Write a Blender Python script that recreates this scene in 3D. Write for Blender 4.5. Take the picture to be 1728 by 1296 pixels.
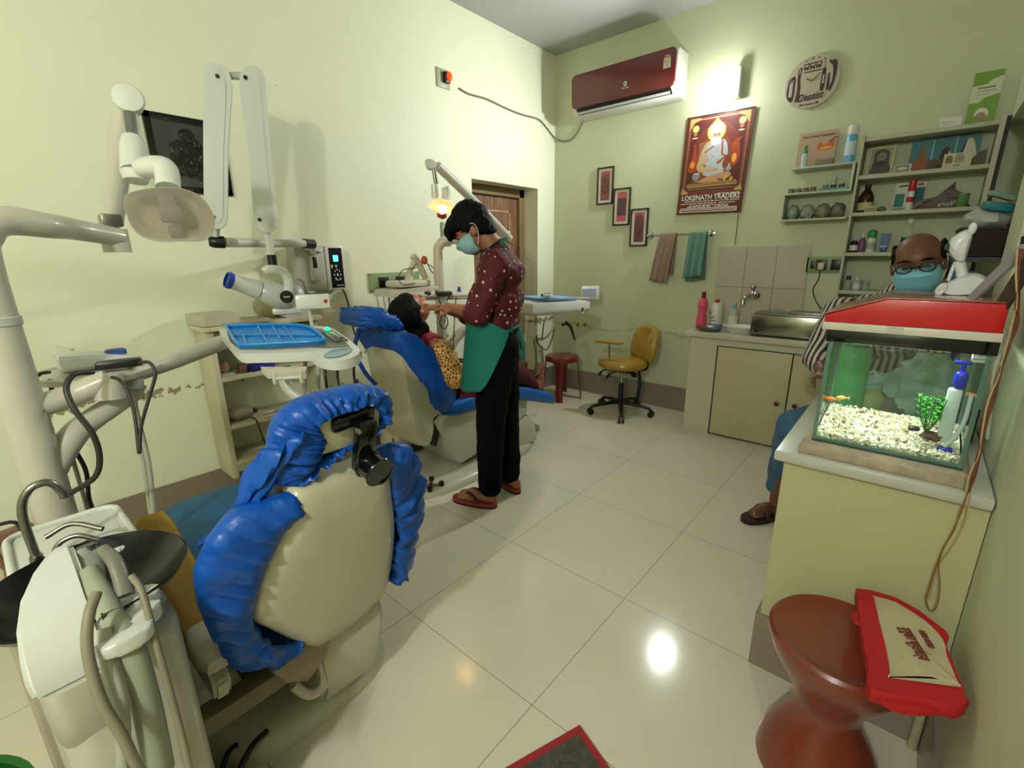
import bpy, bmesh, math, random
from math import pi, sin, cos, radians as R
from mathutils import Vector as V, Matrix, noise, Euler
for o in list(bpy.data.objects): bpy.data.objects.remove(o)
S = bpy.context.scene; COL = S.collection
random.seed(7)
# ---------------------------------------------------------------- camera
H = 1.336; FPX = 785.88; YAW, PITCH, ROLL = 0.711742, 0.270679, -0.01206
_h = V((-sin(YAW), cos(YAW), 0)); _u = V((0, 0, 1)); _r = _h.cross(_u)
FW = _h*cos(PITCH) - _u*sin(PITCH); _up = _h*sin(PITCH) + _u*cos(PITCH)
RT = _r*cos(ROLL) + _up*sin(ROLL); UP = -_r*sin(ROLL) + _up*cos(ROLL)
CAM = V((0, 0, H))
cd = bpy.data.cameras.new('camera'); co = bpy.data.objects.new('camera', cd); COL.objects.link(co)
cd.sensor_width = 36; cd.lens = FPX/1728*36; cd.clip_start = .02
m = Matrix((RT, UP, -FW)).transposed().to_4x4(); m.translation = CAM; co.matrix_world = m
S.camera = co
# ---------------------------------------------------------------- view, world
S.view_settings.view_transform = 'Standard'; S.view_settings.look = 'None'
S.view_settings.gamma = 1; S.view_settings.use_curve_mapping = False
S.view_settings.exposure = .5
w = bpy.data.worlds.new('world'); S.world = w; w.use_nodes = True
w.node_tree.nodes['Background'].inputs[0].default_value = (1, 1, .95, 1)
w.node_tree.nodes['Background'].inputs[1].default_value = .4
BULB_B = V((-1.235, 3.80, 2.45)); BULB_C = V((.10, -1.3, 2.30))
P_BULB_B, P_BULB_C = 6, 76
def lamp(name, loc, power, r, col):
    l = bpy.data.lights.new(name, 'POINT'); l.energy = power; l.shadow_soft_size = r; l.color = col
    o = bpy.data.objects.new(name, l); COL.objects.link(o); o.location = loc; return o
def spot(name, loc, to, power, ang, col, r=.02):
    l = bpy.data.lights.new(name, 'SPOT'); l.energy = power; l.spot_size = R(ang); l.spot_blend = .5; l.color = col; l.shadow_soft_size = r
    o = bpy.data.objects.new(name, l); COL.objects.link(o); o.location = loc
    o.rotation_euler = (V(to)-V(loc)).to_track_quat('-Z', 'Y').to_euler(); return o
lamp('wall_bulb_light', BULB_B + V((-.065, -.115, -.055)), P_BULB_B, .035, (.95, 1, .98))
bs0 = BULB_B + V((-.075, -.125, -.06)); spot('wall_bulb_throw', bs0, bs0 + V((-.66, -.74, -.25)), 84, 158, (.95, 1, .98), .04).data.spot_blend = 1
lamp('side_bulb_light', BULB_C + V((-.07, 0, -.03)), P_BULB_C, .06, (.99, 1, .97))
# ---------------------------------------------------------------- pixel -> place helpers (authoring coordinates)
def ray(px, py): return FW + RT*((px-864)/FPX) - UP*((py-648)/FPX)
def at(px, py, x=None, y=None, z=None, d=None):
    r = ray(px, py)
    if x is not None: t = (x-CAM.x)/r.x
    elif y is not None: t = (y-CAM.y)/r.y
    elif z is not None: t = (z-CAM.z)/r.z
    else: t = d
    return CAM + r*t
def bb(px, py, p0, off=0.0):
    """point of the pixel's ray on the upright plane through p0 that faces the camera; off metres nearer"""
    n = V((p0[0], p0[1], 0)); L = n.length; n /= L
    r = ray(px, py); return CAM + r*((L-off)/(r.x*n.x+r.y*n.y))
# ---------------------------------------------------------------- materials
def lin(c):
    out = []
    for v in c[:3]:
        v /= 255.
        out.append(v/12.92 if v <= .04045 else ((v+.055)/1.055)**2.4)
    return (*out, 1)
MATS = {}
def mat(name, c, rough=.5, metal=0, var=.06, scale=9, bump=0, bscale=60, emit=0, alpha=1, trans=0, coat=0, ior=1.45, sheen=0):
    if name in MATS: return MATS[name]
    m = bpy.data.materials.new(name); m.use_nodes = True; nt = m.node_tree; N = nt.nodes; L = nt.links
    b = N['Principled BSDF']; b.inputs['Roughness'].default_value = rough; b.inputs['Metallic'].default_value = metal
    b.inputs['IOR'].default_value = ior
    if coat: b.inputs['Coat Weight'].default_value = coat; b.inputs['Coat Roughness'].default_value = .08
    if name in ('black_hair', 'black_trousers', 'thin_black_hair'): b.inputs['Specular IOR Level'].default_value = .15
    if sheen: b.inputs['Sheen Weight'].default_value = sheen
    if trans: b.inputs['Transmission Weight'].default_value = trans
    if alpha < 1: b.inputs['Alpha'].default_value = alpha
    tc = N.new('ShaderNodeTexCoord'); nz = N.new('ShaderNodeTexNoise'); nz.inputs['Scale'].default_value = scale; nz.inputs['Detail'].default_value = 4
    L.new(tc.outputs['Object'], nz.inputs['Vector'])
    mx = N.new('ShaderNodeMix'); mx.data_type = 'RGBA'; a = lin(c)
    mx.inputs[6].default_value = tuple(max(0, x*(1-var*1.6)) for x in a[:3])+(1,)
    mx.inputs[7].default_value = tuple(min(1, x*(1+var*1.2)) for x in a[:3])+(1,)
    L.new(nz.outputs['Fac'], mx.inputs[0]); L.new(mx.outputs[2], b.inputs['Base Color'])
    if emit:
        b.inputs['Emission Color'].default_value = a; b.inputs['Emission Strength'].default_value = emit
    if bump:
        n2 = N.new('ShaderNodeTexNoise'); n2.inputs['Scale'].default_value = bscale; n2.inputs['Detail'].default_value = 3
        L.new(tc.outputs['Object'], n2.inputs['Vector'])
        bp = N.new('ShaderNodeBump'); bp.inputs['Strength'].default_value = bump; bp.inputs['Distance'].default_value = .01
        L.new(n2.outputs['Fac'], bp.inputs['Height']); L.new(bp.outputs[0], b.inputs['Normal'])
    MATS[name] = m; m['b'] = 1; return m
WHITE = mat('white_enamel', (208, 208, 200), .3, coat=.3, var=.03)
OFFW = mat('aged_white_plastic', (190, 185, 170), .38, var=.06, coat=.2)
CREAM = mat('cream_shell', (186, 182, 162), .36, var=.05, coat=.25, scale=4)
GREYW = mat('grey_white_plastic', (182, 182, 174), .4)
BLACK = mat('black_plastic', (16, 16, 17), .35, var=.1)
GBLACK = mat('glossy_black', (9, 9, 10), .12, coat=.5, var=.1)
CHROME = mat('chrome', (190, 190, 188), .15, 1, var=.03)
STEEL = mat('brushed_steel', (150, 148, 142), .3, 1, var=.08)
BLUE = mat('blue_satin_cloth', (6, 78, 172), .40, var=.22, scale=16, bump=.45, bscale=28)
TEALC = mat('teal_blue_upholstery', (14, 92, 140), .6, var=.08)
OCHRE = mat('ochre_vinyl', (158, 124, 44), .34, var=.1, coat=.2)
RED = mat('red_plastic', (176, 26, 32), .35)
MAROON = mat('maroon_plastic', (108, 26, 24), .3, coat=.3)
SKIN = mat('brown_skin', (150, 98, 70), .5, var=.06)
SKIND = mat('dark_brown_skin', (112, 72, 52), .42, var=.08)
HAIR = mat('black_hair', (8, 6, 6), .6, var=.3, scale=60, bump=.4, bscale=160)
WOOD = mat('brown_wood', (120, 84, 58), .5, var=.12)
PAINTW = mat('off_white_painted_wood', (196, 190, 160), .5, var=.06, bump=.1, bscale=30)
SHELFW = mat('pale_green_white_paint', (186, 190, 168), .5, var=.05)
CABLE = mat('dark_grey_cable', (46, 42, 36), .5)
HOSE = mat('grey_white_hose', (168, 166, 150), .45)
PAPER = mat('white_paper', (214, 212, 202), .7)
GLASS = mat('clear_glass', (225, 240, 232), .02, trans=1, ior=1.45, var=0)
def thin_glass(name, c, fac):
    if name in MATS: return MATS[name]
    m = bpy.data.materials.new(name); m.use_nodes = True; N = m.node_tree.nodes; L = m.node_tree.links; N.remove(N['Principled BSDF'])
    t = N.new('ShaderNodeBsdfTransparent'); t.inputs[0].default_value = lin(c)
    g = N.new('ShaderNodeBsdfGlossy'); g.inputs['Roughness'].default_value = .03
    f = N.new('ShaderNodeFresnel'); f.inputs[0].default_value = 1.4
    mu = N.new('ShaderNodeMath'); mu.operation = 'MULTIPLY_ADD'; mu.inputs[1].default_value = .8; mu.inputs[2].default_value = fac
    nz = N.new('ShaderNodeTexNoise'); nz.inputs['Scale'].default_value = 6
    mx = N.new('ShaderNodeMixShader'); L.new(f.outputs[0], mu.inputs[0]); L.new(mu.outputs[0], mx.inputs[0]); L.new(t.outputs[0], mx.inputs[1]); L.new(g.outputs[0], mx.inputs[2])
    L.new(mx.outputs[0], N['Material Output'].inputs[0]); MATS[name] = m; return m
def clear(name, c, a=.35, rough=.1):   # translucent plastic
    return mat(name, c, rough, alpha=a, var=.02)
# ---------------------------------------------------------------- mesh helpers
def B(): return bmesh.new()
def _xf(vs, M):
    for v in vs: v.co = M @ v.co
def frame(axis, up=None):
    z = V(axis).normalized(); u = V(up) if up is not None else (V((0, 0, 1)) if abs(z.z) < .95 else V((0, 1, 0)))
    x = u.cross(z).normalized(); y = z.cross(x); return Matrix((x, y, z)).transposed()
def box(bm, c, s, rot=(0, 0, 0), bev=0, seg=2):
    r = bmesh.ops.create_cube(bm, size=1); vs = r['verts']
    for v in vs: v.co = V((v.co.x*s[0], v.co.y*s[1], v.co.z*s[2]))
    if bev:
        es = list({e for v in vs for e in v.link_edges})
        q = bmesh.ops.bevel(bm, geom=es, offset=bev, segments=seg, affect='EDGES', profile=.5); vs = list({v for f in q['faces'] for v in f.verts} | {v for v in vs if v.is_valid})
    M = Matrix.Translation(c) @ (rot if isinstance(rot, Matrix) else Euler(rot).to_matrix()).to_4x4()
    _xf(vs, M); return bm
def b2(bm, lo, hi, bev=0, seg=2):
    c = [(a+b)/2 for a, b in zip(lo, hi)]; return box(bm, c, [abs(b-a) for a, b in zip(lo, hi)], bev=bev, seg=seg)
def cyl(bm, p0, p1, r0, r1=None, n=20, cap=True):
    r1 = r0 if r1 is None else r1; p0 = V(p0); p1 = V(p1); d = p1-p0
    r = bmesh.ops.create_cone(bm, cap_ends=cap, segments=n, radius1=r0, radius2=r1, depth=d.length)
    _xf(r['verts'], Matrix.Translation((p0+p1)/2) @ frame(d).to_4x4()); return bm
def ball(bm, c, r, rot=None, u=20, v=12):
    if not hasattr(r, '__len__'): r = (r, r, r)
    q = bmesh.ops.create_uvsphere(bm, u_segments=u, v_segments=v, radius=1)
    M = Matrix.Translation(c) @ ((rot.to_4x4() if rot is not None else Matrix.Identity(4))) @ Matrix.Diagonal((*r, 1))
    _xf(q['verts'], M); return bm
def rings(bm, rs, cap=True, close=True):
    """loft through lists of points"""
    vs = [[bm.verts.new(p) for p in r] for r in rs]; n = len(rs[0])
    for a, b in zip(vs, vs[1:]):
        for i in range(n if close else n-1):
            j = (i+1) % n
            try: bm.faces.new((a[i], a[j], b[j], b[i]))
            except ValueError: pass
    if cap and close:
        for q in (vs[0][::-1], vs[-1]):
            try: bm.faces.new(q)
            except ValueError: pass
    return bm
def spline(pts, k=6):
    pts = [V(p) for p in pts]
    if len(pts) < 3: return pts
    P = [pts[0]*2-pts[1]] + pts + [pts[-1]*2-pts[-2]]; out = []
    for i in range(1, len(P)-2):
        for j in range(k):
            t = j/k; a, b, c, d = P[i-1:i+3]
            out.append(.5*((2*b)+(c-a)*t+(2*a-5*b+4*c-d)*t*t+(3*b-a-3*c+d)*t**3))
    out.append(pts[-1]); return out
def tube(bm, pts, r, n=10, smooth=6, taper=None, flat=1.0, up=None, cap=True):
    """sweep a round (or flattened) section along points; r number or list per control point"""
    n = max(n, 12); P = spline(pts, smooth) if smooth > 1 and len(pts) > 2 else [V(p) for p in pts]
    m_ = len(P); rl = r if hasattr(r, '__len__') else [r]*len(pts)
    rs = []; T0 = (P[1]-P[0]).normalized(); F = frame(T0, up)
    X = F.col[0].copy(); Y = F.col[1].copy()
    for i, p in enumerate(P):
        t = ((P[min(i+1, m_-1)]-P[max(i-1, 0)])).normalized()
        X = (X - t*X.dot(t)).normalized(); Y = t.cross(X)
        f = i/(m_-1)*(len(rl)-1); a = int(min(f, len(rl)-2)) if len(rl) > 1 else 0
        rr = rl[a]+(rl[a+1]-rl[a])*(f-a) if len(rl) > 1 else rl[0]
        rs.append([p + X*cos(2*pi*k/n)*rr + Y*sin(2*pi*k/n)*rr*flat for k in range(n)])
    return rings(bm, rs, cap)
def lathe(bm, prof, c=(0, 0, 0), axis=(0, 0, 1), n=32, cap=True):
    F = frame(axis); c = V(c)
    return rings(bm, [[c + F @ V((r*cos(2*pi*k/n), r*sin(2*pi*k/n), z)) for k in range(n)] for r, z in prof], cap)
def prism(bm, poly, o, U, W, N, th, bev=0):
    """polygon (u,v) extruded along N by th"""
    o, U, W, N = V(o), V(U), V(W), V(N); v0 = [bm.verts.new(o+U*a+W*b) for a, b in poly]; v1 = [bm.verts.new(o+U*a+W*b+N*th) for a, b in poly]
    fs = [bm.faces.new(v0[::-1]), bm.faces.new(v1)]; n = len(poly)
    for i in range(n): fs.append(bm.faces.new((v0[i], v0[(i+1) % n], v1[(i+1) % n], v1[i])))
    if bev:
        es = [e for e in fs[1].edges] + [e for e in fs[0].edges]
        bmesh.ops.bevel(bm, geom=list(set(es)), offset=bev, segments=3, affect='EDGES', profile=.5)
    return bm
def rrect(w, h, r, n=6):
    out = []
    for cx, cy, a0 in ((w/2-r, h/2-r, 0), (-w/2+r, h/2-r, 90), (-w/2+r, -h/2+r, 180), (w/2-r, -h/2+r, 270)):
        for k in range(n+1):
            a = R(a0+90*k/n); out.append((cx+r*cos(a), cy+r*sin(a)))
    return out
def circ(r, n=24, rx=None): return [(r*cos(2*pi*k/n), (rx or r)*sin(2*pi*k/n)) for k in range(n)]
INV = {}
def thing(name, label, cat, loc=(0, 0, 0), rz=0, group=None, local=False):
    o = bpy.data.objects.new(name, None); COL.objects.link(o); o.location = loc; o.rotation_euler = (0, 0, rz); o.empty_display_size = .05
    o['label'] = label; o['category'] = cat
    if group: o['group'] = group
    M = Matrix.Translation(loc) @ Matrix.Rotation(rz, 4, 'Z')
    INV[o.name] = None if local else M.inverted(); return o
def obj(name, bm, mt, parent=None, smooth=True, mods=None, label=None, ang=40):
    bmesh.ops.recalc_face_normals(bm, faces=bm.faces)
    me = bpy.data.meshes.new(name)
    if parent is not None:
        M = INV.get(parent.name)
        if M is not None: bmesh.ops.transform(bm, matrix=M, verts=bm.verts)
    if smooth:
        for f in bm.faces: f.smooth = True
        for e in bm.edges:
            if len(e.link_faces) == 2 and e.calc_face_angle(0) > R(ang): e.smooth = False
    bm.to_mesh(me); bm.free()
    o = bpy.data.objects.new(name, me); COL.objects.link(o)
    for q in (mt if isinstance(mt, (list, tuple)) else [mt]): me.materials.append(q)
    if parent is not None:
        o.parent = parent
        if parent.name in INV: INV[o.name] = INV[parent.name]
    if label: o['label'] = label
    return o
def solo(name, bm, mt, label, cat, group=None, **k):
    """a thing that is one mesh: origin moved to its base"""
    lo = V((min(v.co.x for v in bm.verts), min(v.co.y for v in bm.verts), min(v.co.z for v in bm.verts))); hi = V((max(v.co.x for v in bm.verts), max(v.co.y for v in bm.verts), 0))
    c = V(((lo.x+hi.x)/2, (lo.y+hi.y)/2, lo.z)); bmesh.ops.translate(bm, vec=-c, verts=bm.verts)
    o = obj(name, bm, mt, **k); o.location = c; o['label'] = label; o['category'] = cat
    INV[o.name] = Matrix.Translation(c).inverted()
    if group: o['group'] = group
    return o
def struct(name, bm, mt, smooth=False, parent=None):
    o = obj(name, bm, mt, parent, smooth=smooth)
    if parent is None: o['kind'] = 'structure'
    return o
def kids(o): return [c for c in bpy.data.objects if c.parent == o]
def dup(o, loc=None, rz=None, label=None, parent=None):
    c = o.copy(); COL.objects.link(c); c.parent = parent
    for ch in kids(o): dup(ch, parent=c)
    if loc is not None: c.location = loc
    if rz is not None: c.rotation_euler = (0, 0, rz)
    if label: c['label'] = label
    return c
def bake(o, voxel=.008, smooth=4, disp=None, dec=None):
    """voxel-union overlapping solids of o's mesh into one continuous surface"""
    r = o.modifiers.new('r', 'REMESH'); r.mode = 'VOXEL'; r.voxel_size = voxel; r.use_smooth_shade = True
    s = o.modifiers.new('s', 'SMOOTH'); s.iterations = smooth; s.factor = .6
    bpy.context.view_layer.update(); dg = bpy.context.evaluated_depsgraph_get()
    me = bpy.data.meshes.new_from_object(o.evaluated_get(dg)); me.name = o.name
    ms = [x for x in o.data.materials]; o.modifiers.clear(); o.data = me
    me.materials.clear()
    for q in ms: me.materials.append(q)
    if disp:
        me.update(); ns = [v.normal.copy() for v in me.vertices]
        for v, n in zip(me.vertices, ns): v.co += n*disp(v.co)
    for p in me.polygons: p.use_smooth = True
    return o
def capsule(bm, p0, p1, r0, r1, n=18, flat=1, up=None):
    """closed tapered limb segment with round ends"""
    p0, p1 = V(p0), V(p1); d = p1-p0; L = d.length; F = frame(d, up); rs = []
    for a in (-85, -60, -35, -10): rs.append((r0*cos(R(a)), r0*sin(R(a))))
    for a in (10, 35, 60, 85): rs.append((r1*cos(R(a)), L+r1*sin(R(a))))
    return rings(bm, [[p0+F @ V((r*cos(2*pi*k/n), r*sin(2*pi*k/n)*flat, z)) for k in range(n)] for r, z in rs])
def chain(bm, pts, rad, flat=1, up=None):
    for i in range(len(pts)-1): capsule(bm, pts[i], pts[i+1], rad[i], rad[i+1], flat=flat, up=up)
    return bm
def art(name, o, U, W, items, parent=None, N=None, step=.0006):
    """flat printed picture: layered polygons with their own colours in one mesh. items: (colour, [(u,v)...]) in units of U,W"""
    o, U, W = V(o), V(U), V(W); N = V(N) if N is not None else U.cross(W).normalized(); bm = B(); ms = []
    for k, (c, poly) in enumerate(items):
        key = 'print_%d_%d_%d' % tuple(c); mt = mat(key, c, .6, var=.03)
        if mt not in ms: ms.append(mt)
        f = bm.faces.new([bm.verts.new(o+U*a+W*b+N*step*(k+1)) for a, b in poly]); f.material_index = ms.index(mt)
    me_faces = None
    if parent is not None and INV.get(parent.name) is not None: bmesh.ops.transform(bm, matrix=INV[parent.name], verts=bm.verts)
    me = bpy.data.meshes.new(name); bm.to_mesh(me); bm.free(); ob = bpy.data.objects.new(name, me); COL.objects.link(ob)
    for q in ms: me.materials.append(q)
    if parent is not None: ob.parent = parent
    return ob
def text(name, s, o, U, W, size, mt, parent=None, align='CENTER', ext=.0006, width=None, bold=0, shear=0):
    """lettering at o along U, up W"""
    cu = bpy.data.curves.new('t', 'FONT'); cu.body = s; cu.size = size; cu.align_x = align; cu.align_y = 'CENTER'; cu.extrude = ext; cu.offset = bold; cu.shear = shear
    cu.resolution_u = 2
    t = bpy.data.objects.new('t', cu); COL.objects.link(t); bpy.context.view_layer.update()
    me = bpy.data.meshes.new_from_object(t.evaluated_get(bpy.context.evaluated_depsgraph_get())); bpy.data.objects.remove(t)
    U = V(U).normalized(); W = V(W).normalized(); N = U.cross(W).normalized(); W = N.cross(U)
    xs = [v.co.x for v in me.vertices]; sc = 1
    if width and xs and max(xs) > min(xs): sc = width/(max(xs)-min(xs))
    M = Matrix((U*sc, W, N)).transposed().to_4x4(); M.translation = V(o)
    if parent is not None and INV.get(parent.name) is not None: M = INV[parent.name] @ M
    me.transform(M); me.name = name; me.materials.clear(); me.materials.append(mt)
    ob = bpy.data.objects.new(name, me); COL.objects.link(ob)
    if parent is not None: ob.parent = parent
    return ob
def ellp(cx, cy, rx, ry, n=20): return [(cx+rx*cos(2*pi*k/n), cy+ry*sin(2*pi*k/n)) for k in range(n)]
def rect(a, b, c, d): return [(a, b), (c, b), (c, d), (a, d)]
def bez(pts, k=5):
    q = spline([(a, b, 0) for a, b in pts]+[(pts[0][0], pts[0][1], 0)], k); return [(p.x, p.y) for p in q[:-1]]
# ================================================================ the room
XA, YB, XC, ZC, YF = -2.80, 3.90, .22, 3.04, -1.9
def wall_mat(name, c, band=None, c2=(150, 138, 112), dirt=.05):
    m = mat(name, c, .55, var=.035, scale=1.3, bump=.06, bscale=22); nt = m.node_tree; N = nt.nodes; L = nt.links
    if band:
        z0, h = band; b = N['Principled BSDF']; src = b.inputs['Base Color'].links[0].from_socket
        g = N.new('ShaderNodeNewGeometry'); sp = N.new('ShaderNodeSeparateXYZ'); L.new(g.outputs['Position'], sp.inputs[0])
        n1 = N.new('ShaderNodeTexNoise'); n1.inputs['Scale'].default_value = 2.2; L.new(g.outputs['Position'], n1.inputs['Vector'])
        a = N.new('ShaderNodeMath'); a.operation = 'MULTIPLY_ADD'; L.new(n1.outputs['Fac'], a.inputs[0]); a.inputs[1].default_value = -.12; L.new(sp.outputs['Z'], a.inputs[2])
        s = N.new('ShaderNodeMath'); s.operation = 'SUBTRACT'; L.new(a.outputs[0], s.inputs[0]); s.inputs[1].default_value = z0-.06
        ab = N.new('ShaderNodeMath'); ab.operation = 'ABSOLUTE'; L.new(s.outputs[0], ab.inputs[0])
        n2 = N.new('ShaderNodeTexNoise'); n2.inputs['Scale'].default_value = 34; n2.inputs['Detail'].default_value = 6; L.new(g.outputs['Position'], n2.inputs['Vector'])
        n3 = N.new('ShaderNodeTexNoise'); n3.inputs['Scale'].default_value = 3.1; L.new(g.outputs['Position'], n3.inputs['Vector'])
        mr = N.new('ShaderNodeMapRange'); L.new(ab.outputs[0], mr.inputs[0]); mr.inputs[1].default_value = 0; mr.inputs[2].default_value = h; mr.inputs[3].default_value = .16; mr.inputs[4].default_value = -.25
        ad = N.new('ShaderNodeMath'); L.new(mr.outputs[0], ad.inputs[0]); L.new(n2.outputs['Fac'], ad.inputs[1])
        ad2 = N.new('ShaderNodeMath'); ad2.operation = 'MULTIPLY_ADD'; L.new(n3.outputs['Fac'], ad2.inputs[0]); ad2.inputs[1].default_value = .5; L.new(ad.outputs[0], ad2.inputs[2])
        r = N.new('ShaderNodeMapRange'); L.new(ad2.outputs[0], r.inputs[0]); r.inputs[1].default_value = .80; r.inputs[2].default_value = .85
        mx = N.new('ShaderNodeMix'); mx.data_type = 'RGBA'; L.new(r.outputs[0], mx.inputs[0]); L.new(src, mx.inputs[6]); mx.inputs[7].default_value = lin(c2)
        L.new(mx.outputs[2], b.inputs['Base Color'])
        bp = N.new('ShaderNodeBump'); bp.inputs['Strength'].default_value = .6; bp.inputs['Distance'].default_value = .006; bp.invert = True
        L.new(r.outputs[0], bp.inputs['Height']); old = b.inputs['Normal'].links[0].from_socket; L.new(old, bp.inputs['Normal']); L.new(bp.outputs[0], b.inputs['Normal'])
    return m
WALLA = wall_mat('pale_yellow_wall_paint_peeling', (228, 228, 202), (.70, .055))
WALLB = wall_mat('pale_yellow_wall_paint_dimmed', (190, 193, 160), (.66, .03), c2=(176, 172, 136))  # same paint as the left wall, its weaker light put into the colour
WALLC = wall_mat('pale_green_yellow_wall_paint', (206, 208, 178))
CEIL = mat('ceiling_white', (176, 178, 172), .8, var=.03, scale=2)
BASE = mat('taupe_skirting_tile', (136, 122, 106), .25, var=.05, scale=3)
# floor: polished 0.6 m tiles with thin joints
fm = mat('polished_beige_floor_tile', (212, 205, 184), .13, var=.05, scale=2.2)
def grout(m, ox, oy, s, wd, dark):
    N = m.node_tree.nodes; L = m.node_tree.links; b = N['Principled BSDF']; src = b.inputs['Base Color'].links[0].from_socket
    g = N.new('ShaderNodeNewGeometry'); sp = N.new('ShaderNodeSeparateXYZ'); L.new(g.outputs['Position'], sp.inputs[0]); res = []
    for ax, o in (('X', ox), ('Y', oy)):
        a = N.new('ShaderNodeMath'); a.operation = 'SUBTRACT'; L.new(sp.outputs[ax], a.inputs[0]); a.inputs[1].default_value = o-s*40
        d = N.new('ShaderNodeMath'); d.operation = 'DIVIDE'; L.new(a.outputs[0], d.inputs[0]); d.inputs[1].default_value = s
        p = N.new('ShaderNodeMath'); p.operation = 'PINGPONG'; L.new(d.outputs[0], p.inputs[0]); p.inputs[1].default_value = .5
        l = N.new('ShaderNodeMath'); l.operation = 'LESS_THAN'; L.new(p.outputs[0], l.inputs[0]); l.inputs[1].default_value = wd/s/2; res.append(l)
    mx_ = N.new('ShaderNodeMath'); mx_.operation = 'MAXIMUM'; L.new(res[0].outputs[0], mx_.inputs[0]); L.new(res[1].outputs[0], mx_.inputs[1])
    mx = N.new('ShaderNodeMix'); mx.data_type = 'RGBA'; L.new(mx_.outputs[0], mx.inputs[0]); L.new(src, mx.inputs[6]); mx.inputs[7].default_value = lin(dark); L.new(mx.outputs[2], b.inputs['Base Color'])
grout(fm, -1.2915, .8777, .6, .0026, (142, 133, 112))
bm = B(); b2(bm, (-3.3, YF-.2, -.1), (.9, YB+.25, 0)); struct('floor', bm, fm)
bm = B(); b2(bm, (-3.3, YF-.2, ZC), (.9, YB+.25, ZC+.1)); struct('ceiling', bm, CEIL)
# left wall with the door recess
DY0, DY1, DZ = 2.79, 3.64, 1.915
bm = B(); b2(bm, (XA-.25, YF-.2, 0), (XA, DY0, ZC)); b2(bm, (XA-.25, DY1, 0), (XA, YB+.25, ZC)); b2(bm, (XA-.25, DY0, DZ), (XA, DY1, ZC)); struct('wall_left', bm, WALLA)
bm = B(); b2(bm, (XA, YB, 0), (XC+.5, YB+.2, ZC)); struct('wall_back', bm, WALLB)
# right wall: recess at the far end, upright pier, window opening
bm = B(); b2(bm, (XC, YF-.2, 0), (XC+.45, 1.45, ZC)); b2(bm, (XC, 1.45, 0), (XC+.45, 2.28, 1.22)); b2(bm, (XC, 1.45, 1.98), (XC+.45, YB, ZC)); b2(bm, (XC, 2.28, 0), (XC+.12, 2.60, 1.98))
b2(bm, (XC+.33, 2.28, 0), (XC+.45, YB, 1.98)); b2(bm, (XC, 2.60, 0), (XC+.45, YB, .80)); struct('wall_right', bm, WALLC)
bm = B(); b2(bm, (-3.05, YF-.2, 0), (.9, YF, ZC)); struct('wall_front', bm, WALLC)
# window behind the pier, hung with a dark floral cloth
wn = struct('window_1', b2(B(), (XC+.20, 1.45, 1.22), (XC+.24, 2.28, 1.98)), mat('dim_window_glass', (60, 66, 62), .1))
bm = B(); rs = []
for i in range(60):
    yy = 1.46+.81*i/59; xx = XC+.10+.018*sin(i*.9)+.008*sin(i*2.3)
    rs.append([(xx, yy, 1.235), (xx, yy, 1.55), (xx, yy, 1.97), (xx+.003, yy, 1.97), (xx+.003, yy, 1.55), (xx+.003, yy, 1.235)])
rings(bm, rs)
fl = mat('grey_floral_cloth', (70, 60, 58), .8, var=.1); N = fl.node_tree.nodes; L = fl.node_tree.links
vo = N.new('ShaderNodeTexVoronoi'); vo.inputs['Scale'].default_value = 26; cr = N.new('ShaderNodeValToRGB'); cr.color_ramp.elements[0].color = lin((150, 140, 134)); cr.color_ramp.elements[0].position = .25; cr.color_ramp.elements[1].color = lin((38, 30, 32)); cr.color_ramp.elements[1].position = .4
L.new(vo.outputs['Distance'], cr.inputs[0]); L.new(cr.outputs[0], N['Principled BSDF'].inputs['Base Color'])
solo('curtain', bm, fl, 'dark grey floral cloth hanging in the right wall opening at the picture edge', 'curtain')
# skirting
bm = B(); b2(bm, (XA, YF, 0), (XA+.012, DY0, .205)); struct('baseboard_left', bm, BASE)
bm = B(); b2(bm, (XA, DY1, 0), (XA+.012, YB, .205)); b2(bm, (XA-.2, DY1-.012, 0), (XA, DY1, .205)); struct('trim_1', bm, BASE)
bm = B(); b2(bm, (XA, YB-.012, 0), (-1.25, YB, .205)); struct('baseboard_back', bm, BASE)
bm = B(); b2(bm, (XC-.012, YF, 0), (XC, 1.465, .205)); struct('baseboard_right', bm, BASE)
# door in its recess
dw = mat('walnut_door', (112, 78, 54), .5, var=.18, scale=3); 
N = dw.node_tree.nodes; L = dw.node_tree.links; wv = N.new('ShaderNodeTexNoise'); wv.inputs['Scale'].default_value = 5; mp = N.new('ShaderNodeMapping'); mp.inputs['Scale'].default_value = (8, 8, .6); tc = N.new('ShaderNodeTexCoord'); L.new(tc.outputs['Object'], mp.inputs[0]); L.new(mp.outputs[0], wv.inputs['Vector'])
cr = N.new('ShaderNodeValToRGB'); cr.color_ramp.elements[0].position = .35; cr.color_ramp.elements[0].color = lin((92, 64, 44)); cr.color_ramp.elements[1].position = .65; cr.color_ramp.elements[1].color = lin((140, 100, 70)); L.new(wv.outputs['Fac'], cr.inputs[0]); L.new(cr.outputs[0], N['Principled BSDF'].inputs['Base Color'])
FRM = mat('olive_brown_frame', (126, 104, 66), .5, var=.15, scale=6)
bm = B(); x0 = XA-.20
d = struct('door_1', b2(bm, (x0-.03, DY0+.06, .01), (x0+.01, DY1-.075, DZ-.07)), dw)
bm = B()
for y in (DY0, DY1-.075): b2(bm, (x0-.05, y, 0), (x0+.045, y+.07, DZ), bev=.006)
b2(bm, (x0-.05, DY0, DZ-.075), (x0+.045, DY1, DZ), bev=.006); struct('door_frame', bm, FRM, parent=d)
bm = B(); yy0, yy1 = DY0+.17, DY1-.19
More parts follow.
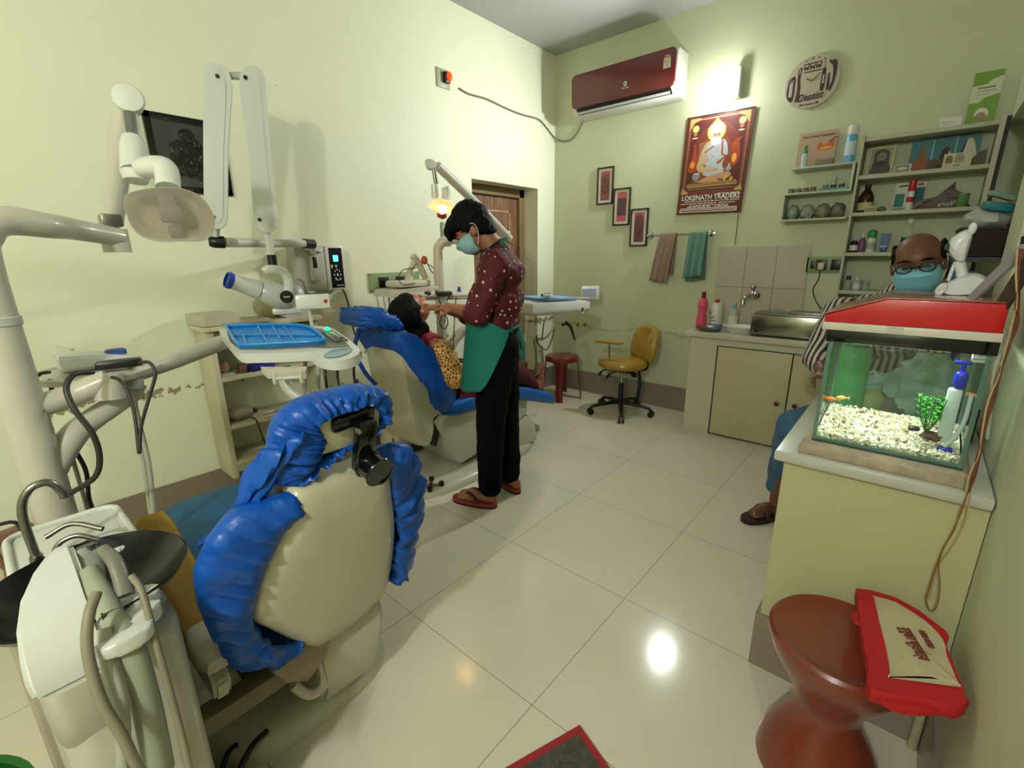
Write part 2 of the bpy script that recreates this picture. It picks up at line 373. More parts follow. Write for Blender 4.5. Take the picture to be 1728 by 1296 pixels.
for z0, z1 in ((.95, DZ-.2), (.16, .80)):
    for a in ((yy0, z0, yy1, z0), (yy0, z1, yy1, z1), (yy0, z0, yy0, z1), (yy1, z0, yy1, z1)):
        b2(bm, (x0+.008, a[0]-.006, a[1]-.006), (x0+.018, a[2]+.006, a[3]+.006))
struct('panel_molding', bm, mat('pale_molding', (176, 150, 116), .5), parent=d)
bm = B(); cyl(bm, (x0+.01, DY0+.11, .98), (x0+.05, DY0+.11, .98), .012); cyl(bm, (x0+.05, DY0+.10, .98), (x0+.05, DY0+.21, .98), .009); struct('door_handle', bm, STEEL, parent=d)
# splashback tiles over the worktop
TILE = mat('greige_wall_tile', (184, 176, 156), .25, var=.05, scale=4)
bm = B()
for i in range(3):
    for z0, z1 in ((.76, 1.075), (1.079, 1.375)):
        b2(bm, (-1.225+i*.205, YB-.012, z0), (-1.225+i*.205+.202, YB, z1), bev=.001)
struct('trim_2', bm, TILE)
# ---------------------------------------------------------------- wall bulb in a white angle holder
t = thing('wall_lamp', 'lit white bulb in an angled holder above the calendar poster', 'lamp', BULB_B+V((.03, .095, .05)))
bm = B(); box(bm, BULB_B+V((.03, .06, .03)), (.05, .07, .19), bev=.006); obj('holder', bm, WHITE, t)
bm = B(); ax = V((-.62, -.45, -.35)).normalized(); p = BULB_B+V((.0, .03, .02)); lathe(bm, [(.018, 0), (.02, .03), (.03, .05), (.034, .075), (.028, .10), (.012, .115), (.001, .118)], p-ax*.02, ax, 20)
obj('bulb', bm, mat('glowing_bulb', (250, 255, 252), .4, emit=26), t)
t = thing('wall_lamp', 'lit bulb on the right wall behind the viewpoint', 'lamp', BULB_C+V((.11, 0, 0)))
bm = B(); box(bm, BULB_C+V((.08, 0, .02)), (.08, .05, .14), bev=.006); obj('holder', bm, WHITE, t)
bm = B(); ball(bm, BULB_C, (.035, .035, .035)); obj('bulb', bm, mat('glowing_bulb', (250, 255, 252)), t)
# ================================================================ things on the back wall
MRN = mat('maroon_gloss_panel', (92, 24, 22), .22, coat=.5, var=.03)
t = thing('air_conditioner', 'white split air conditioner with a maroon front panel high on the back wall', 'air conditioner', (-2.04, 3.9, 2.45))
bm = B(); prism(bm, [(0, .31), (-.175, .31), (-.197, .285), (-.197, .075), (-.13, .012), (-.02, 0), (0, 0)], (-2.485, 3.9, 2.452), (0, 1, 0), (0, 0, 1), (1, 0, 0), .90, bev=.008); obj('casing', bm, WHITE, t)
bm = B(); prism(bm, rrect(.885, .245, .03), (-2.036, 3.705, 2.633), (1, 0, 0), (0, -.04, 1), (0, -1, 0), .02, bev=.006); obj('front_panel', bm, MRN, t)
bm = B(); box(bm, (-2.04, 3.729, 2.482), (.80, .006, .020), rot=(.8, 0, 0)); obj('louvre', bm, GREYW, t)
bm = B(); box(bm, (-2.04, 3.7345, 2.4935), (.82, .005, .055), rot=(.8, 0, 0)); obj('air_slot', bm, mat('dark_slot', (20, 18, 18), .6), t)
bm = B(); prism(bm, rrect(.024, .03, .004), (-1.985, 3.6838, 2.60), (1, 0, 0), (0, 0, 1), (0, -1, 0), .001); obj('emblem', bm, WHITE, t)
bm = B(); prism(bm, circ(.007, 12), (-1.985, 3.6828, 2.60), (1, 0, 0), (0, 0, 1), (0, -1, 0), .001); obj('emblem_center', bm, MRN, t)
text('lettering', 'Electrolux', (-1.985, 3.684, 2.573), (1, 0, 0), (0, 0, 1), .016, WHITE, t, width=.06)
art('energy_sticker', (-1.683, 3.6835, 2.63), (.055, 0, 0), (0, 0, .105), [((206, 198, 170), rect(0, 0, 1, .72)+[]), ((206, 198, 170), ellp(.5, .72, .5, .26)), ((190, 60, 40), ellp(.5, .76, .42, .18)), ((206, 198, 170), ellp(.5, .70, .2, .1)), ((60, 60, 60), rect(.35, .66, .65, .72)), ((120, 140, 110), rect(.1, .42, .9, .46)), ((90, 90, 90), rect(.2, .3, .8, .33)), ((60, 60, 60), rect(.42, .12, .58, .2))], t, N=(0, -1, 0))
# cable of the air conditioner and its wall socket
t = thing('wall_socket', 'grey plate with a glowing orange switch high on the left wall', 'socket', (XA, 2.535, 2.49))
bm = B(); box(bm, (XA+.006, 2.535, 2.54), (.012, .118, .12), bev=.003); obj('plate', bm, mat('grey_green_plate', (168, 174, 146), .4), t)
bm = B(); box(bm, (XA+.025, 2.55, 2.545), (.03, .05, .07), bev=.006); obj('plug', bm, BLACK, t)
bm = B(); ball(bm, (XA+.045, 2.56, 2.55), (.016, .024, .03)); obj('switch', bm, mat('orange_glow_plastic', (230, 70, 20), .4, emit=.6), t)
bm = B(); pts = [(775, 149), (790, 158), (815, 165), (830, 171), (855, 183), (880, 193), (908, 201), (921, 214), (932, 228)]
P3 = [at(a, b, x=XA+.008) for a, b in pts] + [at(a, b, y=YB-.008) for a, b in [(942, 236), (952, 238.5), (962, 236), (973, 225), (984, 204)]]
tube(bm, P3, .0065, 8, 4); solo('power_cable', bm, mat('dusty_cable', (120, 118, 96), .6), 'grey cable sagging along the corner from the air conditioner to the socket', 'cable')
# calendar poster
t = thing('calendar_poster', 'brown calendar poster of a seated bearded holy man with white lettering', 'poster', (-1.327, 3.885, 1.63))
bm = B(); PX0, PX1, PZ0, PZ1 = -1.572, -1.088, 1.628, 2.318; o_ = V((PX0-.008, 3.886, PZ0)); U_ = V((PX1-PX0, 0, -.008)); W_ = V((.028, 0, PZ1-PZ0)); N_ = V((0, -1, 0))
prism(bm, rect(0, 0, 1, 1), o_, U_, W_, N_, .003); obj('sheet', bm, mat('brown_poster', (92, 42, 28), .5), t)
o2 = o_+N_*.0034
br = (98, 40, 26); g = (176, 150, 96)
IT = [((120, 58, 38), rect(.06, .21, .94, .975)), ((150, 96, 60), rect(.055, .235, .075, .96)), ((150, 96, 60), rect(.925, .235, .945, .96)), ((178, 160, 120), rect(.10, .965, .9, .972)),
 ((88, 30, 26), rect(.10, .26, .90, .955)), ((112, 46, 30), ellp(.5, .62, .36, .3)), ((130, 60, 36), ellp(.5, .55, .28, .26)),
 (g, [(.06, .985), (.06, .87), (.10, .90), (.13, .94), (.22, .965), (.22, .985)]), (g, [(.94, .985), (.94, .87), (.90, .90), (.87, .94), (.78, .965), (.78, .985)]),
 ((196, 190, 120), ellp(.16, .88, .05, .035)), ((196, 190, 120), ellp(.84, .90, .05, .035)), ((176, 110, 60), ellp(.16, .83, .03, .02)), ((176, 110, 60), ellp(.84, .85, .03, .02)), ((210, 190, 150), ellp(.16, .79, .045, .008)), ((210, 190, 150), ellp(.84, .81, .045, .008)),
 ((168, 66, 26), bez([(.13, .72), (.17, .70), (.16, .62), (.11, .50), (.14, .44), (.22, .46), (.24, .56), (.20, .66), (.19, .72)])), ((220, 150, 50), ellp(.17, .52, .035, .035)), 
 ((168, 66, 26), bez([(.88, .75), (.78, .73), (.73, .66), (.76, .56), (.74, .50), (.80, .47), (.86, .52), (.86, .62), (.83, .70)])), ((230, 160, 50), ellp(.79, .55, .035, .045)),
 ((140, 90, 60), [(.26, .40), (.24, .73), (.36, .75), (.38, .42)]),
 ((206, 130, 90), [(.47, .965), (.34, .86), (.36, .85), (.60, .85), (.62, .86)]), ((214, 200, 90), ellp(.48, .83, .135, .095)), ((240, 238, 160), ellp(.48, .84, .10, .075)), ((236, 240, 226), ellp(.48, .87, .06, .045)),
 ((190, 160, 130), bez([(.32, .70), (.40, .745), (.58, .745), (.66, .70), (.68, .60), (.63, .50), (.66, .42), (.36, .40), (.38, .5), (.27, .54), (.28, .62)])),
 ((176, 180, 186), bez([(.36, .69), (.44, .72), (.62, .74), (.69, .60), (.62, .52), (.64, .40), (.38, .40), (.40, .55)])), ((160, 70, 50), [(.34, .64), (.50, .71), (.50, .695), (.345, .625)]), ((160, 70, 50), [(.58, .74), (.60, .74), (.62, .60), (.70, .58), (.56, .50), (.54, .52), (.64, .575), (.59, .60)]),
 ((196, 158, 118), bez([(.28, .60), (.24, .48), (.34, .43), (.56, .44), (.54, .47), (.40, .47), (.33, .52)])),
 ((186, 140, 100), bez([(.17, .345), (.30, .355), (.50, .40), (.72, .42), (.78, .385), (.70, .35), (.58, .36), (.62, .33), (.58, .31), (.30, .335)])),
 ((176, 132, 96), ellp(.49, .795, .055, .055)), ((196, 200, 196), ellp(.48, .825, .05, .018)), ((214, 222, 220), bez([(.42, .775), (.54, .775), (.56, .72), (.48, .69), (.42, .715)])), ((60, 60, 60), rect(.445, .80, .47, .806)), ((60, 60, 60), rect(.505, .80, .53, .806)), ((150, 96, 80), rect(.465, .768, .51, .773)),
 ((140, 140, 140), ellp(.25, .395, .06, .04)), ((190, 190, 190), ellp(.25, .425, .05, .008)), ((150, 150, 150), ellp(.73, .45, .04, .028)), ((170, 170, 170), rect(.72, .46, .745, .50)),
 ((204, 168, 60), [(.66, .32), (.70, .385), (.74, .385), (.69, .31)]), ((204, 168, 60), [(.73, .30), (.78, .37), (.82, .36), (.76, .29)]),
 ((150, 112, 60), [(.10, .30), (.90, .305), (.86, .335), (.14, .325)]), ((190, 160, 90), [(.12, .285), (.88, .29), (.88, .30), (.12, .297)]), ((92, 60, 36), rect(.10, .25, .90, .283)), ((150, 120, 80), rect(.14, .262, .86, .27)),
 (g, [(.03, .215), (.06, .29), (.09, .26), (.15, .235), (.14, .215)]), (g, [(.97, .225), (.94, .30), (.91, .27), (.85, .245), (.86, .225)]), (br, rect(.02, 0.02, .98, .21))]
for k in range(34):
    u = .41+.25*random.random(); v = .43+.27*random.random()
    if abs(u-.60) > .03: IT.append(((110, 118, 140), ellp(u, v, .006, .004, 6)))
lw = (214, 200, 190)
for v, a, b_ in ((.205, .62, .95), (.135, .12, .95), (.112, .06, .62), (.112, .66, .9), (.092, .2, .8), (.077, .17, .55), (.077, .6, .82)):
    u = a
    while u < b_:
        l = random.uniform(.03, .08); IT.append((lw, rect(u, v-.005, min(b_, u+l), v+.005))); u += l+.012
IT += [(lw, rect(.06, .056, .94, .066)), (lw, rect(.05, .02, .94, .05)), ((130, 100, 90), rect(.07, .028, .92, .043))]
art('printed_picture', o2, U_, W_, IT, t, N=N_, step=.00005)
text('lettering', 'LOKENATH TRADERS', o2+U_*.51+W_*.172+N_*.005, U_, W_, .05, mat('pale_ink', (224, 214, 206), .5), t, width=.43, bold=.0012)
bm = B(); cyl(bm, o2+W_*1.0+U_*.0+V((0, 0, .002)), o2+W_*1.0+U_*1.0+V((0, 0, .002)), .004, n=8); obj('hanging_rod', bm, STEEL, t)
bm = B(); tube(bm, [at(1246, 360, y=YB-.004), at(1243, 385, y=YB-.004), at(1240, 412, y=YB-.004)], .003, 6); solo('hanging_thread', bm, mat('grey_thread', (130, 128, 100), .8), 'thin grey wire running down the wall below the calendar poster', 'wire')
# three narrow framed pictures stepping down
FDK = mat('dark_brown_frame', (44, 26, 20), .4); MNT = mat('cream_mount', (206, 196, 180), .7)
fr = [((-2.325, 1.758), 'upper left of the three narrow dark-framed pictures stepping down'), ((-2.155, 1.573), 'middle of the three narrow dark-framed pictures stepping down'), ((-1.982, 1.395), 'lowest of the three narrow dark-framed pictures, beside the towel rail')]
for i, ((x, z), lb) in enumerate(fr):
    if i == 0 or True:
        t = thing('framed_picture', lb, 'picture', (x+.08, YB, z), group='narrow framed pictures')
        bm = B(); W2, H2 = .16, .305
        for a in ((0, 0, W2, .012), (0, H2-.012, W2, H2), (0, 0, .012, H2), (W2-.012, 0, W2, H2)): b2(bm, (x+a[0], YB-.02, z+a[1]), (x+a[2], YB, z+a[3]), bev=.002)
        obj('frame', bm, FDK, t); bm = B(); b2(bm, (x+.01, YB-.010, z+.01), (x+W2-.01, YB-.004, z+H2-.01)); obj('mount', bm, MNT, t)
        cols = [((120, 74, 66), (168, 92, 76)), ((96, 60, 62), (176, 84, 84)), ((104, 62, 58), (160, 84, 74))][i]
        it = [(cols[0], rect(0, 0, 1, 1)), (cols[1], [(0, .75), (.2, .9), (.5, .92), (.8, .88), (1, .72), (1, 1), (0, 1)] if i != 1 else rect(0, .8, 1, 1)), ((96, 50, 48), rect(.42, .96, .58, 1.0))]
        if i == 1: it += [(cols[1], rect(0, 0, 1, .2)), ((84, 66, 70), ellp(.5, .5, .36, .26))]
        else: it += [((92, 52, 50), ellp(.5, .45, .34, .22)), (cols[0], ellp(.5, .47, .26, .17)), ((96, 56, 52), ellp(.5, .45, .14, .09)), ((92, 52, 50), ellp(.5, .70, .12, .05))]
        art('print', (x+.036, YB-.0105, z+.034), (W2-.072, 0, 0), (0, 0, H2-.068), it, t, N=(0, -1, 0))
# round dentist clock
CW = mat('pale_greige_wood', (176, 162, 142), .5); CD = mat('dark_cut_wood', (58, 44, 38), .6)
cc = V((-.748, YB-.012, 2.392)); t = thing('wall_clock', 'round carved wooden clock with tooth and instrument cutouts reading Dentist', 'clock', cc+V((0, .01, -.15)))
bm = B(); prism(bm, circ(.152, 48), cc, (1, 0, 0), (0, 0, 1), (0, -1, 0), .008, bev=.002); obj('face', bm, CW, t)
f0 = cc+V((0, -.0085, 0)); D = (58, 44, 38); Lc = (176, 162, 142); it = [(D, bez([(-.135, .035), (-.105, .055), (-.095, .02), (-.098, -.085), (-.12, -.09), (-.14, -.05)])), (Lc, rect(-.128, -.065, -.108, .02)), (Lc, rect(-.130, .027, -.103, .031)),
 (D, bez([(-.085, .09), (-.065, .095), (-.07, .03), (-.062, -.02), (-.066, -.09), (-.085, -.10), (-.08, -.03), (-.085, .03)])), (Lc, rect(-.079, .06, -.073, .088)),
 (D, rect(.055, .07, .068, .02)), (D, bez([(.052, .06), (.07, .06), (.072, -.05), (.05, -.05)])), (Lc, rect(.057, -.02, .066, .03)), (D, rect(.060, .05, .063, .12)),
 (D, bez([(.085, .10), (.12, .10), (.13, .06), (.125, -.02), (.108, -.07), (.10, -.06), (.112, .0), (.105, .07), (.085, .09)])), (D, bez([(.085, .03), (.095, .03), (.10, -.05), (.085, -.06)])),
 (D, bez([(-.05, .066), (.045, .066), (.042, .06), (-.048, .06)]))]
for i in range(3):
    x = -.042+i*.034; it += [(D, bez([(x-.014, .115), (x, .11), (x+.014, .115), (x+.014, .09), (x+.008, .072), (x, .085), (x-.008, .072), (x-.014, .09)])), (Lc, bez([(x-.009, .108), (x, .104), (x+.009, .108), (x+.009, .093), (x, .096), (x-.009, .093)]))]
for a, r in ((80, .135), (95, .137), (110, .135), (65, .133), (50, .135)): it.append((D, ellp(r*cos(R(a)), r*sin(R(a)), .006, .004, 8)))
it += [(D, [(-.03, -.125), (.03, -.125), (.03, -.13), (-.03, -.13)]), (D, ellp(-.045, -.125, .012, .005)), (D, ellp(.045, -.125, .012, .005))]
art('cutouts', f0, (1, 0, 0), (0, 0, 1), it, t, N=(0, -1, 0), step=.0001)
text('lettering', 'Dentist', f0+V((.0, -.004, -.085)), (1, 0, .03), (0, 0, 1), .06, CD, t, width=.145, bold=.001, shear=.3)
for nm, a, l in (('hour_hand', 150, .042), ('minute_hand', 42, .06)):
    bm = B(); box(bm, f0+V((cos(R(a))*l/2, -.006, .005+sin(R(a))*l/2)), (l, .002, .004), rot=(0, -R(a), 0)); obj(nm, bm, CD, t)
# towel rail and towels
t = thing('towel_rail', 'thin metal towel rail beside the lowest framed picture', 'rail', (-1.52, YB, 1.455))
bm = B(); cyl(bm, (-1.80, 3.842, 1.478), (-1.27, 3.842, 1.478), .005, n=10); obj('bar', bm, STEEL, t)
for x in (-1.79, -1.29):
    bm = B(); lathe(bm, [(.026, 0), (.024, .008), (.01, .012), (.008, .055), (.012, .062)], (x, YB, 1.478), (0, -1, 0), 16); obj('bracket', bm, CHROME, t)
def towel(name, label, x, w, front, back, c, skew=0, seed=1):
    bm = B(); rs = []; n = 26; Z = 1.478
    prof = [(.012, -back*(1-i/8)) for i in range(9)] + [(.008, .006), (0, .010), (-.008, .006)] + [(-.012-.006*min(1, i/3), -front*i/14) for i in range(15)]
    for dy, dz in prof:
        s = max(0, -dz)/max(front, back); row = []
        for i in range(n):
            u = i/(n-1)-.5; wv = .012*sin(u*17+seed+s*1.2)*(.25+s)*(1 if dy < 0 else -.4)
            row.append(V((x+u*w*(1-.12*(1-s))+skew*s*(1 if dy < 0 else .6), 3.842+dy*(1+s)+wv-(.01*s if dy < 0 else 0), Z+dz-(.010*sin(u*3.1+seed) if dz < -.01 else 0)*s)))
        rs.append(row)
    rings(bm, rs, cap=False, close=False)
    o = solo(name, bm, mat(name+'_'+str(seed), c, .9, var=.12, scale=40, bump=.5, bscale=220, sheen=.3), label, 'towel'); s = o.modifiers.new('s', 'SOLIDIFY'); s.thickness = .006; s.offset = 0
    return o
towel('hand_towel', 'brown terry towel hanging on the rail nearer the framed pictures', -1.615, .15, .37, .31, (140, 116, 96), skew=-.045, seed=1)
towel('hand_towel', 'teal green terry towel hanging at the right end of the rail', -1.375, .155, .33, .36, (92, 136, 120), skew=-.01, seed=3)
# switchboard with plug and cord
GP = mat('green_switch_plate', (132, 150, 106), .4)
def plate(label, wall, c, w, h, mods, cord=None):
    """wall 'L' or 'B'; c = centre on the wall"""
    t = thing('switchboard', label, 'switchboard', c)
    U = V((0, 1, 0)) if wall == 'L' else V((1, 0, 0)); N = V((1, 0, 0)) if wall == 'L' else V((0, -1, 0)); Z = V((0, 0, 1)); c = V(c)
    F = Matrix((U, -N if wall == 'B' else -N, Z)).transposed()
    def bx(nm, u, z, du, dz, d0, d1, mt, bev=.002):
        bm = B(); q = c+U*u+Z*z+N*((d0+d1)/2); s = (abs(d1-d0), du, dz) if wall == 'L' else (du, abs(d1-d0), dz); box(bm, q, s, bev=bev); return obj(nm, bm, mt, t)
    bx('plate', 0, 0, w, h, 0, .012, GP)
    for sx in (-1, 1):
        for sz in (-1, 1):
            bm = B(); q = c+U*(sx*(w/2-.01))+Z*(sz*(h/2-.012)); cyl(bm, q+N*.011, q+N*.015, .004, n=8); obj('screw', bm, BLACK, t)
    for k in mods: bx(*k)
    return t
sbB = plate('green switchboard with a white plug on the tiled corner of the back wall', 'B', (-.512, YB, 1.245), .225, .108,
      [('switch', -.075, 0, .024, .05, .012, .020, BLACK), ('socket', -.022, 0, .062, .070, .012, .020, BLACK), ('plug', -.022, -.008, .034, .045, .02, .05, mat('white_plug', (200, 190, 170), .4)), ('switch', .062, 0, .06, .07, .012, .018, BLACK)])
bm = B(); tube(bm, [(-.534, YB-.045, 1.215), (-.535, YB-.04, 1.15), (-.56, YB-.02, 1.08), (-.53, YB-.03, 1.0), (-.47, YB-.05, .93), (-.44, YB-.10, .90)], .004, 8); obj('power_cord', bm, mat('brown_cord', (96, 76, 50), .6), sbB)
sbL = plate('green switchboard on the left wall behind the hand tool charger', 'L', (XA, 2.0, 1.165), .42, .125,
      [('socket', -.10, 0, .075, .07, .012, .022, BLACK), ('plug', -.085, -.01, .045, .045, .022, .06, mat('dark_plug', (40, 40, 40), .4)), ('socket', .04, 0, .07, .07, .012, .022, BLACK), ('switch', .13, 0, .03, .05, .012, .02, WHITE)])
plate('small green plate on the left wall behind the dentist', 'L', at(752, 395, x=XA), .09, .17, [])
for k in range(2):
    bm = B(); y = 1.905+k*.05; tube(bm, [(XA+.05, y, 1.13), (XA+.045, y+.005, 1.0), (XA+.02, y+.01, .8), (XA+.02, y+.02, .3)], .004, 6); obj('power_cord', bm, CABLE, sbL)
# tap
t = thing('water_tap', 'chrome bib tap on the stained tile above the white bowl', 'tap', (-.935, YB-.012, 1.02))
bm = B(); lathe(bm, [(.034, 0), (.034, .004), (.022, .012), (.014, .02), (.013, .07)], (-.925, YB-.012, 1.02), (0, -1, 0), 20); obj('flange', bm, CHROME, t)
bm = B(); tube(bm, [(-.925, 3.83, 1.02), (-.94, 3.80, 1.022), (-.955, 3.765, 1.018), (-.965, 3.74, .995), (-.966, 3.735, .965)], [.015, .015, .014, .013, .014], 14); obj('spout', bm, CHROME, t)
bm = B(); lathe(bm, [(.012, 0), (.012, .02), (.008, .03), (.014, .036), (.020, .05), (.018, .065), (.008, .07)], (-.93, 3.82, 1.03), (0, 0, 1), 16); obj('knob', bm, CHROME, t)
# ---------------------------------------------------------------- worktop and cabinet
MARB = mat('grey_white_marble', (192, 186, 166), .25, var=.1, scale=5)
bm = B(); b2(bm, (-1.275, 3.455, .738), (XC, YB, .775), bev=.005); solo('worktop', bm, MARB, 'long grey white marble worktop under the tap', 'worktop')
t = thing('base_cabinet', 'cream base cabinet with red knobs under the marble worktop', 'cabinet', (-.5, 3.7, 0))
bm = B(); b2(bm, (-1.237, 3.497, 0), (-1.045, YB-.013, .737)); b2(bm, (-1.045, 3.52, 0), (XC-.001, YB-.013, .737)); b2(bm, (-1.045, 3.497, .685), (XC-.001, 3.52, .737)); obj('body', bm, mat('cream_white_cabinet', (190, 186, 162), .45, bump=.08, bscale=14), t)
DR = mat('beige_door_laminate', (184, 176, 140), .4, var=.04)
bm = B(); b2(bm, (-1.045, 3.512, .0), (XC-.002, 3.5195, .685)); obj('dark_gap', bm, mat('dark_gap', (40, 34, 24), .8), t)
for i, (x0, x1) in enumerate(((-1.036, -.560), (-.552, -.085), (-.077, .215))):
    bm = B(); b2(bm, (x0, 3.499, .012), (x1, 3.5115, .677), bev=.001); d = obj('door', bm, DR, t)
    kx = x1-.05 if i == 0 else x0+.05
    bm = B(); lathe(bm, [(.008, 0), (.008, .01), (.016, .018), (.015, .028), (.004, .032)], (kx, 3.499, .335 if i else .33), (0, -1, 0), 14); obj('knob', bm, mat('dark_red_knob', (96, 24, 18), .3), d)
# steriliser
t = thing('steriliser', 'brushed steel steriliser box with tray lids on the worktop', 'steriliser', (-.62, 3.62, .775))
bm = B(); b2(bm, (-.84, 3.50, .787), (-.40, 3.72, .925), bev=.006); obj('tank', bm, mat('smudged_steel', (150, 148, 136), .22, 1, var=.3, scale=6), t)
bm = B(); b2(bm, (-.83, 3.51, .775), (-.41, 3.71, .787)); obj('foot', bm, BLACK, t)
bm = B(); b2(bm, (-.83, 3.505, .9255), (-.41, 3.715, .935), bev=.003); tube(bm, [(-.76, 3.61, .935), (-.75, 3.61, .955), (-.68, 3.61, .955), (-.67, 3.61, .935)], .005, 8); obj('lid', bm, STEEL, t)
bm = B(); lathe(bm, [(.016, 0), (.015, .02), (.004, .022)], (-.795, 3.50, .82), (0, -1, 0), 16); obj('knob', bm, BLACK, t)
bm = B(); prism(bm, rrect(.21, .14, .02), (-.53, 3.62, .936), (1, 0, 0), (0, 1, 0), (0, 0, 1), .012, bev=.003); solo('steel_tray', bm, STEEL, 'shallow steel tray lying on the steriliser lid', 'tray')
# ---------------------------------------------------------------- bottles and small goods
def bottle(name, label, c, prof, mt, cap=None, capm=None, lab=None, labm=None, cat='bottle', group=None, lid='cap'):
    t = thing(name, label, cat, c, group=group); bm = B(); lathe(bm, [(.001, 0)]+prof+[(.001, prof[-1][1])], c, n=22); obj('body', bm, mt, t)
    if cap: bm = B(); lathe(bm, [(.001, cap[0][1])]+cap+[(.001, cap[-1][1])], c, n=18); obj(lid, bm, capm, t)
    if lab: bm = B(); lathe(bm, [(lab[0], lab[1]), (lab[0], lab[2])], c, n=22, cap=False); obj('paper_label', bm, labm, t)
    return t
y = 3.66
bottle('cleaner_bottle', 'tall pink bottle with a dark red cap, leftmost on the worktop', (at(1183, 548, y=y).x, y, .775),
       [(.038, 0), (.040, .01), (.036, .08), (.029, .12), (.036, .155), (.037, .19), (.028, .215), (.012, .228)], mat('pink_liquid_plastic', (206, 74, 104), .3, coat=.3), [(.014, .222), (.016, .245), (.014, .275)], mat('dark_red_cap', (128, 14, 30), .35))
t = bottle('chemical_bottle', 'white bottle with red print and red cap beside the pink bottle', (at(1207, 545, y=3.72).x, 3.72, .775), [(.044, 0), (.046, .01), (.046, .16), (.038, .185), (.014, .195)], WHITE, [(.016, .19), (.016, .218)], mat('red_cap', (176, 40, 30), .4))
c0 = V(t.location); bm = B(); 
for z0, z1, a0, a1 in ((.08, .088, -70, 10), (.10, .13, -60, -30), (.06, .066, -80, 20)): rings(bm, [[c0+V((.0466*sin(R(a)), -.0466*cos(R(a)), z)) for a in range(a0, a1, 8)] for z in (z0, z1)], False, False)
obj('red_print', bm, mat('red_ink', (150, 60, 40), .5), t)
bm = B(); rings(bm, [[c0+V((.0468*sin(R(a)), -.0468*cos(R(a)), z)) for a in range(-90, 91, 10)] for z in (.012, .035)], False, False); obj('blue_print', bm, mat('blue_ink', (60, 130, 180), .5), t)
bottle('saline_bottle', 'clear plastic bottle with pale blue cap beside the tiles', (at(1236, 545, y=3.75).x, 3.75, .775), [(.032, 0), (.033, .01), (.033, .125), (.022, .15), (.010, .16)], clear('clear_plastic', (206, 212, 200), .45), [(.011, .158), (.016, .17), (.012, .195)], mat('pale_blue_cap', (130, 180, 200), .4), (.0335, .04, .10), PAPER)
bm = B(); p = at(1195, 556, y=3.56); lathe(bm, [(.001, 0), (.07, 0), (.095, .025), (.098, .025), (.072, .004), (.001, .004)], (p.x, 3.57, .775), n=32, cap=False); solo('steel_dish', bm, STEEL, 'round dark steel dish in front of the pink bottle', 'dish')
bm = B(); p = at(1250, 560, y=3.56); rs = [(.001, 0), (.075, 0), (.095, .02), (.118, .048), (.122, .05), (.115, .046), (.09, .018), (.001, .006)]
rings(bm, [[V((p.x-.01+r*cos(a*pi/20), 3.585+r*.8*sin(a*pi/20), .775+z)) for a in range(40)] for r, z in rs], False); solo('enamel_bowl', bm, WHITE, 'oval white enamel bowl below the tap', 'bowl')
bm = B(); box(bm, (at(1219, 545, y=3.78).x, 3.78, .79), (.04, .03, .03), bev=.004); solo('soap_case', bm, PAPER, 'small white box behind the clear bottle on the worktop', 'box')
bottle('water_bottle', 'clear bottle with red cap standing on the floor left of the cabinet', (-1.276, 3.76, 0), [(.035, 0), (.036, .01), (.036, .17), (.03, .22), (.012, .25)], clear('clear_plastic', (206, 212, 200), .45), [(.015, .25), (.015, .275)], mat('red_cap', (176, 40, 30), .4))
# ---------------------------------------------------------------- white two-tier shelf
def hshelf(zs): pass
t = thing('wall_shelf', 'small white stepped wall shelf left of the tall rack', 'shelf', (-.61, YB, 1.54))
for nm, x0, x1, z in (('board', -.775, -.425, 1.868), ('board', -.80, -.425, 1.712), ('board', -.80, -.425, 1.545)):
    bm = B(); b2(bm, (x0, 3.765, z-.012), (x1, YB, z), bev=.001); obj(nm, bm, SHELFW, t)
bm = B(); b2(bm, (-.437, 3.765, 1.713), (-.425, YB, 1.856)); obj('side_panel', bm, SHELFW, t)
bm = B(); b2(bm, (-.80, 3.765, 1.546), (-.79, YB, 1.700)); obj('side_panel', bm, SHELFW, t)
def XX(px, y): return at(px, 250, y=y).x
def atx(px, py, y): return at(px, py, y=y).x
# leaflet card with orange tooth models
x0 = atx(1343, 272, 3.84); t = thing('display_card', 'pink card headed Root Canal Treatment with orange tooth pictures', 'card', (x0+.11, 3.84, 1.868))
U = V((.215, 0, 0)); W = V((.0, .05, .22)); N = V((0, -1, .22)).normalized(); bm = B(); o = V((x0, 3.835, 1.869)); prism(bm, rect(0, 0, 1, 1), o, U, W, N, .004); obj('card', bm, mat('pink_card', (176, 148, 126), .6), t)
art('print', o+N*.0045, U, W, [((190, 96, 40), bez([(.50, .55), (.58, .70), (.66, .60), (.74, .62), (.82, .72), (.92, .70), (.94, .55), (.85, .47), (.6, .46)])), ((216, 150, 90), bez([(.56, .50), (.7, .56), (.84, .55), (.9, .50), (.7, .47)])), ((96, 48, 36), bez([(.80, .70), (.96, .80), (.97, .77), (.82, .68)])), ((150, 60, 40), ellp(.2, .5, .05, .05))], t, N=N)
text('lettering', 'Root Canal Treatment', o+U*.5+W*.88+N*.006, U, W, .02, mat('dark_brown_ink', (84, 52, 40), .6), t, width=.18)
bottle('spray_bottle', 'small bottle with green collar and orange nozzle on the top shelf', (atx(1357, 272, 3.80), 3.80, 1.868), [(.017, 0), (.018, .01), (.018, .07), (.013, .085)], clear('pale_blue_plastic', (190, 210, 214), .8), [(.014, .083), (.014, .105), (.006, .107), (.005, .12), (.012, .123), (.010, .132)], mat('green_cap', (40, 160, 60), .4))
t = thing('tooth_model', 'grey plaster jaw model in front of the pink card', 'dental model', (atx(1392, 268, 3.81), 3.81, 1.868)); c = V(t.location); bm = B(); box(bm, c+V((0, 0, .018)), (.10, .04, .036), bev=.006)
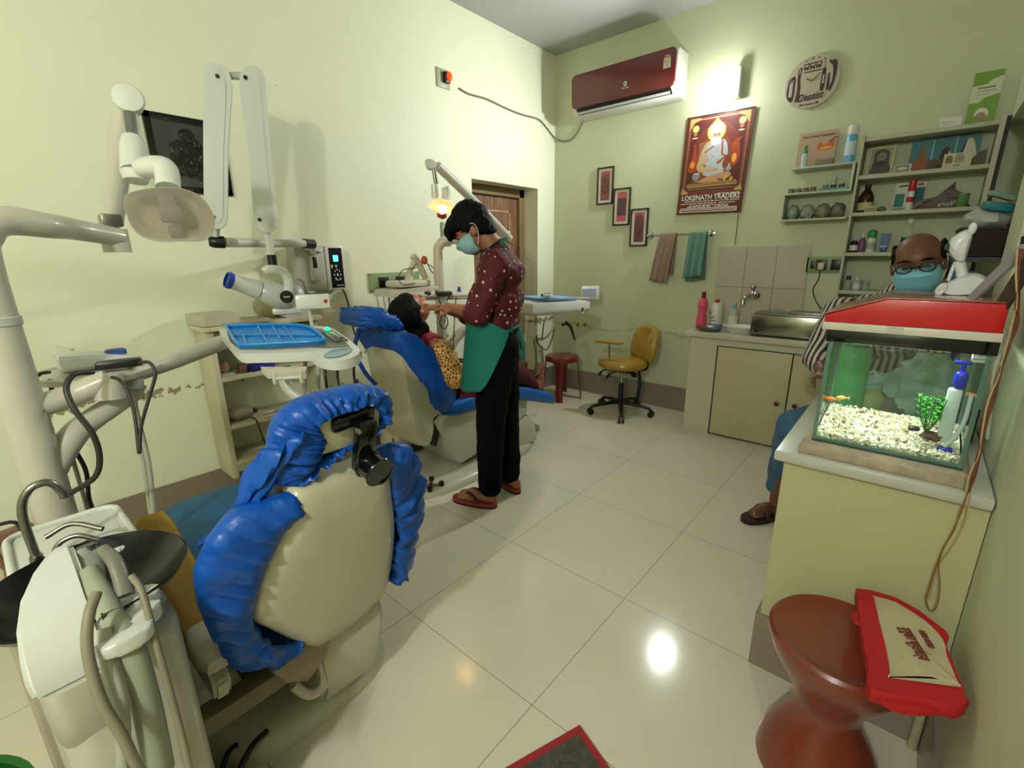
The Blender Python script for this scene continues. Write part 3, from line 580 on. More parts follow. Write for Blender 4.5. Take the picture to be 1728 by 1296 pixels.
obj('base', bm, mat('grey_plaster', (128, 116, 100), .7, bump=.3), t)
for k in range(8): bm = B(); ball(bm, c+V((-.042+k*.012, -.012+.004*sin(k), .040)), (.0055, .006, .012), u=8, v=6); obj('tooth', bm, mat('plaster_tooth', (170, 160, 140), .6), t)
bottle('aerosol_can', 'tall blue and white aerosol can with white cap on the top shelf', (atx(1433, 264, 3.80), 3.80, 1.868), [(.030, 0), (.031, .004), (.029, .012), (.030, .02), (.030, .15), (.024, .16)], mat('sky_blue_can', (96, 160, 196), .3, var=.2, scale=14), [(.027, .158), (.027, .205), (.024, .212)], PAPER, (.0303, .04, .12), mat('pale_can_label', (186, 200, 214), .4))
# middle tier: casts and teal tray
for i in range(4):
    c = V((-.765+i*.042, 3.805, 1.712)); bm = B(); rings(bm, [[c+V((.020*cos(a*pi/8), .022*sin(a*pi/8), z)) for a in range(16)] for z in (0, .02)])
    for k in range(7): a = pi*k/6; ball(bm, c+V((.015*cos(a+pi), -.016*sin(a), .024)), (.004, .004, .008), u=6, v=5)
    solo('dental_cast', bm, mat('brown_plaster', (124, 108, 90), .7, bump=.3), 'small brown plaster jaw cast on the middle shelf, %s' % ['leftmost of four', 'second of four from the left', 'third of four from the left', 'fourth, next to the teal tray'][i], 'dental cast', group='plaster casts on the middle shelf')
x0 = atx(1382, 315, 3.80); bm = B(); b2(bm, (x0, 3.79, 1.713), (x0+.16, 3.88, 1.728), bev=.003); solo('teal_tray', bm, mat('teal_plastic', (84, 150, 140), .4), 'teal tray holding small jars on the middle shelf', 'tray')
for i, (dx, c_) in enumerate(((.03, (110, 140, 110)), (.075, (70, 64, 60)), (.12, (70, 74, 84)))):
    bottle('small_jar', ['green jar at the left of the teal tray', 'dark brown jar in the middle of the teal tray', 'dark grey jar at the right of the teal tray'][i], (x0+dx, 3.83, 1.728), [(.015, 0), (.016, .004), (.016, .022)], mat('jar_%d' % i, c_, .4), [(.0165, .022), (.0165, .03)], GREYW, cat='jar', lid='lid')
bottle('glass_figurine', 'clear glass ornament behind the jars of the teal tray', (x0+.07, 3.875, 1.728), [(.018, 0), (.006, .01), (.006, .03), (.02, .05), (.012, .07), (.016, .085)], clear('glass_clear', (214, 222, 200), .4, .05), cat='ornament')
bag_m = clear('cloudy_bag', (170, 178, 160), .75, .3)
def lump(bm, c, r, seed, amp=.25, f=30, u=18, v=12):
    q = bmesh.ops.create_uvsphere(bm, u_segments=u, v_segments=v, radius=1)
    for k in q['verts']:
        n = k.co.copy(); s = 1+amp*noise.noise(n*2.3+V((seed, 0, 0)))+amp*.4*noise.noise(n*6+V((0, seed, 0)))
        k.co = V((c[0]+n.x*r[0]*s, c[1]+n.y*r[1]*s, c[2]+max(-.96, n.z*s)*r[2]))
for i, (px, c_, w_, lb) in enumerate(((1338, (142, 160, 140), .038, 'crumpled pale teal bag at the left end of the lowest white shelf'), (1362, (150, 158, 138), .042, 'cloudy plastic bag of small parts on the lowest white shelf, second from left'), (1388, (132, 128, 104), .042, 'dull green plastic bag on the lowest white shelf, third from left'), (1413, (116, 112, 90), .040, 'dark olive plastic bag at the right end of the lowest white shelf'))):
    bm = B(); lump(bm, (atx(px, 360, 3.83), 3.83, 1.545+.045), (w_, .045, .048), i*7); solo('plastic_bag', bm, mat('bag_%d' % i, c_, .35, var=.25, scale=30, bump=.5, bscale=50), lb, 'bag', group='bags on the lowest white shelf')
# ---------------------------------------------------------------- tall open rack
RK = mat('grey_green_rack_paint', (176, 176, 152), .5, var=.05)
t = thing('open_rack', 'tall grey open rack of bottles and pictures beside the right corner', 'rack', (-.11, 3.8, .8))
for z in (1.985, 1.775, 1.563, 1.325, 1.09): bm = B(); b2(bm, (-.392, 3.71, z-.022), (.178, YB, z), bev=.001); obj('shelf_board', bm, RK, t)
for x in (-.405, .178): bm = B(); b2(bm, (x, 3.705, .776), (x+.013 if x < 0 else x+.022, YB, 2.0)); obj('side_panel', bm, RK, t)
bm = B(); b2(bm, (.201, 3.72, .776), (.2195, YB, 2.0)); obj('wall_gap_shade', bm, mat('gap_shade_brown', (50, 30, 18), .6), t)  # dark slab painted for the shade in the gap between rack and wall
def card(name, label, px0, px1, y, z, h, mt, items=None, cat='box', th=.02, lean=0, py=300):
    x0, x1 = atx(px0, py, y), atx(px1, py, y); t = thing(name, label, cat, ((x0+x1)/2, y, z)); bm = B(); W = V((0, lean, h)); U = V((x1-x0, 0, 0))
    N = U.cross(W).normalized(); N = N if N.y < 0 else -N
    prism(bm, rect(0, 0, 1, 1), (x0, y, z+.0005), U, W, -N, th); obj('panel', bm, mt, t)
    if items: art('print', V((x0, y, z+.0005))+N*.0003, U, W, items, t, N=N, step=.0002)
    return t, V((x0, y, z)), U, W, N
card('paper_carton', 'small white carton lying on top of the tall rack', 1588, 1624, 3.75, 1.985, .052, PAPER, [((170, 172, 168), rect(.1, .5, .6, .6)), ((180, 182, 178), rect(.1, .3, .75, .38))], th=.06, py=200)
t, o, U, W, N = card('toothpaste_poster', 'green and white card with a tooth emblem standing on the tall rack', 1634, 1683, 3.77, 1.985, .26, mat('lime_green_card', (116, 150, 58), .4),
     [((196, 200, 176), [(.0, .42), (.35, .42), (.5, .5), (1, .56), (1, .88), (.65, .84), (.5, .76), (0, .74)]), ((150, 160, 140), rect(.15, .62, .85, .64)), ((110, 120, 100), rect(.2, .68, .8, .71)), ((150, 160, 140), rect(.2, .56, .7, .575)),
      ((206, 206, 186), bez([(.28, .14), (.26, .22), (.38, .30), (.6, .30), (.74, .22), (.70, .14), (.60, .2), (.38, .2)])), ((140, 128, 100), bez([(.36, .03), (.34, .16), (.42, .22), (.58, .22), (.66, .16), (.62, .03), (.5, .08)]))], cat='card', th=.012, lean=.03, py=180)
# row 1
t, o, U, W, N = card('photo_frame', 'grey portrait photo in a pale gilt frame on the rack top shelf', 1462, 1505, 3.78, 1.775, .165, mat('pale_gilt', (196, 186, 136), .35), [((150, 148, 128), rect(.07, .06, .93, .94)), ((82, 74, 72), bez([(.12, .08), (.22, .5), (.24, .8), (.5, .9), (.8, .78), (.82, .45), (.9, .08)])), ((132, 122, 116), ellp(.52, .62, .18, .18)), ((100, 92, 90), rect(.40, .62, .64, .65)), ((62, 56, 54), ellp(.5, .40, .2, .1))], cat='photo frame', th=.01, lean=.03, py=285)
card('crystal_frame', 'small clear crystal plaque beside the portrait photo', 1509, 1538, 3.76, 1.775, .045, clear('crystal', (170, 170, 140), .8, .1), [((120, 120, 96), rect(.1, .1, .9, .9)), ((190, 190, 160), ellp(.5, .5, .3, .2))], cat='plaque', py=280)
it = [((72, 122, 132), rect(0, 0, 1, 1)), ((176, 196, 190), rect(.325, .0, .34, 1)), ((176, 196, 190), rect(.655, 0, .67, 1)),
      ((150, 92, 58), bez([(.04, .0), (.06, .35), (.14, .5), (.16, .75), (.21, .78), (.24, .5), (.31, .3), (.32, .0)])), ((196, 190, 168), bez([(.40, .15), (.45, .4), (.5, .6), (.6, .55), (.62, .2), (.5, .1)])), ((60, 52, 48), bez([(.44, .35), (.5, .7), (.58, .65), (.52, .3)])), ((200, 196, 170), rect(.36, 0, .64, .15)),
      ((206, 202, 180), bez([(.72, .0), (.74, .4), (.80, .85), (.88, .88), (.94, .6), (.98, .3), (.98, .0)])), ((60, 56, 56), bez([(.72, .35), (.78, .8), (.80, .82), (.76, .35)])), ((140, 130, 116), rect(.74, .25, .9, .3)), ((190, 184, 160), rect(.68, 0, .98, .12))]
card('triptych_picture', 'wide blue picture of three seated robed figures on the rack top shelf', 1533, 1648, 3.83, 1.775, .175, mat('picture_edge', (60, 80, 80), .5), it, cat='picture', th=.008, lean=.02, py=275)
card('small_carton', 'small brown printed carton in front of the blue picture', 1564, 1590, 3.76, 1.775, .055, mat('brown_carton', (92, 64, 54), .6), [((40, 26, 24), rect(.55, .1, .9, .45))], th=.03, py=280)
card('desk_plaque', 'cream desk plaque with two arches in front of the blue picture', 1591, 1638, 3.755, 1.775, .075, mat('cream_plaque', (186, 182, 152), .5), [((120, 104, 80), bez([(.08, .35), (.1, .8), (.3, .8), (.32, .35)])), ((150, 140, 108), bez([(.4, .35), (.45, .9), (.7, .85), (.72, .35)])), ((110, 104, 84), rect(.4, .12, .65, .2))], cat='plaque', th=.03, py=275)
t = thing('stone_ornament', 'grey brown pointed ornament at the right end of the rack top shelf', 'ornament', (.13, 3.8, 1.775)); bm = B(); prism(bm, [(-.03, 0), (-.028, .04), (0, .075), (.028, .09), (.03, 0)], (.13, 3.82, 1.775), (1, 0, 0), (0, 0, 1), (0, -1, 0), .03, bev=.004); obj('stone', bm, mat('grey_stone', (104, 94, 76), .7, bump=.4), t)
# row 2
z = 1.563
bottle('syrup_bottle', 'large brown glass bottle with cream label on the second rack shelf', (atx(1459, 350, 3.80), 3.80, z), [(.040, 0), (.042, .008), (.042, .085), (.034, .11), (.016, .135), (.013, .15)], mat('brown_glass', (52, 26, 16), .12, coat=.4), [(.016, .148), (.016, .165)], BLACK, (.0424, .015, .06), mat('cream_label', (186, 176, 116), .6))
card('gold_carton', 'tiny gold-edged carton in front of the brown glass bottle', 1460, 1476, 3.74, z, .035, mat('gold_edge', (170, 160, 110), .4), [((130, 128, 100), rect(.05, .05, .95, .7))], py=350)
bm = B(); lump(bm, (atx(1488, 350, 3.77), 3.77, z+.014), (.022, .018, .016), 3); solo('pebble_ornament', bm, mat('olive_ornament', (110, 104, 76), .6, bump=.3), 'small olive lump ornament on the second rack shelf', 'ornament')
t, o, U, W, N = card('product_box', 'flat white and teal product box behind the red-capped tube', 1505, 1556, 3.86, z, .165, mat('white_carton', (206, 206, 190), .5), [((40, 120, 110), rect(.04, .16, .36, .62)), ((110, 160, 110), rect(.02, .02, .4, .14)), ((20, 92, 90), rect(.52, .2, .98, .80)), ((10, 60, 66), rect(.56, .3, .72, .7)), ((60, 60, 60), rect(.12, .86, .42, .91)), ((170, 70, 60), ellp(.82, .9, .1, .045)), ((30, 30, 30), rect(.58, .88, .66, .93))], cat='box', py=350)
bottle('paste_tube', 'white upright tube with a red top in front of the teal product box', (atx(1533, 350, 3.78), 3.78, z), [(.016, 0), (.017, .004), (.017, .105), (.012, .11)], WHITE, [(.017, .108), (.018, .112), (.018, .165), (.014, .168)], RED, (.0173, .045, .075), mat('red_band', (160, 40, 50), .5), cat='tube')
t = thing('brown_pouch', 'crumpled brown pouch with white lettering on the second rack shelf', 'pouch', (atx(1588, 348, 3.79), 3.79, z)); c = V(t.location)
PB = mat('brown_pouch_film', (72, 42, 36), .4, var=.15, bump=.4); bm = B(); prism(bm, bez([(-.12, 0), (-.10, .025), (-.03, .05), (.03, .055), (.09, .035), (.11, .0)], 4), c, (1, 0, 0), (0, .05, 1), (0, 1, 0), .04, bev=.008); obj('pouch', bm, PB, t)
bm = B(); prism(bm, [(-.09, .04), (-.02, .075), (.03, .13), (.04, .15), (.045, .10), (.08, .085), (.07, .06), (.0, .05)], c+V((0, .02, 0)), (1, 0, 0), (0, .1, 1), (0, 1, 0), .012, bev=.003); obj('folded_top', bm, PB, t)
bm = B(); prism(bm, [(-.13, .01), (-.12, .055), (-.04, .07), (-.02, .03)], c+V((0, .03, 0)), (1, 0, 0), (0, .1, 1), (0, 1, 0), .01, bev=.002); obj('paper_sleeve', bm, mat('taupe_paper', (124, 110, 88), .7), t)
text('lettering', 'Flora', c+V((.025, -.003, .025)), (-1, 0, -.05), (0, .05, 1), .035, mat('cream_ink', (206, 196, 176), .6), t, width=.08)
bottle('green_candle', 'small green glass jar at the right of the second rack shelf', (atx(1622, 345, 3.78), 3.78, z), [(.024, 0), (.026, .004), (.028, .075)], clear('green_glass', (96, 130, 76), .85), cat='jar')
# row 3
z = 1.325
bottle('medicine_bottle', 'short brown bottle with white label, leftmost on the third rack shelf', (atx(1441, 414, 3.79), 3.79, z), [(.022, 0), (.023, .004), (.023, .06), (.012, .075)], mat('brown_glass', (52, 26, 16), .12), [(.013, .073), (.013, .092)], GREYW, (.0234, .012, .045), PAPER)
bottle('mouthwash_bottle', 'slim bottle of magenta liquid on the third rack shelf', (atx(1454, 414, 3.77), 3.77, z), [(.018, 0), (.019, .004), (.019, .055), (.017, .07), (.008, .09)], mat('magenta_liquid', (120, 70, 110), .25), [(.008, .088), (.006, .12)], PAPER)
bottle('sanitiser_bottle', 'white bottle with a green flip cap on the third rack shelf', (atx(1469, 414, 3.79), 3.79, z), [(.026, 0), (.027, .004), (.027, .07), (.018, .09)], WHITE, [(.020, .088), (.024, .095), (.024, .125), (.012, .135)], mat('green_cap2', (60, 140, 80), .4), (.0273, .02, .06), mat('pale_green_label', (150, 170, 150), .5))
t = thing('cream_tube', 'blue squeeze tube standing on its cap on the third rack shelf', 'tube', (atx(1492, 413, 3.79), 3.79, z)); c = V(t.location); bm = B(); rings(bm, [[c+V((a*.5*sx, b_*.5*sy, z_)) for sx, sy in ((-1, -1), (1, -1), (1, 1), (-1, 1))] for a, b_, z_ in ((.036, .03, .028), (.044, .02, .06), (.052, .004, .11))]); obj('tube', bm, mat('royal_blue_tube', (30, 66, 130), .35), t)
bm = B(); box(bm, c+V((0, 0, .014)), (.034, .03, .028), bev=.004); obj('cap', bm, mat('royal_blue_tube', (30, 66, 130)), t); bm = B(); box(bm, c+V((0, -.0135, .034)), (.034, .003, .006)); obj('band', bm, PAPER, t)
bottle('green_liquid_bottle', 'tall clear bottle half full of dark green liquid on the third rack shelf', (atx(1530, 410, 3.79), 3.79, z), [(.030, 0), (.031, .004), (.031, .085)], mat('dark_green_liquid', (16, 76, 40), .15), [(.013, .165), (.014, .19)], PAPER, (.0315, .03, .05), mat('pale_green_label', (150, 170, 150), .5))
bm = B(); lathe(bm, [(.031, .087), (.030, .10), (.018, .14), (.012, .165)], (atx(1530, 410, 3.79), 3.79, z), n=22, cap=False); ob = obj('clear_neck', bm, clear('glass_clear', (214, 222, 200), .4), bpy.data.objects['green_liquid_bottle'])
card('white_carton', 'white carton lying on the third rack shelf right of the green bottle', 1594, 1640, 3.78, z, .05, PAPER, th=.06, py=400)
card('grey_carton', 'thin grey booklet lying on the white carton of the third rack shelf', 1592, 1626, 3.76, z+.0515, .012, mat('grey_booklet', (120, 116, 100), .7), th=.06, py=395, cat='booklet')
card('brown_folder', 'tall brown folder leaning at the right end of the third rack shelf', 1630, 1648, 3.85, z, .17, mat('brown_folder', (116, 96, 70), .7), th=.01, py=395, cat='folder')
bottle('vial', 'small white capped vial just behind the seated man on the third rack shelf', (atx(1549, 410, 3.80), 3.80, z), [(.016, 0), (.017, .004), (.017, .05)], GREYW, [(.018, .05), (.018, .066)], WHITE)
# row 4
z = 1.09
bottle('drops_bottle', 'small clear bottle with dark blue cap, leftmost on the fourth rack shelf', (atx(1431, 476, 3.80), 3.80, z), [(.020, 0), (.021, .004), (.021, .055), (.012, .065)], clear('clear_plastic', (206, 212, 200), .45), [(.014, .064), (.014, .088)], mat('navy_cap', (30, 40, 110), .4))
bottle('white_drops_bottle', 'squat white bottle second from left on the fourth rack shelf', (atx(1446, 476, 3.78), 3.78, z), [(.022, 0), (.023, .004), (.023, .055), (.012, .065)], GREYW, [(.012, .064), (.012, .085)], PAPER, (.0233, .012, .04), PAPER)
bottle('clear_jar', 'small clear jar third from left on the fourth rack shelf', (atx(1461, 474, 3.82), 3.82, z), [(.02, 0), (.021, .004), (.021, .05)], clear('clear_plastic', (206, 212, 200), .45), [(.022, .05), (.022, .06)], GREYW, cat='jar', lid='lid')
# ================================================================ cloth covers
def plane_at(px, py, x0, z0, k, off=0):
    """pixel -> point on the leaning plane x = x0+off + k (z-z0)"""
    r = ray(px, py); t = (x0+off+k*(CAM.z-z0)-CAM.x)/(r.x-k*r.z); return CAM+r*t
def cover(outline, inner, o, U, W, N, thick, amp=.010, seed=1, n=200, puff=.02, press=None):
    """gathered elastic cloth: front face over a pad, rolled round the edge to a puckered hem at the back.
    outline / inner hem: (u,v) loops of equal length in the plane o+U*u+W*v, N points to the back (hem side)"""
    def loop(pts):
        q = spline([(a, b, 0) for a, b in pts]+[(pts[0][0], pts[0][1], 0)], 12); L = [0]
        for a, b in zip(q, q[1:]): L.append(L[-1]+(b-a).length)
        out = []; j = 0
        for i in range(n):
            s = L[-1]*i/n
            while L[j+1] < s: j += 1
            f = (s-L[j])/max(1e-9, L[j+1]-L[j]); out.append(q[j].lerp(q[j+1], f))
        return out
    A = loop(outline); Bq = loop(inner); c = sum(A, V())/n; rs = []
    for fr, back, bl, wr in ((.02, -thick-puff, 0, 0), (.35, -thick-puff, 0, .2), (.7, -thick-puff*.8, 0, .35), (.9, -thick*.9, 0, .5), (1.0, -thick*.6, 0, .7), (1.05, -thick*.3, 0, .8), (1.05, 0, 0, .9), (1.0, .012, .15, 1), (0, .024, .4, 1.15), (0, .028, .65, 1.25), (0, .026, .85, 1.2), (0, .014, 1.0, 1.0), (0, .004, 1.0, .8)):
        row = []
        for i in range(n):
            a = A[i]; b_ = Bq[i]
            p = c+(a-c)*fr if bl == 0 else a.lerp(b_, bl)
            if bl == .15: p = a.lerp(b_, .08)
            th = i/n*2*pi
            w1 = noise.noise(V((cos(th)*9+seed, sin(th)*9, fr*1.2+bl*1.3)))
            w2 = noise.noise(V((cos(th)*26+seed*3, sin(th)*26, bl*.8)))
            pr = press(p.x, p.y) if press else 0
            d_ = pr*(1 if back > -.02 else 0)+amp*wr*(w1*1.3+w2*(.35+.9*bl))
            rad = (p-c).normalized() if (p-c).length > 1e-5 else V((0, 0, 0))
            row.append(V(o)+V(U)*(p.x+rad.x*d_*.6)+V(W)*(p.y+rad.y*d_*.6)+V(N)*(back+d_))
        rs.append(row)
    bm = B(); rings(bm, rs, False); bm.faces.new([v for v in bm.verts[:n]][::-1]) if False else None
    bm.verts.ensure_lookup_table(); bm.faces.new([bm.verts[i] for i in range(n)][::-1]); return bm
# ================================================================ near chair
ch = thing('dental_chair', 'empty dental chair in the foreground with ruffled bright blue covers on its back and headrest', 'dental chair', (-1.5, .45, 0))
# base plate
bm = B(); out = []
for k in range(64):
    a = 2*pi*k/64; e = .45; cx, sy = cos(a), sin(a); out.append((-1.56+.43*math.copysign(abs(cx)**e if cx > 0 else abs(cx)**.6, cx), .445+.30*math.copysign(abs(sy)**.62, sy)))
rings(bm, [[V((x, y, z)) if s == 1 else V((-1.56+(x+1.56)*s, .445+(y-.445)*s, z)) for x, y in out] for s, z in ((1.0, 0), (1.0, .012), (.965, .035), (.90, .055), (.80, .062), (.001, .066))])
obj('base_plate', bm, CREAM, ch)
# column hull
bm = B(); rings(bm, [[V(p) for p in q] for q in (
    [(-1.135, .44, .058), (-1.135, .62, .058), (-1.50, .64, .05), (-1.50, .42, .05)],
    [(-1.10, .44, .14), (-1.10, .625, .14), (-1.52, .64, .14), (-1.52, .42, .14)],
    [(-1.085, .43, .30), (-1.06, .63, .30), (-1.30, .64, .32), (-1.30, .42, .32)],
    [(-1.11, .44, .40), (-1.09, .62, .42), (-1.26, .62, .42), (-1.26, .44, .40)])])
bmesh.ops.bevel(bm, geom=list(bm.edges), offset=.012, segments=2, affect='EDGES'); obj('column_cover', bm, CREAM, ch)
bm = B(); b2(bm, (-1.95, .30, .12), (-1.30, .60, .30), bev=.02); obj('lift_frame', bm, mat('dark_mechanism', (40, 34, 28), .6, bump=.3), ch)
# back shell: leaning plane x = -1.05 + .3(z-.35)
K = .3; X0 = -1.05
def sh(y, z, off=0): return V((X0+off+K*(z-.35), y, z))
U = V((0, 1, 0)); W = V((K, 0, 1)); o = V((X0-K*.35, 0, 0)); N = V((1, 0, -K)).normalized()
shell = [(.345, .845), (.352, .866), (.372, .878), (.45, .872), (.555, .858), (.578, .852), (.588, .835), (.605, .76), (.628, .64), (.634, .52), (.628, .42), (.60, .375), (.52, .345), (.44, .340), (.405, .352), (.35, .43), (.295, .52), (.268, .565), (.262, .60), (.270, .66), (.295, .73), (.325, .79)]
sq = bez(shell, 3); bm = B(); cx, cy = .455, .62
rings(bm, [[o+U*(cx+(a-cx)*s)+W*(cy+(b_-cy)*s)+N*h for a, b_ in sq] for s, h in ((1.0, -.05), (1.0, -.012), (.985, .002), (.93, .014), (.75, .024), (.4, .03), (.01, .032))])
obj('back_shell', bm, mat('cream_back_shell', (188, 183, 158), .3, coat=.35, var=.04, scale=3), ch)
bc = [(.46, .835), (.555, .88), (.64, .865), (.695, .77), (.712, .65), (.708, .53), (.697, .44), (.668, .40), (.56, .45), (.46, .47), (.385, .40), (.30, .395), (.235, .47), (.205, .57), (.187, .68), (.195, .78), (.25, .85), (.35, .855)]
ic = [(.46, .80), (.54, .83), (.582, .82), (.605, .74), (.635, .62), (.638, .50), (.655, .44), (.645, .42), (.56, .47), (.46, .49), (.40, .43), (.35, .43), (.29, .50), (.262, .57), (.268, .64), (.285, .71), (.325, .79), (.38, .83)]
bm = cover(bc, ic, o, U, W, N, .075, amp=.011, seed=2, press=lambda u, v: -.05*max(0, min(1, (v-.80)/.02))*max(0, min(1, (u-.36)/.03))*max(0, min(1, (.60-u)/.02)) - .05*max(0, min(1, (.50-v)/.02))*max(0, min(1, (u-.365)/.02))*max(0, min(1, (.66-u)/.02))); obj('backrest_cover', bm, BLUE, ch, ang=80)
# seat
bm = B(); so = []
prof = [(-1.12, .22, .225), (-1.30, .215, .22), (-1.55, .20, .22), (-1.75, .195, .20), (-1.90, .16, .17), (-1.98, .09, .1), (-2.0, .03, .04)]
def seat_ring(x, hw, z0, z1, yc=.44, n=28):
    r = []
    for k in range(n):
        a = 2*pi*k/n; r.append(V((x, yc+hw*math.copysign(abs(cos(a))**.5, cos(a)), (z0+z1)/2+(z1-z0)/2*math.copysign(abs(sin(a))**.55, sin(a)))))
    return r
rings(bm, [seat_ring(x, hw, z0, z1) for x, hw, z0, z1 in ((-1.10, .16, .40, .45), (-1.13, .20, .38, .49), (-1.25, .215, .37, .51), (-1.50, .215, .38, .52), (-1.70, .21, .38, .515), (-1.86, .185, .38, .49), (-1.95, .14, .385, .47), (-1.99, .08, .395, .45), (-2.0, .02, .41, .44))])
obj('seat', bm, TEALC, ch)
bm = B(); b2(bm, (-1.9, .28, .28), (-1.16, .60, .375), bev=.03); obj('seat_pan', bm, CREAM, ch)
# ochre strip of the backrest upholstery seen beneath the cover
bm = B(); box(bm, (-.955, .405, .872), (.05, .12, .03), bev=.01); obj('backrest_pad', bm, OCHRE, ch)
# armrest
bm = B(); A0 = V((-1.475, .205, .655)); A1 = V((-1.13, .205, .50))
def arm_ring(p, w, h, n=24):
    return [p+V((0, w*math.copysign(abs(cos(a))**.45, cos(a)), 0))+V((.42, 0, .9))*h*math.copysign(abs(sin(a))**.45, sin(a)) for a in [2*pi*k/n for k in range(n)]]
rings(bm, [arm_ring(A0.lerp(A1, t), w, h) for t, w, h in ((-.02, .015, .012), (0, .034, .024), (.1, .042, .030), (.5, .044, .034), (.9, .042, .032), (1.0, .038, .028))])
obj('armrest', bm, OCHRE, ch)
bm = B(); rings(bm, [arm_ring(A0.lerp(A1, t), w, h) for t, w, h in ((.98, .036, .034), (1.06, .040, .042), (1.16, .038, .044), (1.24, .026, .028))]); arm2 = obj('armrest_cap', bm, CREAM, ch)
bm = B(); rings(bm, [[V((x, y, z)) for x, z in ((-1.42, .60), (-1.13, .46), (-1.06, .40), (-1.08, .34), (-1.30, .33), (-1.44, .40))] for y in (.185, .222)]); bmesh.ops.bevel(bm, geom=list(bm.edges), offset=.008, segments=2, affect='EDGES'); obj('armrest_bracket', bm, CREAM, ch)
bm = B(); b2(bm, (-1.20, -.02, .20), (-1.14, .46, .255), bev=.008); b2(bm, (-1.21, .40, .17), (-1.13, .47, .26), bev=.01); obj('swing_arm', bm, mat('dusty_beige_metal', (132, 120, 92), .55, var=.12), ch)
bm = B(); tube(bm, [(-1.13, .37, .20), (-1.115, .40, .15), (-1.11, .44, .15), (-1.12, .455, .20)], .014, 10); obj('release_handle', bm, OFFW, ch)
bm = B(); prism(bm, [(.30, .36), (.40, .395), (.45, .345), (.44, .29), (.385, .245), (.33, .29)], (-1.16, 0, 0), (0, 1, 0), (.2, 0, 1), (1, 0, 0), .05, bev=.01); obj('knee_cover', bm, mat('worn_brown_white_cover', (150, 130, 104), .5, var=.35, scale=14), ch)
# headrest
hp = V((-.895, .468, .985)); bm = B(); HW = V((K, 0, 1)).normalized()
rings(bm, [[hp+V((0, 1, 0))*(a*s)+HW*(b_*s)+N*h for a, b_ in rrect(.20, .105, .045)] for s, h in ((.9, -.05), (1, -.03), (1, .0), (.9, .015), (.5, .018))]); obj('headrest', bm, mat('cream_pad', (190, 184, 156), .4), ch)
ho = [(0.0, .075), (.07, .072), (.115, .045), (.12, -.01), (.095, -.03), (.06, -.055), (0, -.065), (-.06, -.085), (-.12, -.10), (-.135, -.06), (-.135, 0), (-.12, .04), (-.075, .068)]
hi = [(0.0, .045), (.055, .045), (.085, .02), (.095, -.005), (.085, -.018), (.05, -.04), (0, -.05), (-.05, -.075), (-.08, -.095), (-.045, -.045), (-.03, -.02), (-.05, .02), (-.05, .035)]
bm = cover(ho, hi, hp, V((0, 1, 0)), HW, N, .06, amp=.010, seed=5, n=160, puff=.015); obj('headrest_cover', bm, BLUE, ch, ang=80)
# cloth tail running from the headrest cover down to the back cover
rs = []
P0 = [(-.105, .02), (-.14, -.06), (-.175, -.13), (-.235, -.20)]
for i in range(26):
    t = i/25; f = t*3; a = min(2, int(f)); q = V((*P0[a], 0)).lerp(V((*P0[a+1], 0)), f-a); wd = .055*(1-t)+.04+.02*t
    row = []
    for k in range(18):
        v = k/17-.5; d_ = .010*sin(v*18+t*5)+.012*noise.noise(V((t*4, v*5, 3))); p = hp+V((0, 1, 0))*(q.x+v*wd*1.1)+HW*(q.y+v*wd*.7*(1-t)+v*.06*t)+N*(.012-.05*t*t+d_-.06*v*v*4*.4)
        row.append(p)
    rs.append(row)
bm = B(); rings(bm, rs, False, False); tl = obj('cover_tail', bm, BLUE, ch, ang=80); sm = tl.modifiers.new('s', 'SOLIDIFY'); sm.thickness = .006
# headrest mechanism
bm = B(); c = hp+N*.035
box(bm, c+V((.0, .035, -.035)), (.03, .045, .13), rot=(0, .29, 0), bev=.008); box(bm, c+V((-.01, .02, .03)), (.025, .10, .035), rot=(.1, .29, 0), bev=.008); obj('headrest_bracket', bm, GBLACK, ch)
bm = B(); cyl(bm, c+V((.0, .045, -.085))+N*-.005, c+V((.0, .045, -.085))+N*.035, .030, n=28); bmesh.ops.bevel(bm, geom=[e for e in bm.edges if len(e.link_faces) == 2 and e.calc_face_angle(0) > 1], offset=.004, segments=2, affect='EDGES'); obj('locking_knob', bm, GBLACK, ch)
bm = B(); cyl(bm, c+V((.018, .012, .008)), c+V((.018, .058, .014)), .009, n=16); obj('hinge_pin', bm, CHROME, ch)
# ================================================================ near treatment unit
un = thing('treatment_unit', 'white floor-standing treatment unit at the left edge with pole, black spittoon bowl and lamp arm', 'dental unit', (-1.2, .04, 0))
UNITC = mat('unit_cream_plastic', (186, 183, 166), .35, coat=.2, var=.05, scale=5)
bm = B(); prism(bm, rrect(.46, .19, .05), (-1.13, .042, 0), (1, 0, 0), (0, 1, 0), (0, 0, 1), .70, bev=.01); obj('tower', bm, UNITC, un)
bm = B(); rings(bm, [[V((-.955+(a)*s+dx, -.006+b_*s, z)) for a, b_ in rrect(.145, .092, .03)] for s, z, dx in ((.8, .54, -.03), (.95, .60, -.01), (1.0, .65, 0), (1.0, .705, 0))]); obj('front_shoulder', bm, UNITC, un)
bm = B(); b2(bm, (-1.06, -.050, 0), (-.915, .036, .60), bev=.02); obj('front_column', bm, UNITC, un)
bm = B(); HR = []
for x, z, yl in ((-1.10, .70, .015), (-1.10, .838, .018), (-1.07, .852, .005), (-1.03, .846, -.022), (-.985, .825, -.048), (-.945, .800, -.056), (-.91, .765, -.060), (-.895, .73, -.060), (-.892, .70, -.060)): HR.append([V((x, yl, z)), V((x, .036, z))])
vs = [[bm.verts.new(p) for p in r] for r in HR]
for k in range(len(vs)-1): bm.faces.new((vs[k][0], vs[k][1], vs[k+1][1], vs[k+1][0]))
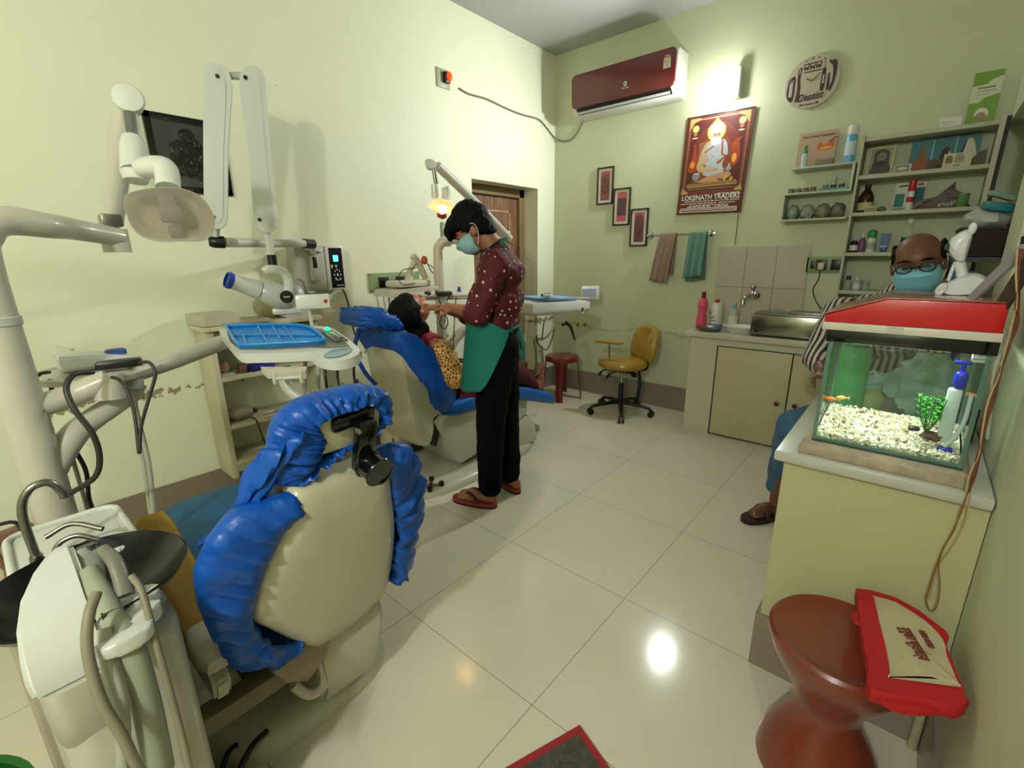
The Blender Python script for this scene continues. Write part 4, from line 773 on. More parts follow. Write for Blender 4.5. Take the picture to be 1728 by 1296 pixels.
bm.faces.new([r[0] for r in vs]); bm.faces.new([r[1] for r in vs][::-1]); bm.faces.new((vs[0][0], vs[-1][0], vs[-1][1], vs[0][1]))
bmesh.ops.recalc_face_normals(bm, faces=bm.faces); bmesh.ops.bevel(bm, geom=[e for e in bm.edges if len(e.link_faces) == 2 and e.calc_face_angle(0) > .9], offset=.008, segments=3, affect='EDGES'); obj('hood', bm, WHITE, un)
bm = B(); b2(bm, (-1.01, .038, .70), (-.90, .044, .79)); obj('hood_gap_shade', bm, mat('dark_gap2', (60, 54, 44), .7), un)  # dark strip standing in for the shaded gap beside the hood
# bowl
bm = B(); bc_ = V((-1.075, .042, .772)); lathe(bm, [(r*1.08, z) for r, z in [(.03, -.07), (.06, -.066), (.105, -.045), (.135, -.012), (.142, 0), (.139, .002), (.132, -.006), (.10, -.038), (.05, -.056), (.012, -.062), (.001, -.062)]], bc_, n=56, cap=False); obj('spittoon_bowl', bm, mat('black_speckled_bowl', (7, 8, 8), .22, var=.5, scale=160), un)
bm = B(); cyl(bm, (-1.09, .045, .66), (-1.09, .045, .69), .07); obj('bowl_foot', bm, UNITC, un)
# basin top with faucet
bm = B(); prism(bm, rrect(.26, .20, .04), (-1.31, .045, .715), (1, 0, 0), (0, 1, 0), (0, 0, 1), .03, bev=.008); prism(bm, rrect(.22, .16, .03), (-1.31, .045, .7448), (1, 0, 0), (0, 1, 0), (0, 0, 1), .001); obj('ceramic_top', bm, WHITE, un)
bm = B(); 
q = rrect(.25, .19, .035, 4); tube(bm, [V((-1.31+a, .045+b_, .748)) for a, b_ in q+[q[0]]], .007, 8, 1); obj('ceramic_rim', bm, WHITE, un)
bm = B(); f = V((-1.235, -.012, .746)); lathe(bm, [(.022, 0), (.022, .006), (.012, .01), (.010, .03)], f, n=20); tube(bm, [f+V((0, 0, .02)), f+V((-.005, .0, .12)), f+V((.0, .018, .165)), f+V((.0, .045, .17)), f+V((0, .06, .145)), f+V((0, .062, .13))], .0075, 12); obj('faucet', bm, STEEL, un)
bm = B(); tube(bm, [f+V((.03, .02, 0)), f+V((.028, .03, .045)), f+V((.035, .06, .058)), f+V((.05, .09, .04))], .005, 10); tube(bm, [f+V((.0, .02, .06)), f+V((.01, .06, .075)), f+V((.05, .10, .06))], .005, 10); obj('cup_filler', bm, STEEL, un)
bm = B(); lathe(bm, [(.02, 0), (.02, .02), (.012, .024)], f+V((.01, .075, 0)), n=18); obj('filler_valve', bm, STEEL, un)
# rear box and pole
bm = B(); b2(bm, (-1.86, -.10, .0), (-1.44, .19, .585), bev=.03); obj('junction_box', bm, mat('dusty_box', (176, 166, 142), .5, var=.08), un)
pl = V((-1.60, .040, 0))
bm = B(); lathe(bm, [(.055, .58), (.055, .625), (.044, .635)], pl, n=32); obj('pole_collar', bm, OFFW, un)
bm = B(); top = [pl+V((0, 0, .62)), pl+V((0, 0, 1.0)), pl+V((0, 0, 1.33)), pl+V((-.005, .02, 1.40)), pl+V((-.02, .06, 1.425)), pl+V((-.06, .14, 1.418)), at(120, 386, x=-1.72), at(200, 400, x=-1.79)]
tube(bm, top, [.042, .042, .040, .038, .033, .030, .028, .026], 24, 5); obj('pole', bm, OFFW, un)
bm = B(); lathe(bm, [(.0405, 0), (.0435, .003), (.0435, .02), (.0405, .023)], pl+V((0, 0, 1.19)), n=28, cap=False); obj('pole_ring', bm, GREYW, un)
# lower arms
bm = B(); tube(bm, [pl+V((0, .0, .985)), at(120, 668, d=1.2), at(150, 655, d=1.22), at(184, 641, d=1.24)], .029, 20, 5); obj('tray_arm', bm, OFFW, un)
e1 = at(181, 652, d=1.24); bm = B(); cyl(bm, e1-V((0, 0, .035)), at(181, 630, d=1.24), .033, n=24); obj('arm_joint', bm, OFFW, un)
bm = B(); e2 = at(224, 662, d=1.34); tube(bm, [pl+V((0, .005, .80)), at(118, 742, d=1.22), at(150, 712, d=1.26), at(190, 685, d=1.3), e2], [.030, .032, .029, .028, .027], 20, 5); obj('long_arm', bm, OFFW, un)
bm = B(); cyl(bm, e2-V((0, 0, .02)), at(224, 628, d=1.34), .024, n=24); cyl(bm, at(224, 657, d=1.34), at(224, 650, d=1.34), .031, n=24); obj('elbow_post', bm, GREYW, un)
bm = B(); tube(bm, [at(228, 628, d=1.36), at(300, 605, d=1.48), at(378, 577, d=1.66)], [.028, .027, .026], 20, 3); obj('reach_arm', bm, OFFW, un)
# round tray
rc = at(160, 625, z=1.03); bm = B(); q = rrect(.30, .26, .10, 8); F = Matrix.Rotation(R(38), 3, 'Z')
rings(bm, [[rc+F @ V((a*s, b_*s, z)) for a, b_ in q] for s, z in ((.7, -.02), (.95, -.016), (1.0, -.004), (1.0, .002), (.97, .003), (.95, -.002), (.01, -.002))]); obj('side_tray', bm, OFFW, un)
# lamp: rising arm, hinges, head
def aa(px, py, d): return at(px, py, d=d)
e3 = at(195, 408, x=-1.80); bm = B(); cyl(bm, e3+V((0, 0, -.03)), e3+V((0, 0, .035)), .034, n=24); obj('lamp_joint', bm, OFFW, un)
bm = B(); a0 = aa(190, 372, 1.40); a1 = aa(212, 180, 1.30); tube(bm, [a0, a0.lerp(a1, .5), a1], [.027, .029, .030], 20, 4); obj('lamp_arm', bm, OFFW, un)
bm = B(); cyl(bm, e3+V((0, 0, .03)), a0+V((0, 0, .01)), .012, n=12); box(bm, e3+V((.0, 0, .058)), (.05, .05, .035), bev=.006); obj('lamp_arm_hinge', bm, STEEL, un)
bm = B(); cp = aa(216, 166, 1.27); ax = (CAM-cp).normalized(); ax = (ax+V((.25, -.1, .35))).normalized(); lathe(bm, [(.030, -.05), (.036, -.01), (.038, .0), (.034, .008), (.001, .012)], cp, ax, 28); obj('lamp_arm_cap', bm, WHITE, un)
bm = B(); b0, b1 = aa(219, 195, 1.26), aa(225, 238, 1.24); tube(bm, [b0, b1], .018, 16, 1); obj('lamp_spring', bm, CHROME, un)
bm = B(); tube(bm, [aa(224, 234, 1.24), aa(225, 250, 1.235), aa(229, 292, 1.22)], [.024, .030, .033], 20, 4); cyl(bm, aa(229, 292, 1.22), aa(230, 306, 1.22), .034, .026); obj('lamp_swivel', bm, WHITE, un)
bm = B(); tube(bm, [aa(240, 284, 1.21), aa(262, 281, 1.19), aa(280, 287, 1.18), aa(284, 318, 1.17)], [.024, .026, .027, .027], 20, 5); obj('lamp_neck', bm, WHITE, un)
lc = aa(289, 362, 1.14); LU = RT.copy(); LU.z = -.10; LU.normalize(); LN = (CAM-lc).normalized(); LN = (LN+V((0, 0, -.25))).normalized(); LW = LN.cross(LU).normalized(); LU = LW.cross(LN)
lo_ = [(-.088, .018), (-.075, .048), (-.03, .060), (.03, .060), (.07, .040), (.088, .0), (.085, -.03), (.06, -.062), (.01, -.062), (-.05, -.055), (-.082, -.03)]
lq = bez(lo_, 4); bm = B(); rings(bm, [[lc+LU*(a*s)+LW*(b_*s)+LN*h for a, b_ in lq] for s, h in ((.45, -.07), (.75, -.055), (.97, -.015), (1.0, -.004), (1.0, 0), (.95, -.002), (.72, -.035), (.3, -.045), (.01, -.046))]); obj('lamp_head', bm, mat('lamp_reflector_cream', (176, 166, 146), .35, coat=.3), un)
bm = B(); rings(bm, [[lc+LU*(a*s)+LW*(b_*s)+LN*h for a, b_ in lq] for s, h in ((1.0, .002), (.98, .022), (.85, .032), (.01, .036))], cap=False); obj('lamp_shield', bm, mat('translucent_shield', (190, 180, 164), .2, alpha=.36, var=.04), un)
bm = B(); box(bm, lc+LN*-.005, (.05, .04, .02), rot=Matrix((LU, LW, LN)).transposed(), bev=.008); box(bm, lc+LW*.02+LN*-.01, (.038, .05, .02), rot=Matrix((LU, LW, LN)).transposed(), bev=.006); box(bm, lc-LW*.042+LN*-.005, (.032, .03, .02), rot=Matrix((LU, LW, LN)).transposed(), bev=.006); obj('bulb_shield', bm, mat('mauve_grey_filter', (118, 104, 98), .3), un)
# instrument tray (leans a little)
TA, TB, TC = at(368, 557, z=1.095), at(545, 553, z=1.095), at(410, 606, z=1.05)
TN = (TB-TA).cross(TC-TA).normalized(); TN = TN if TN.z > 0 else -TN
def tp(px, py, h=0):
    r = ray(px, py); q = TA+TN*h; return CAM+r*((q-CAM).dot(TN)/r.dot(TN))
def tpoly(pts, h0, h1, bev=0):
    b_ = B(); v = [tp(*p) for p in pts]; rings(b_, [[p+TN*h0 for p in v], [p+TN*h1 for p in v]])
    if bev: bmesh.ops.bevel(b_, geom=[e for e in b_.edges if len(e.link_faces) == 2 and e.calc_face_angle(0) > .9], offset=bev, segments=3, affect='EDGES')
    return b_
tout = [(370, 559), (380, 555), (470, 550), (548, 551), (575, 563), (600, 582), (607, 592), (601, 600), (585, 606), (560, 609), (538, 605), (526, 598), (520, 594), (470, 596), (415, 597), (402, 594), (392, 585)]
tq = bez(tout, 4); ITB = tpoly(tq, -.030, 0, bev=.006); obj('instrument_tray', ITB, WHITE, un)
bm = tpoly(bez([(383, 561), (470, 555), (543, 556), (590, 585), (520, 587), (405, 590)], 2), .0005, .0025); obj('tray_mat', bm, mat('dull_grey_mat', (104, 108, 96), .3), un)
BT = mat('bright_blue_plastic', (26, 128, 206), .32, coat=.2)
bt = thing('compartment_tray', 'bright blue compartment tray lying on the near instrument table', 'tray', tp(460, 572)); btp = bez([(384, 558), (400, 556), (470, 555), (520, 558), (546, 576), (541, 583), (470, 587), (415, 590), (402, 587), (392, 572)], 3)
bm = tpoly(btp, .004, .009); obj('tray_floor', bm, BT, bt)
bm = B(); v = [tp(*p)+TN*.016 for p in btp]; tube(bm, v+[v[0]], .005, 8, 1, up=TN); rings(bm, [[p-TN*.010 for p in v], v], False); obj('tray_rim', bm, BT, bt)
bm = B()
for a, b_ in (((392, 572), (452, 571)), ((437, 557), (455, 587)), ((462, 557), (478, 585)), ((480, 556), (500, 584)), ((455, 571), (535, 572)), ((412, 571), (418, 589))): tube(bm, [tp(*a)+TN*.013, tp(*b_)+TN*.013], .0035, 8, 1)
obj('divider', bm, BT, bt)
# instrument pad, keypad, indicator, film viewer
art('keypad', tp(570, 597)+TN*.0012, tp(592, 594)-tp(570, 597), tp(575, 590)-tp(570, 597), [((120, 140, 150), ellp(0, .15, 1.05, 1.15, 28)), ((150, 174, 184), ellp(0, .15, .98, 1.05, 28)), ((84, 96, 104), rect(-.85, .75, .85, .9))]+[((84, 96, 104), ellp(-.7+.2*k, .3+.15*sin(k*2), .06, .08, 6)) for k in range(8)], un, N=TN)
bm = B(); ball(bm, tp(553, 560)+TN*.010, .008); obj('indicator', bm, mat('green_indicator', (10, 230, 120), .3, emit=4), un)
bm = B(); v = [tp(*p)+TN*.006 for p in ((545, 563), (568, 580), (586, 577), (562, 561))]; tube(bm, v+[v[0]], .0025, 6, 1); obj('wire_basket', bm, STEEL, un)
bm = B()
for k in range(5): tube(bm, [tp(565+3*k, 568+1.5*k)+TN*.006, tp(574+2*k, 578-k)+TN*.012], .0012, 5, 1)
ob = solo('dental_probes', bm, STEEL, 'few thin steel probes in the wire basket of the near instrument table', 'instrument')
bm = tpoly([(436, 603), (515, 603), (512, 612), (446, 612)], -.050, -.030, bev=.004); obj('handle_block', bm, OFFW, un)
bm = B(); h0, h1 = tp(460, 622)-TN*.03, tp(506, 620)-TN*.03; cyl(bm, h0, h1, .005); box(bm, h0, (.012, .012, .035), bev=.003); box(bm, h1, (.012, .012, .035), bev=.003); obj('tray_handle', bm, OFFW, un)
bm = B(); vw = tp(526, 545)+TN*.045; tube(bm, [tp(527, 556), tp(527, 550)+TN*.03, vw], .006, 8); obj('viewer_post', bm, OFFW, un)
VN = (CAM-vw); VN.z = .12; VN.normalize(); VU = V((0, 0, 1)).cross(VN).normalized(); VW = VN.cross(VU); vf = Matrix((VU, VW, VN)).transposed(); vc = bb(528, 509, vw)
bm = B(); box(bm, vc, (.115, .052, .022), rot=vf, bev=.006); obj('film_viewer', bm, WHITE, un)
bm = B(); box(bm, vc+VN*.0115-VU*.010, (.075, .032, .003), rot=vf, bev=.001); obj('viewer_screen', bm, PAPER, un)
bm = B(); box(bm, vc+VN*.0125+VU*.042, (.012, .012, .004), rot=vf, bev=.001); obj('viewer_switch', bm, RED, un)
# pipe bracket with white hose holders under the table
bm = B(); dd = 1.55
tube(bm, [aa(478, 618, dd), aa(484, 650, dd), aa(505, 670, dd), aa(535, 672, dd+.02), aa(560, 670, dd+.03)], [.022, .020, .020, .019, .018], 16, 5); obj('support_pipe', bm, OFFW, un)
for i, (a, r) in enumerate(((546, .020), (563, .020), (592, .024))):
    bm = B(); q0, q1 = aa(a-6, 670-(a-546)*.2, dd+.03), aa(a+(6 if i < 2 else 16), 668-(a-546)*.2, dd+.03); cyl(bm, q0, q1, r, n=24); obj('hose_holder', bm, WHITE, un)
bm = B(); tube(bm, [aa(577, 645, dd), aa(578, 665, dd), aa(577, 685, dd)], [.006, .008, .006], 10); obj('holder_lever', bm, GREYW, un)
# hoses
def hose(pts, r, mt, name='hose', par=un, n=8): bm = B(); tube(bm, pts, r, n); return obj(name, bm, mt, par)
for q in ([(515, 610, 1.5), (512, 680, 1.45), (508, 740, 1.4), (505, 775, 1.4)], [(538, 612, 1.5), (536, 680, 1.5), (534, 740, 1.5)]): hose([aa(*p) for p in q], .007, HOSE)
for q in ([(548, 610, 1.5), (550, 640, 1.5), (556, 690, 1.52), (552, 720, 1.52)], [(568, 610, 1.5), (572, 650, 1.52), (585, 688, 1.52), (600, 684, 1.52), (603, 640, 1.5)], [(598, 606, 1.5), (598, 640, 1.52), (610, 688, 1.54)]): hose([aa(*p) for p in q], .004, CABLE)
for q in ([(226, 660, 1.32), (232, 720, 1.34), (245, 800, 1.36), (256, 880, 1.38), (258, 935, 1.38)], [(222, 660, 1.32), (236, 720, 1.34), (252, 790, 1.36), (260, 880, 1.38), (262, 935, 1.38)]): hose([aa(*p) for p in q], .0065, HOSE)
for q in ([(150, 640, 1.24), (200, 640, 1.22), (225, 690, 1.22), (235, 765, 1.2), (238, 720, 1.2), (255, 660, 1.2), (262, 630, 1.2), (252, 612, 1.2), (235, 612, 1.2)], [(156, 628, 1.17), (125, 632, 1.12), (112, 655, 1.10), (125, 690, 1.1), (155, 730, 1.12), (168, 770, 1.14), (160, 805, 1.15), (120, 832, 1.16)], [(84, 628, 1.2), (70, 630, 1.2), (65, 634, 1.2)]): hose([aa(*p) for p in q], .0042 if q[0][0] != 156 else .0065, CABLE, 'cable')
for q in ([(124, 755, 1.25), (145, 795, 1.3), (150, 840, 1.32), (160, 868, 1.34)], [(118, 760, 1.25), (130, 800, 1.3), (142, 840, 1.32), (150, 868, 1.34)], [(85, 640, 1.25), (90, 675, 1.25)]): hose([aa(*p) for p in q], .0055, CABLE if q[0][0] != 118 else HOSE, 'cable')
# handpieces at the front holder
bm = B()
for x, y in ((-.955, .085), (-.905, .075), (-.865, .055)): prism(bm, rrect(.055, .075, .024), (x, y, .745), (1, 0, .1), (0, 1, 0), (0, 0, 1), .024, bev=.006)
obj('handpiece_holder', bm, WHITE, un)
SYR = mat('grey_green_syringe', (136, 142, 128), .35, coat=.2)
bm = B(); s0, s1, s2 = aa(143, 930, .84), aa(160, 985, .80), aa(188, 1040, .77); tube(bm, [s0, aa(150, 955, .83), s1], [.019, .021, .016], 18, 4); tube(bm, [aa(140, 936, .84), aa(105, 938, .87), aa(85, 947, .88)], [.012, .007, .004], 12, 3); obj('air_water_syringe', bm, SYR, un)
bm = B(); 
for p in (aa(137, 929, .835), aa(153, 923, .835)): cyl(bm, p-V((0, 0, .004)), p+V((0, 0, .006)), .0065, n=16)
obj('syringe_button', bm, STEEL, un)
bm = B(); tube(bm, [aa(150, 963, .80), aa(164, 992, .785), aa(188, 1040, .76)], [.014, .017, .018], 18, 4); tube(bm, [aa(188, 1040, .76), aa(215, 1080, .75), aa(245, 1180, .76), aa(270, 1300, .80)], [.017, .019, .020, .021], 16, 5); obj('suction_hose', bm, mat('pale_grey_green_hose', (150, 154, 134), .4), un)
bm = B(); tube(bm, [aa(172, 925, .82), aa(192, 945, .81), aa(204, 975, .80), aa(212, 1005, .79)], [.010, .012, .012, .014], 16, 4, flat=.7); obj('saliva_ejector', bm, mat('grey_ejector', (120, 116, 104), .35), un)
hose([aa(222, 972, .78), aa(240, 1000, .77), aa(262, 1080, .76), aa(285, 1160, .77), aa(312, 1262, .78), aa(322, 1310, .78)], [.006, .006, .007, .007, .007, .007] if False else .0055, mat('taupe_hose', (132, 124, 104), .5))
hose([aa(163, 1000, .72), aa(150, 1040, .70), aa(148, 1100, .69), aa(170, 1180, .69), aa(205, 1240, .70), aa(240, 1310, .72)], .0075, mat('taupe_hose', (132, 124, 104), .5))
hose([aa(176, 1060, .73), aa(180, 1110, .72), aa(205, 1190, .72), aa(208, 1310, .74)], .010, HOSE)
# ================================================================ devices on the round tray
t = thing('ultrasonic_scaler', 'white wedge-shaped scaler with an oval blue button on the round side tray', 'dental device', rc+V((0, 0, .004)))
dx = F @ V((0, 1, 0)); dy = F @ V((1, 0, 0)); g0 = at(100, 629, z=1.034); g1 = at(158, 627, z=1.034); g2 = at(232, 611, z=1.034)
bm = B(); Ub = (g2-g0); Ub.z = 0; Lb = Ub.length; Ub.normalize(); Nb = V((-Ub.y, Ub.x, 0)); 
rings(bm, [[g0+Ub*u_+Nb*v_+V((0, 0, h)) for u_, v_, h in ((0, 0, 0), (0, .12, 0), (0, .115, .040), (0, .005, .042))], [g0+Ub*u_+Nb*v_+V((0, 0, h)) for u_, v_, h in ((Lb*.55, -.02, 0), (Lb*.55, .12, 0), (Lb*.55, .115, .034), (Lb*.55, -.01, .036))], [g0+Ub*u_+Nb*v_+V((0, 0, h)) for u_, v_, h in ((Lb*.98, .0, 0), (Lb*.98, .10, 0), (Lb*.98, .095, .020), (Lb*.98, .005, .020))]])
bmesh.ops.bevel(bm, geom=list(bm.edges), offset=.007, segments=3, affect='EDGES'); obj('housing', bm, mat('cool_white_plastic', (206, 208, 204), .35), t)
bm = B(); q = at(194, 589, z=1.075); rings(bm, [[q+Ub*(.026*s*cos(a))+Nb*(.018*s*sin(a))+V((0, 0, h)) for a in [2*pi*k/24 for k in range(24)]] for s, h in ((1, -.016), (1, -.003), (.8, .001), (.01, .002))]); obj('button', bm, mat('slate_blue_button', (58, 92, 160), .35), t)
bm = B(); tube(bm, [at(122, 590, z=1.075), at(105, 586, z=1.08), at(92, 583, z=1.082)], [.005, .004, .0012], 8, 3); obj('tip', bm, OFFW, t)
t = thing('power_adapter', 'flat black power adapter lying on the front of the round side tray', 'adapter', at(195, 625, z=1.036)); a0, a1 = at(155, 627, z=1.036), at(234, 618, z=1.036); u = (a1-a0); L_ = u.length; u.normalize(); bm = B(); box(bm, (a0+a1)/2+V((-.010, .012, .012)), (L_, .045, .022), rot=(0, 0, math.atan2(u.y, u.x)), bev=.005); obj('housing', bm, BLACK, t)
# voltage stabiliser on the junction box
t = thing('voltage_stabiliser', 'dark red box with grey spectacle-like front on the junction box at the left edge', 'stabiliser', (-1.70, -.03, .585))
c = aa(45, 890, 1.18); c = V((-1.60, -.035, .64)); bm = B(); F2 = Matrix.Rotation(R(8), 3, 'Z'); box(bm, c, (.10, .085, .105), rot=(0, 0, .2), bev=.02); obj('case', bm, mat('dark_red_case', (92, 34, 28), .35, coat=.2), t)
Nn = (CAM-c); Nn.z = 0; Nn.normalize(); Un = V((0, 0, 1)).cross(Nn); o_ = c+Nn*.0535
it = [((150, 146, 130), bez([(-.035, .045), (.035, .045), (.03, .0), (.022, -.045), (-.022, -.045), (-.03, 0)])), ((110, 34, 32), bez([(-.025, .035), (.025, .035), (.02, .006), (-.02, .006)])), ((96, 34, 28), ellp(0, -.022, .016, .012))]
art('face_print', o_, Un, V((0, 0, 1)), it, t, N=Nn, step=.0004)
bm = B(); tube(bm, [c+Nn*.056+V((0, 0, .005)), aa(30, 884, 1.05), aa(-20, 890, 1.0)], .004, 8); obj('cable', bm, CABLE, t)
bm = B(); b2(bm, (-1.655, -.075, .585), (-1.555, .0, .60)); obj('foot', bm, mat('orange_brown_foot', (140, 84, 56), .5), t)
# green bin bottom left
bm = B(); rings(bm, [[V((-.98+r*cos(a)*(1+.05*noise.noise(V((cos(a)*2, sin(a)*2, z*5)))), -.245+r*sin(a), z)) for a in [2*pi*k/40 for k in range(40)]] for r, z in ((.10, .0), (.12, .02), (.145, .3), (.155, .50), (.16, .505), (.15, .50), (.14, .3), (.001, .28))], cap=False); solo('green_bin', bm, mat('deep_green_plastic', (14, 78, 14), .5, var=.12, bump=.2, bscale=8), 'dark green bin at the lower left edge beside the white unit', 'bin')
# hoses and black lumps on the floor behind the unit
bm = B(); tube(bm, [(-1.25, .26, .012), (-1.19, .30, .05), (-1.14, .25, .09), (-1.12, .18, .05), (-1.18, .12, .02)], .008, 10); tube(bm, [(-1.30, .20, .012), (-1.24, .25, .02), (-1.2, .21, .06), (-1.16, .16, .02)], .007, 10); obj('floor_hose', bm, BLACK, un)
t = thing('foot_pedal', 'black ribbed foot pedal lying on the floor between the unit and the near chair', 'pedal', (-1.07, .20, 0)); bm = B(); ball(bm, (-1.10, .185, .03), (.07, .05, .035), u=24, v=12); obj('housing', bm, mat('dusty_black', (30, 28, 26), .5, var=.3), t)
# ================================================================ wall x-ray machine
xr = thing('xray_machine', 'white wall-mounted dental x-ray machine with two tall folded arms and a blue-ringed cone', 'x-ray machine', (-2.5, 1.0, 1.15))
Q0 = V((-2.3, .93, 0)); QN = V((2.3, -.93, 0)).normalized()
def slab(bm, pts, p0, th, off=0, bev=.012, k=3):
    v = [bb(a, b_, p0, off) for a, b_ in pts]; q = spline(v+[v[0]], k)[:-1]; n = V((-p0[0], -p0[1], 0)).normalized()
    a = B(); rings(a, [q, [p-n*th for p in q]])
    if bev: bmesh.ops.bevel(a, geom=[e for e in a.edges if len(e.link_faces) == 2 and e.calc_face_angle(0) > .9], offset=bev, segments=3, affect='EDGES')
    me = bpy.data.meshes.new('t'); a.to_mesh(me); a.free(); bm.from_mesh(me); bpy.data.meshes.remove(me); return bm
A1 = [(344, 118), (349, 109), (360, 105), (376, 110), (386, 122), (391, 141), (388, 191), (384, 265), (383, 365), (377, 381), (365, 387), (352, 380), (345, 361), (343, 265), (343, 180)]
A2 = [(404, 141), (406, 122), (419, 112), (435, 114), (446, 128), (451, 180), (458, 265), (470, 370), (465, 387), (451, 393), (436, 386), (428, 365), (420, 265), (409, 190)]
XW = mat('xray_white_enamel', (206, 208, 202), .28, coat=.4, var=.02)
for A in (A1, A2): obj('folding_arm', slab(B(), A, Q0, .065, bev=.014), XW, xr)
for A, c in ((A1, (366, 255)), (A2, (435, 255))):
    ins = [(c[0]+(a-c[0])*.62+ (0 if A is A1 else (b_-255)*.07*.38), c[1]+(b_-c[1])*.93) for a, b_ in A]
    obj('arm_panel', slab(B(), ins, Q0, .004, off=.003, bev=.001), XW, xr)
for p in ((367, 129), (360, 366), (414, 131), (438, 371)): bm = B(); c = bb(*p, Q0, .002); cyl(bm, c, c+QN*.006, .008, n=16); obj('bolt', bm, BLACK, xr)
bm = B(); cyl(bm, bb(380, 128, Q0, -.03), bb(412, 128, Q0, -.03), .014); obj('top_link', bm, GREYW, xr)
bm = B(); cyl(bm, bb(365, 384, Q0, -.03), bb(364, 404, Q0, -.03), .014); obj('arm_pivot', bm, GREYW, xr)
L0, L1, L2, L3 = bb(352, 408, Q0, -.03), bb(379, 409, Q0, -.035), at(513, 411, x=-2.62), at(528, 412, x=-2.65)
bm = B(); cyl(bm, L1, L2, .021, n=24); obj('extension_bar', bm, WHITE, xr)
bm = B(); tube(bm, [L0, L0.lerp(L1, .3), L1], [.018, .026, .026], 20, 2); obj('end_cap', bm, BLACK, xr)
bm = B(); cyl(bm, L2, L3, .026, n=20); obj('end_cap', bm, BLACK, xr)
bm = B(); tube(bm, [L3, at(528, 416, x=-2.66), at(528, 425, x=-2.69)], .020, 12, 3); cyl(bm, at(527, 418, x=-2.71), at(527, 424, x=-2.71), .05); obj('wall_pivot', bm, WHITE, xr)
def hp_(px, py, off=0): return bb(px, py, Q0, off)
bm = B(); cyl(bm, hp_(451, 390, -.03), hp_(458, 432, -.03), .0165); obj('drop_tube', bm, WHITE, xr)
bm = B(); cyl(bm, hp_(458, 430, -.03), hp_(461, 452, -.03), .0205); obj('collar', bm, BLACK, xr)
bm = B(); rs = []
for (a, b_) in [(446, 459), (452, 455), (465, 455), (476, 458), (484, 466), (487, 480), (486, 495), (485, 502)]: rs.append(hp_(a, b_, .035))
tube(bm, rs, .020, 14, 4, flat=.45, up=QN); obj('yoke', bm, XW, xr)
# head: cone, body
bm = B(); c0, c1 = hp_(386, 473, .04), hp_(436, 489, .0); tube(bm, [c0, c0.lerp(c1, .5), c1], [.034, .036, .043], 28, 4, cap=False); obj('cone', bm, XW, xr)
bm = B(); d_ = (c0-c1).normalized(); lathe(bm, [(.030, -.012), (.036, -.012), (.038, 0), (.036, .010), (.030, .011), (.029, .0)], c0, d_, 32, cap=False); obj('cone_ring', bm, mat('cobalt_ring', (30, 66, 170), .3), xr)
bm = B(); cyl(bm, c0-d_*.02, c0-d_*.016, .031); obj('cone_window', bm, mat('cone_window', (120, 126, 110), .25), xr)
bm = B(); cb = hp_(466, 498, -.03); F3 = Matrix((d_, QN.cross(d_).normalized(), d_.cross(QN.cross(d_)).normalized())).transposed()
ball(bm, cb, (.105, .058, .062), rot=F3, u=32, v=20); ball(bm, hp_(495, 497, -.06), (.05, .052, .05)); o2_ = obj('tube_head', bm, mat('cool_grey_white', (196, 200, 200), .3, coat=.3, var=.03), xr); bake(o2_, .006, 6)
bm = B(); kc = hp_(484, 501, .045); cyl(bm, kc-QN*.03, kc, .029, n=32); obj('tilt_knob', bm, BLACK, xr)
bm = B(); box(bm, kc+QN*.0006, (.026, .001, .005), rot=Matrix((V((0, 0, 1)).cross(QN), QN, V((0, 0, 1)))).transposed()); obj('knob_mark', bm, PAPER, xr)
bm = B(); box(bm, hp_(484, 524, -.07), (.13, .07, .03), rot=Matrix((V((0, 0, 1)).cross(QN), QN, V((0, 0, 1)))).transposed(), bev=.01); obj('head_base', bm, XW, xr)
bm = B(); tube(bm, [hp_(500, 470, -.1), hp_(512, 476, -.12), hp_(518, 492, -.2), at(530, 493, x=-2.7)], .008, 8); obj('head_cable', bm, GREYW, xr)
# control box
cb0 = (XA, 1.39, 1.14); xc = thing('xray_controller', 'wall control box with handset and green lit display below the x-ray arm', 'control box', (XA, 1.46, 1.135))
bm = B(); p0, p1 = at(505, 494, x=-2.70), at(547, 421, x=-2.70); b2(bm, (XA, p0.y, 1.15), (-2.70, p1.y-.002, 1.395), bev=.008); obj('handset_module', bm, GREYW, xc)
y0, y1 = p1.y+.002, at(578, 421, x=-2.70).y; bm = B(); b2(bm, (XA, y0, 1.142), (-2.695, y1, 1.40), bev=.008); obj('display_module', bm, WHITE, xc)
bm = B(); xx = -2.694; b2(bm, (xx-.001, y0+.02, 1.155), (xx, y1-.012, 1.388)); obj('dark_panel', bm, mat('navy_black_panel', (16, 24, 34), .25), xc)
bm = B(); b2(bm, (xx, y0+.045, 1.31), (xx+.001, y1-.04, 1.345)); obj('display', bm, mat('green_display', (60, 240, 190), .3, emit=3.5), xc)
it = [((206, 190, 60), [(.04, .58), (.24, .58), (.14, .47)]), ((214, 214, 214), ellp(.46, .55, .06, .035))]+[((200, 204, 206), ellp(.5+.24*cos(a), .33+.13*sin(a), .04, .025, 8)) for a in [2*pi*k/8 for k in range(8)]]+[((220, 220, 220), ellp(.5, .33, .06, .035)), ((200, 204, 206), ellp(.36, .22, .05, .03)), ((200, 204, 206), ellp(.68, .22, .05, .03)), ((200, 204, 206), rect(.35, .05, .9, .07))]
art('button_print', (xx+.0003, y0+.02, 1.155), (0, y1-.012-y0-.02, 0), (0, 0, .233), it, xc, N=(1, 0, 0), step=.0002)
ym = (p0.y+p1.y)/2+.01; bm = B(); b2(bm, (-2.70, ym-.025, 1.20), (-2.672, ym+.025, 1.345), bev=.008); obj('handset', bm, GREYW, xc)
bm = B(); b2(bm, (-2.672, ym-.012, 1.275), (-2.669, ym+.012, 1.338), bev=.002); obj('handset_buttons', bm, BLACK, xc)
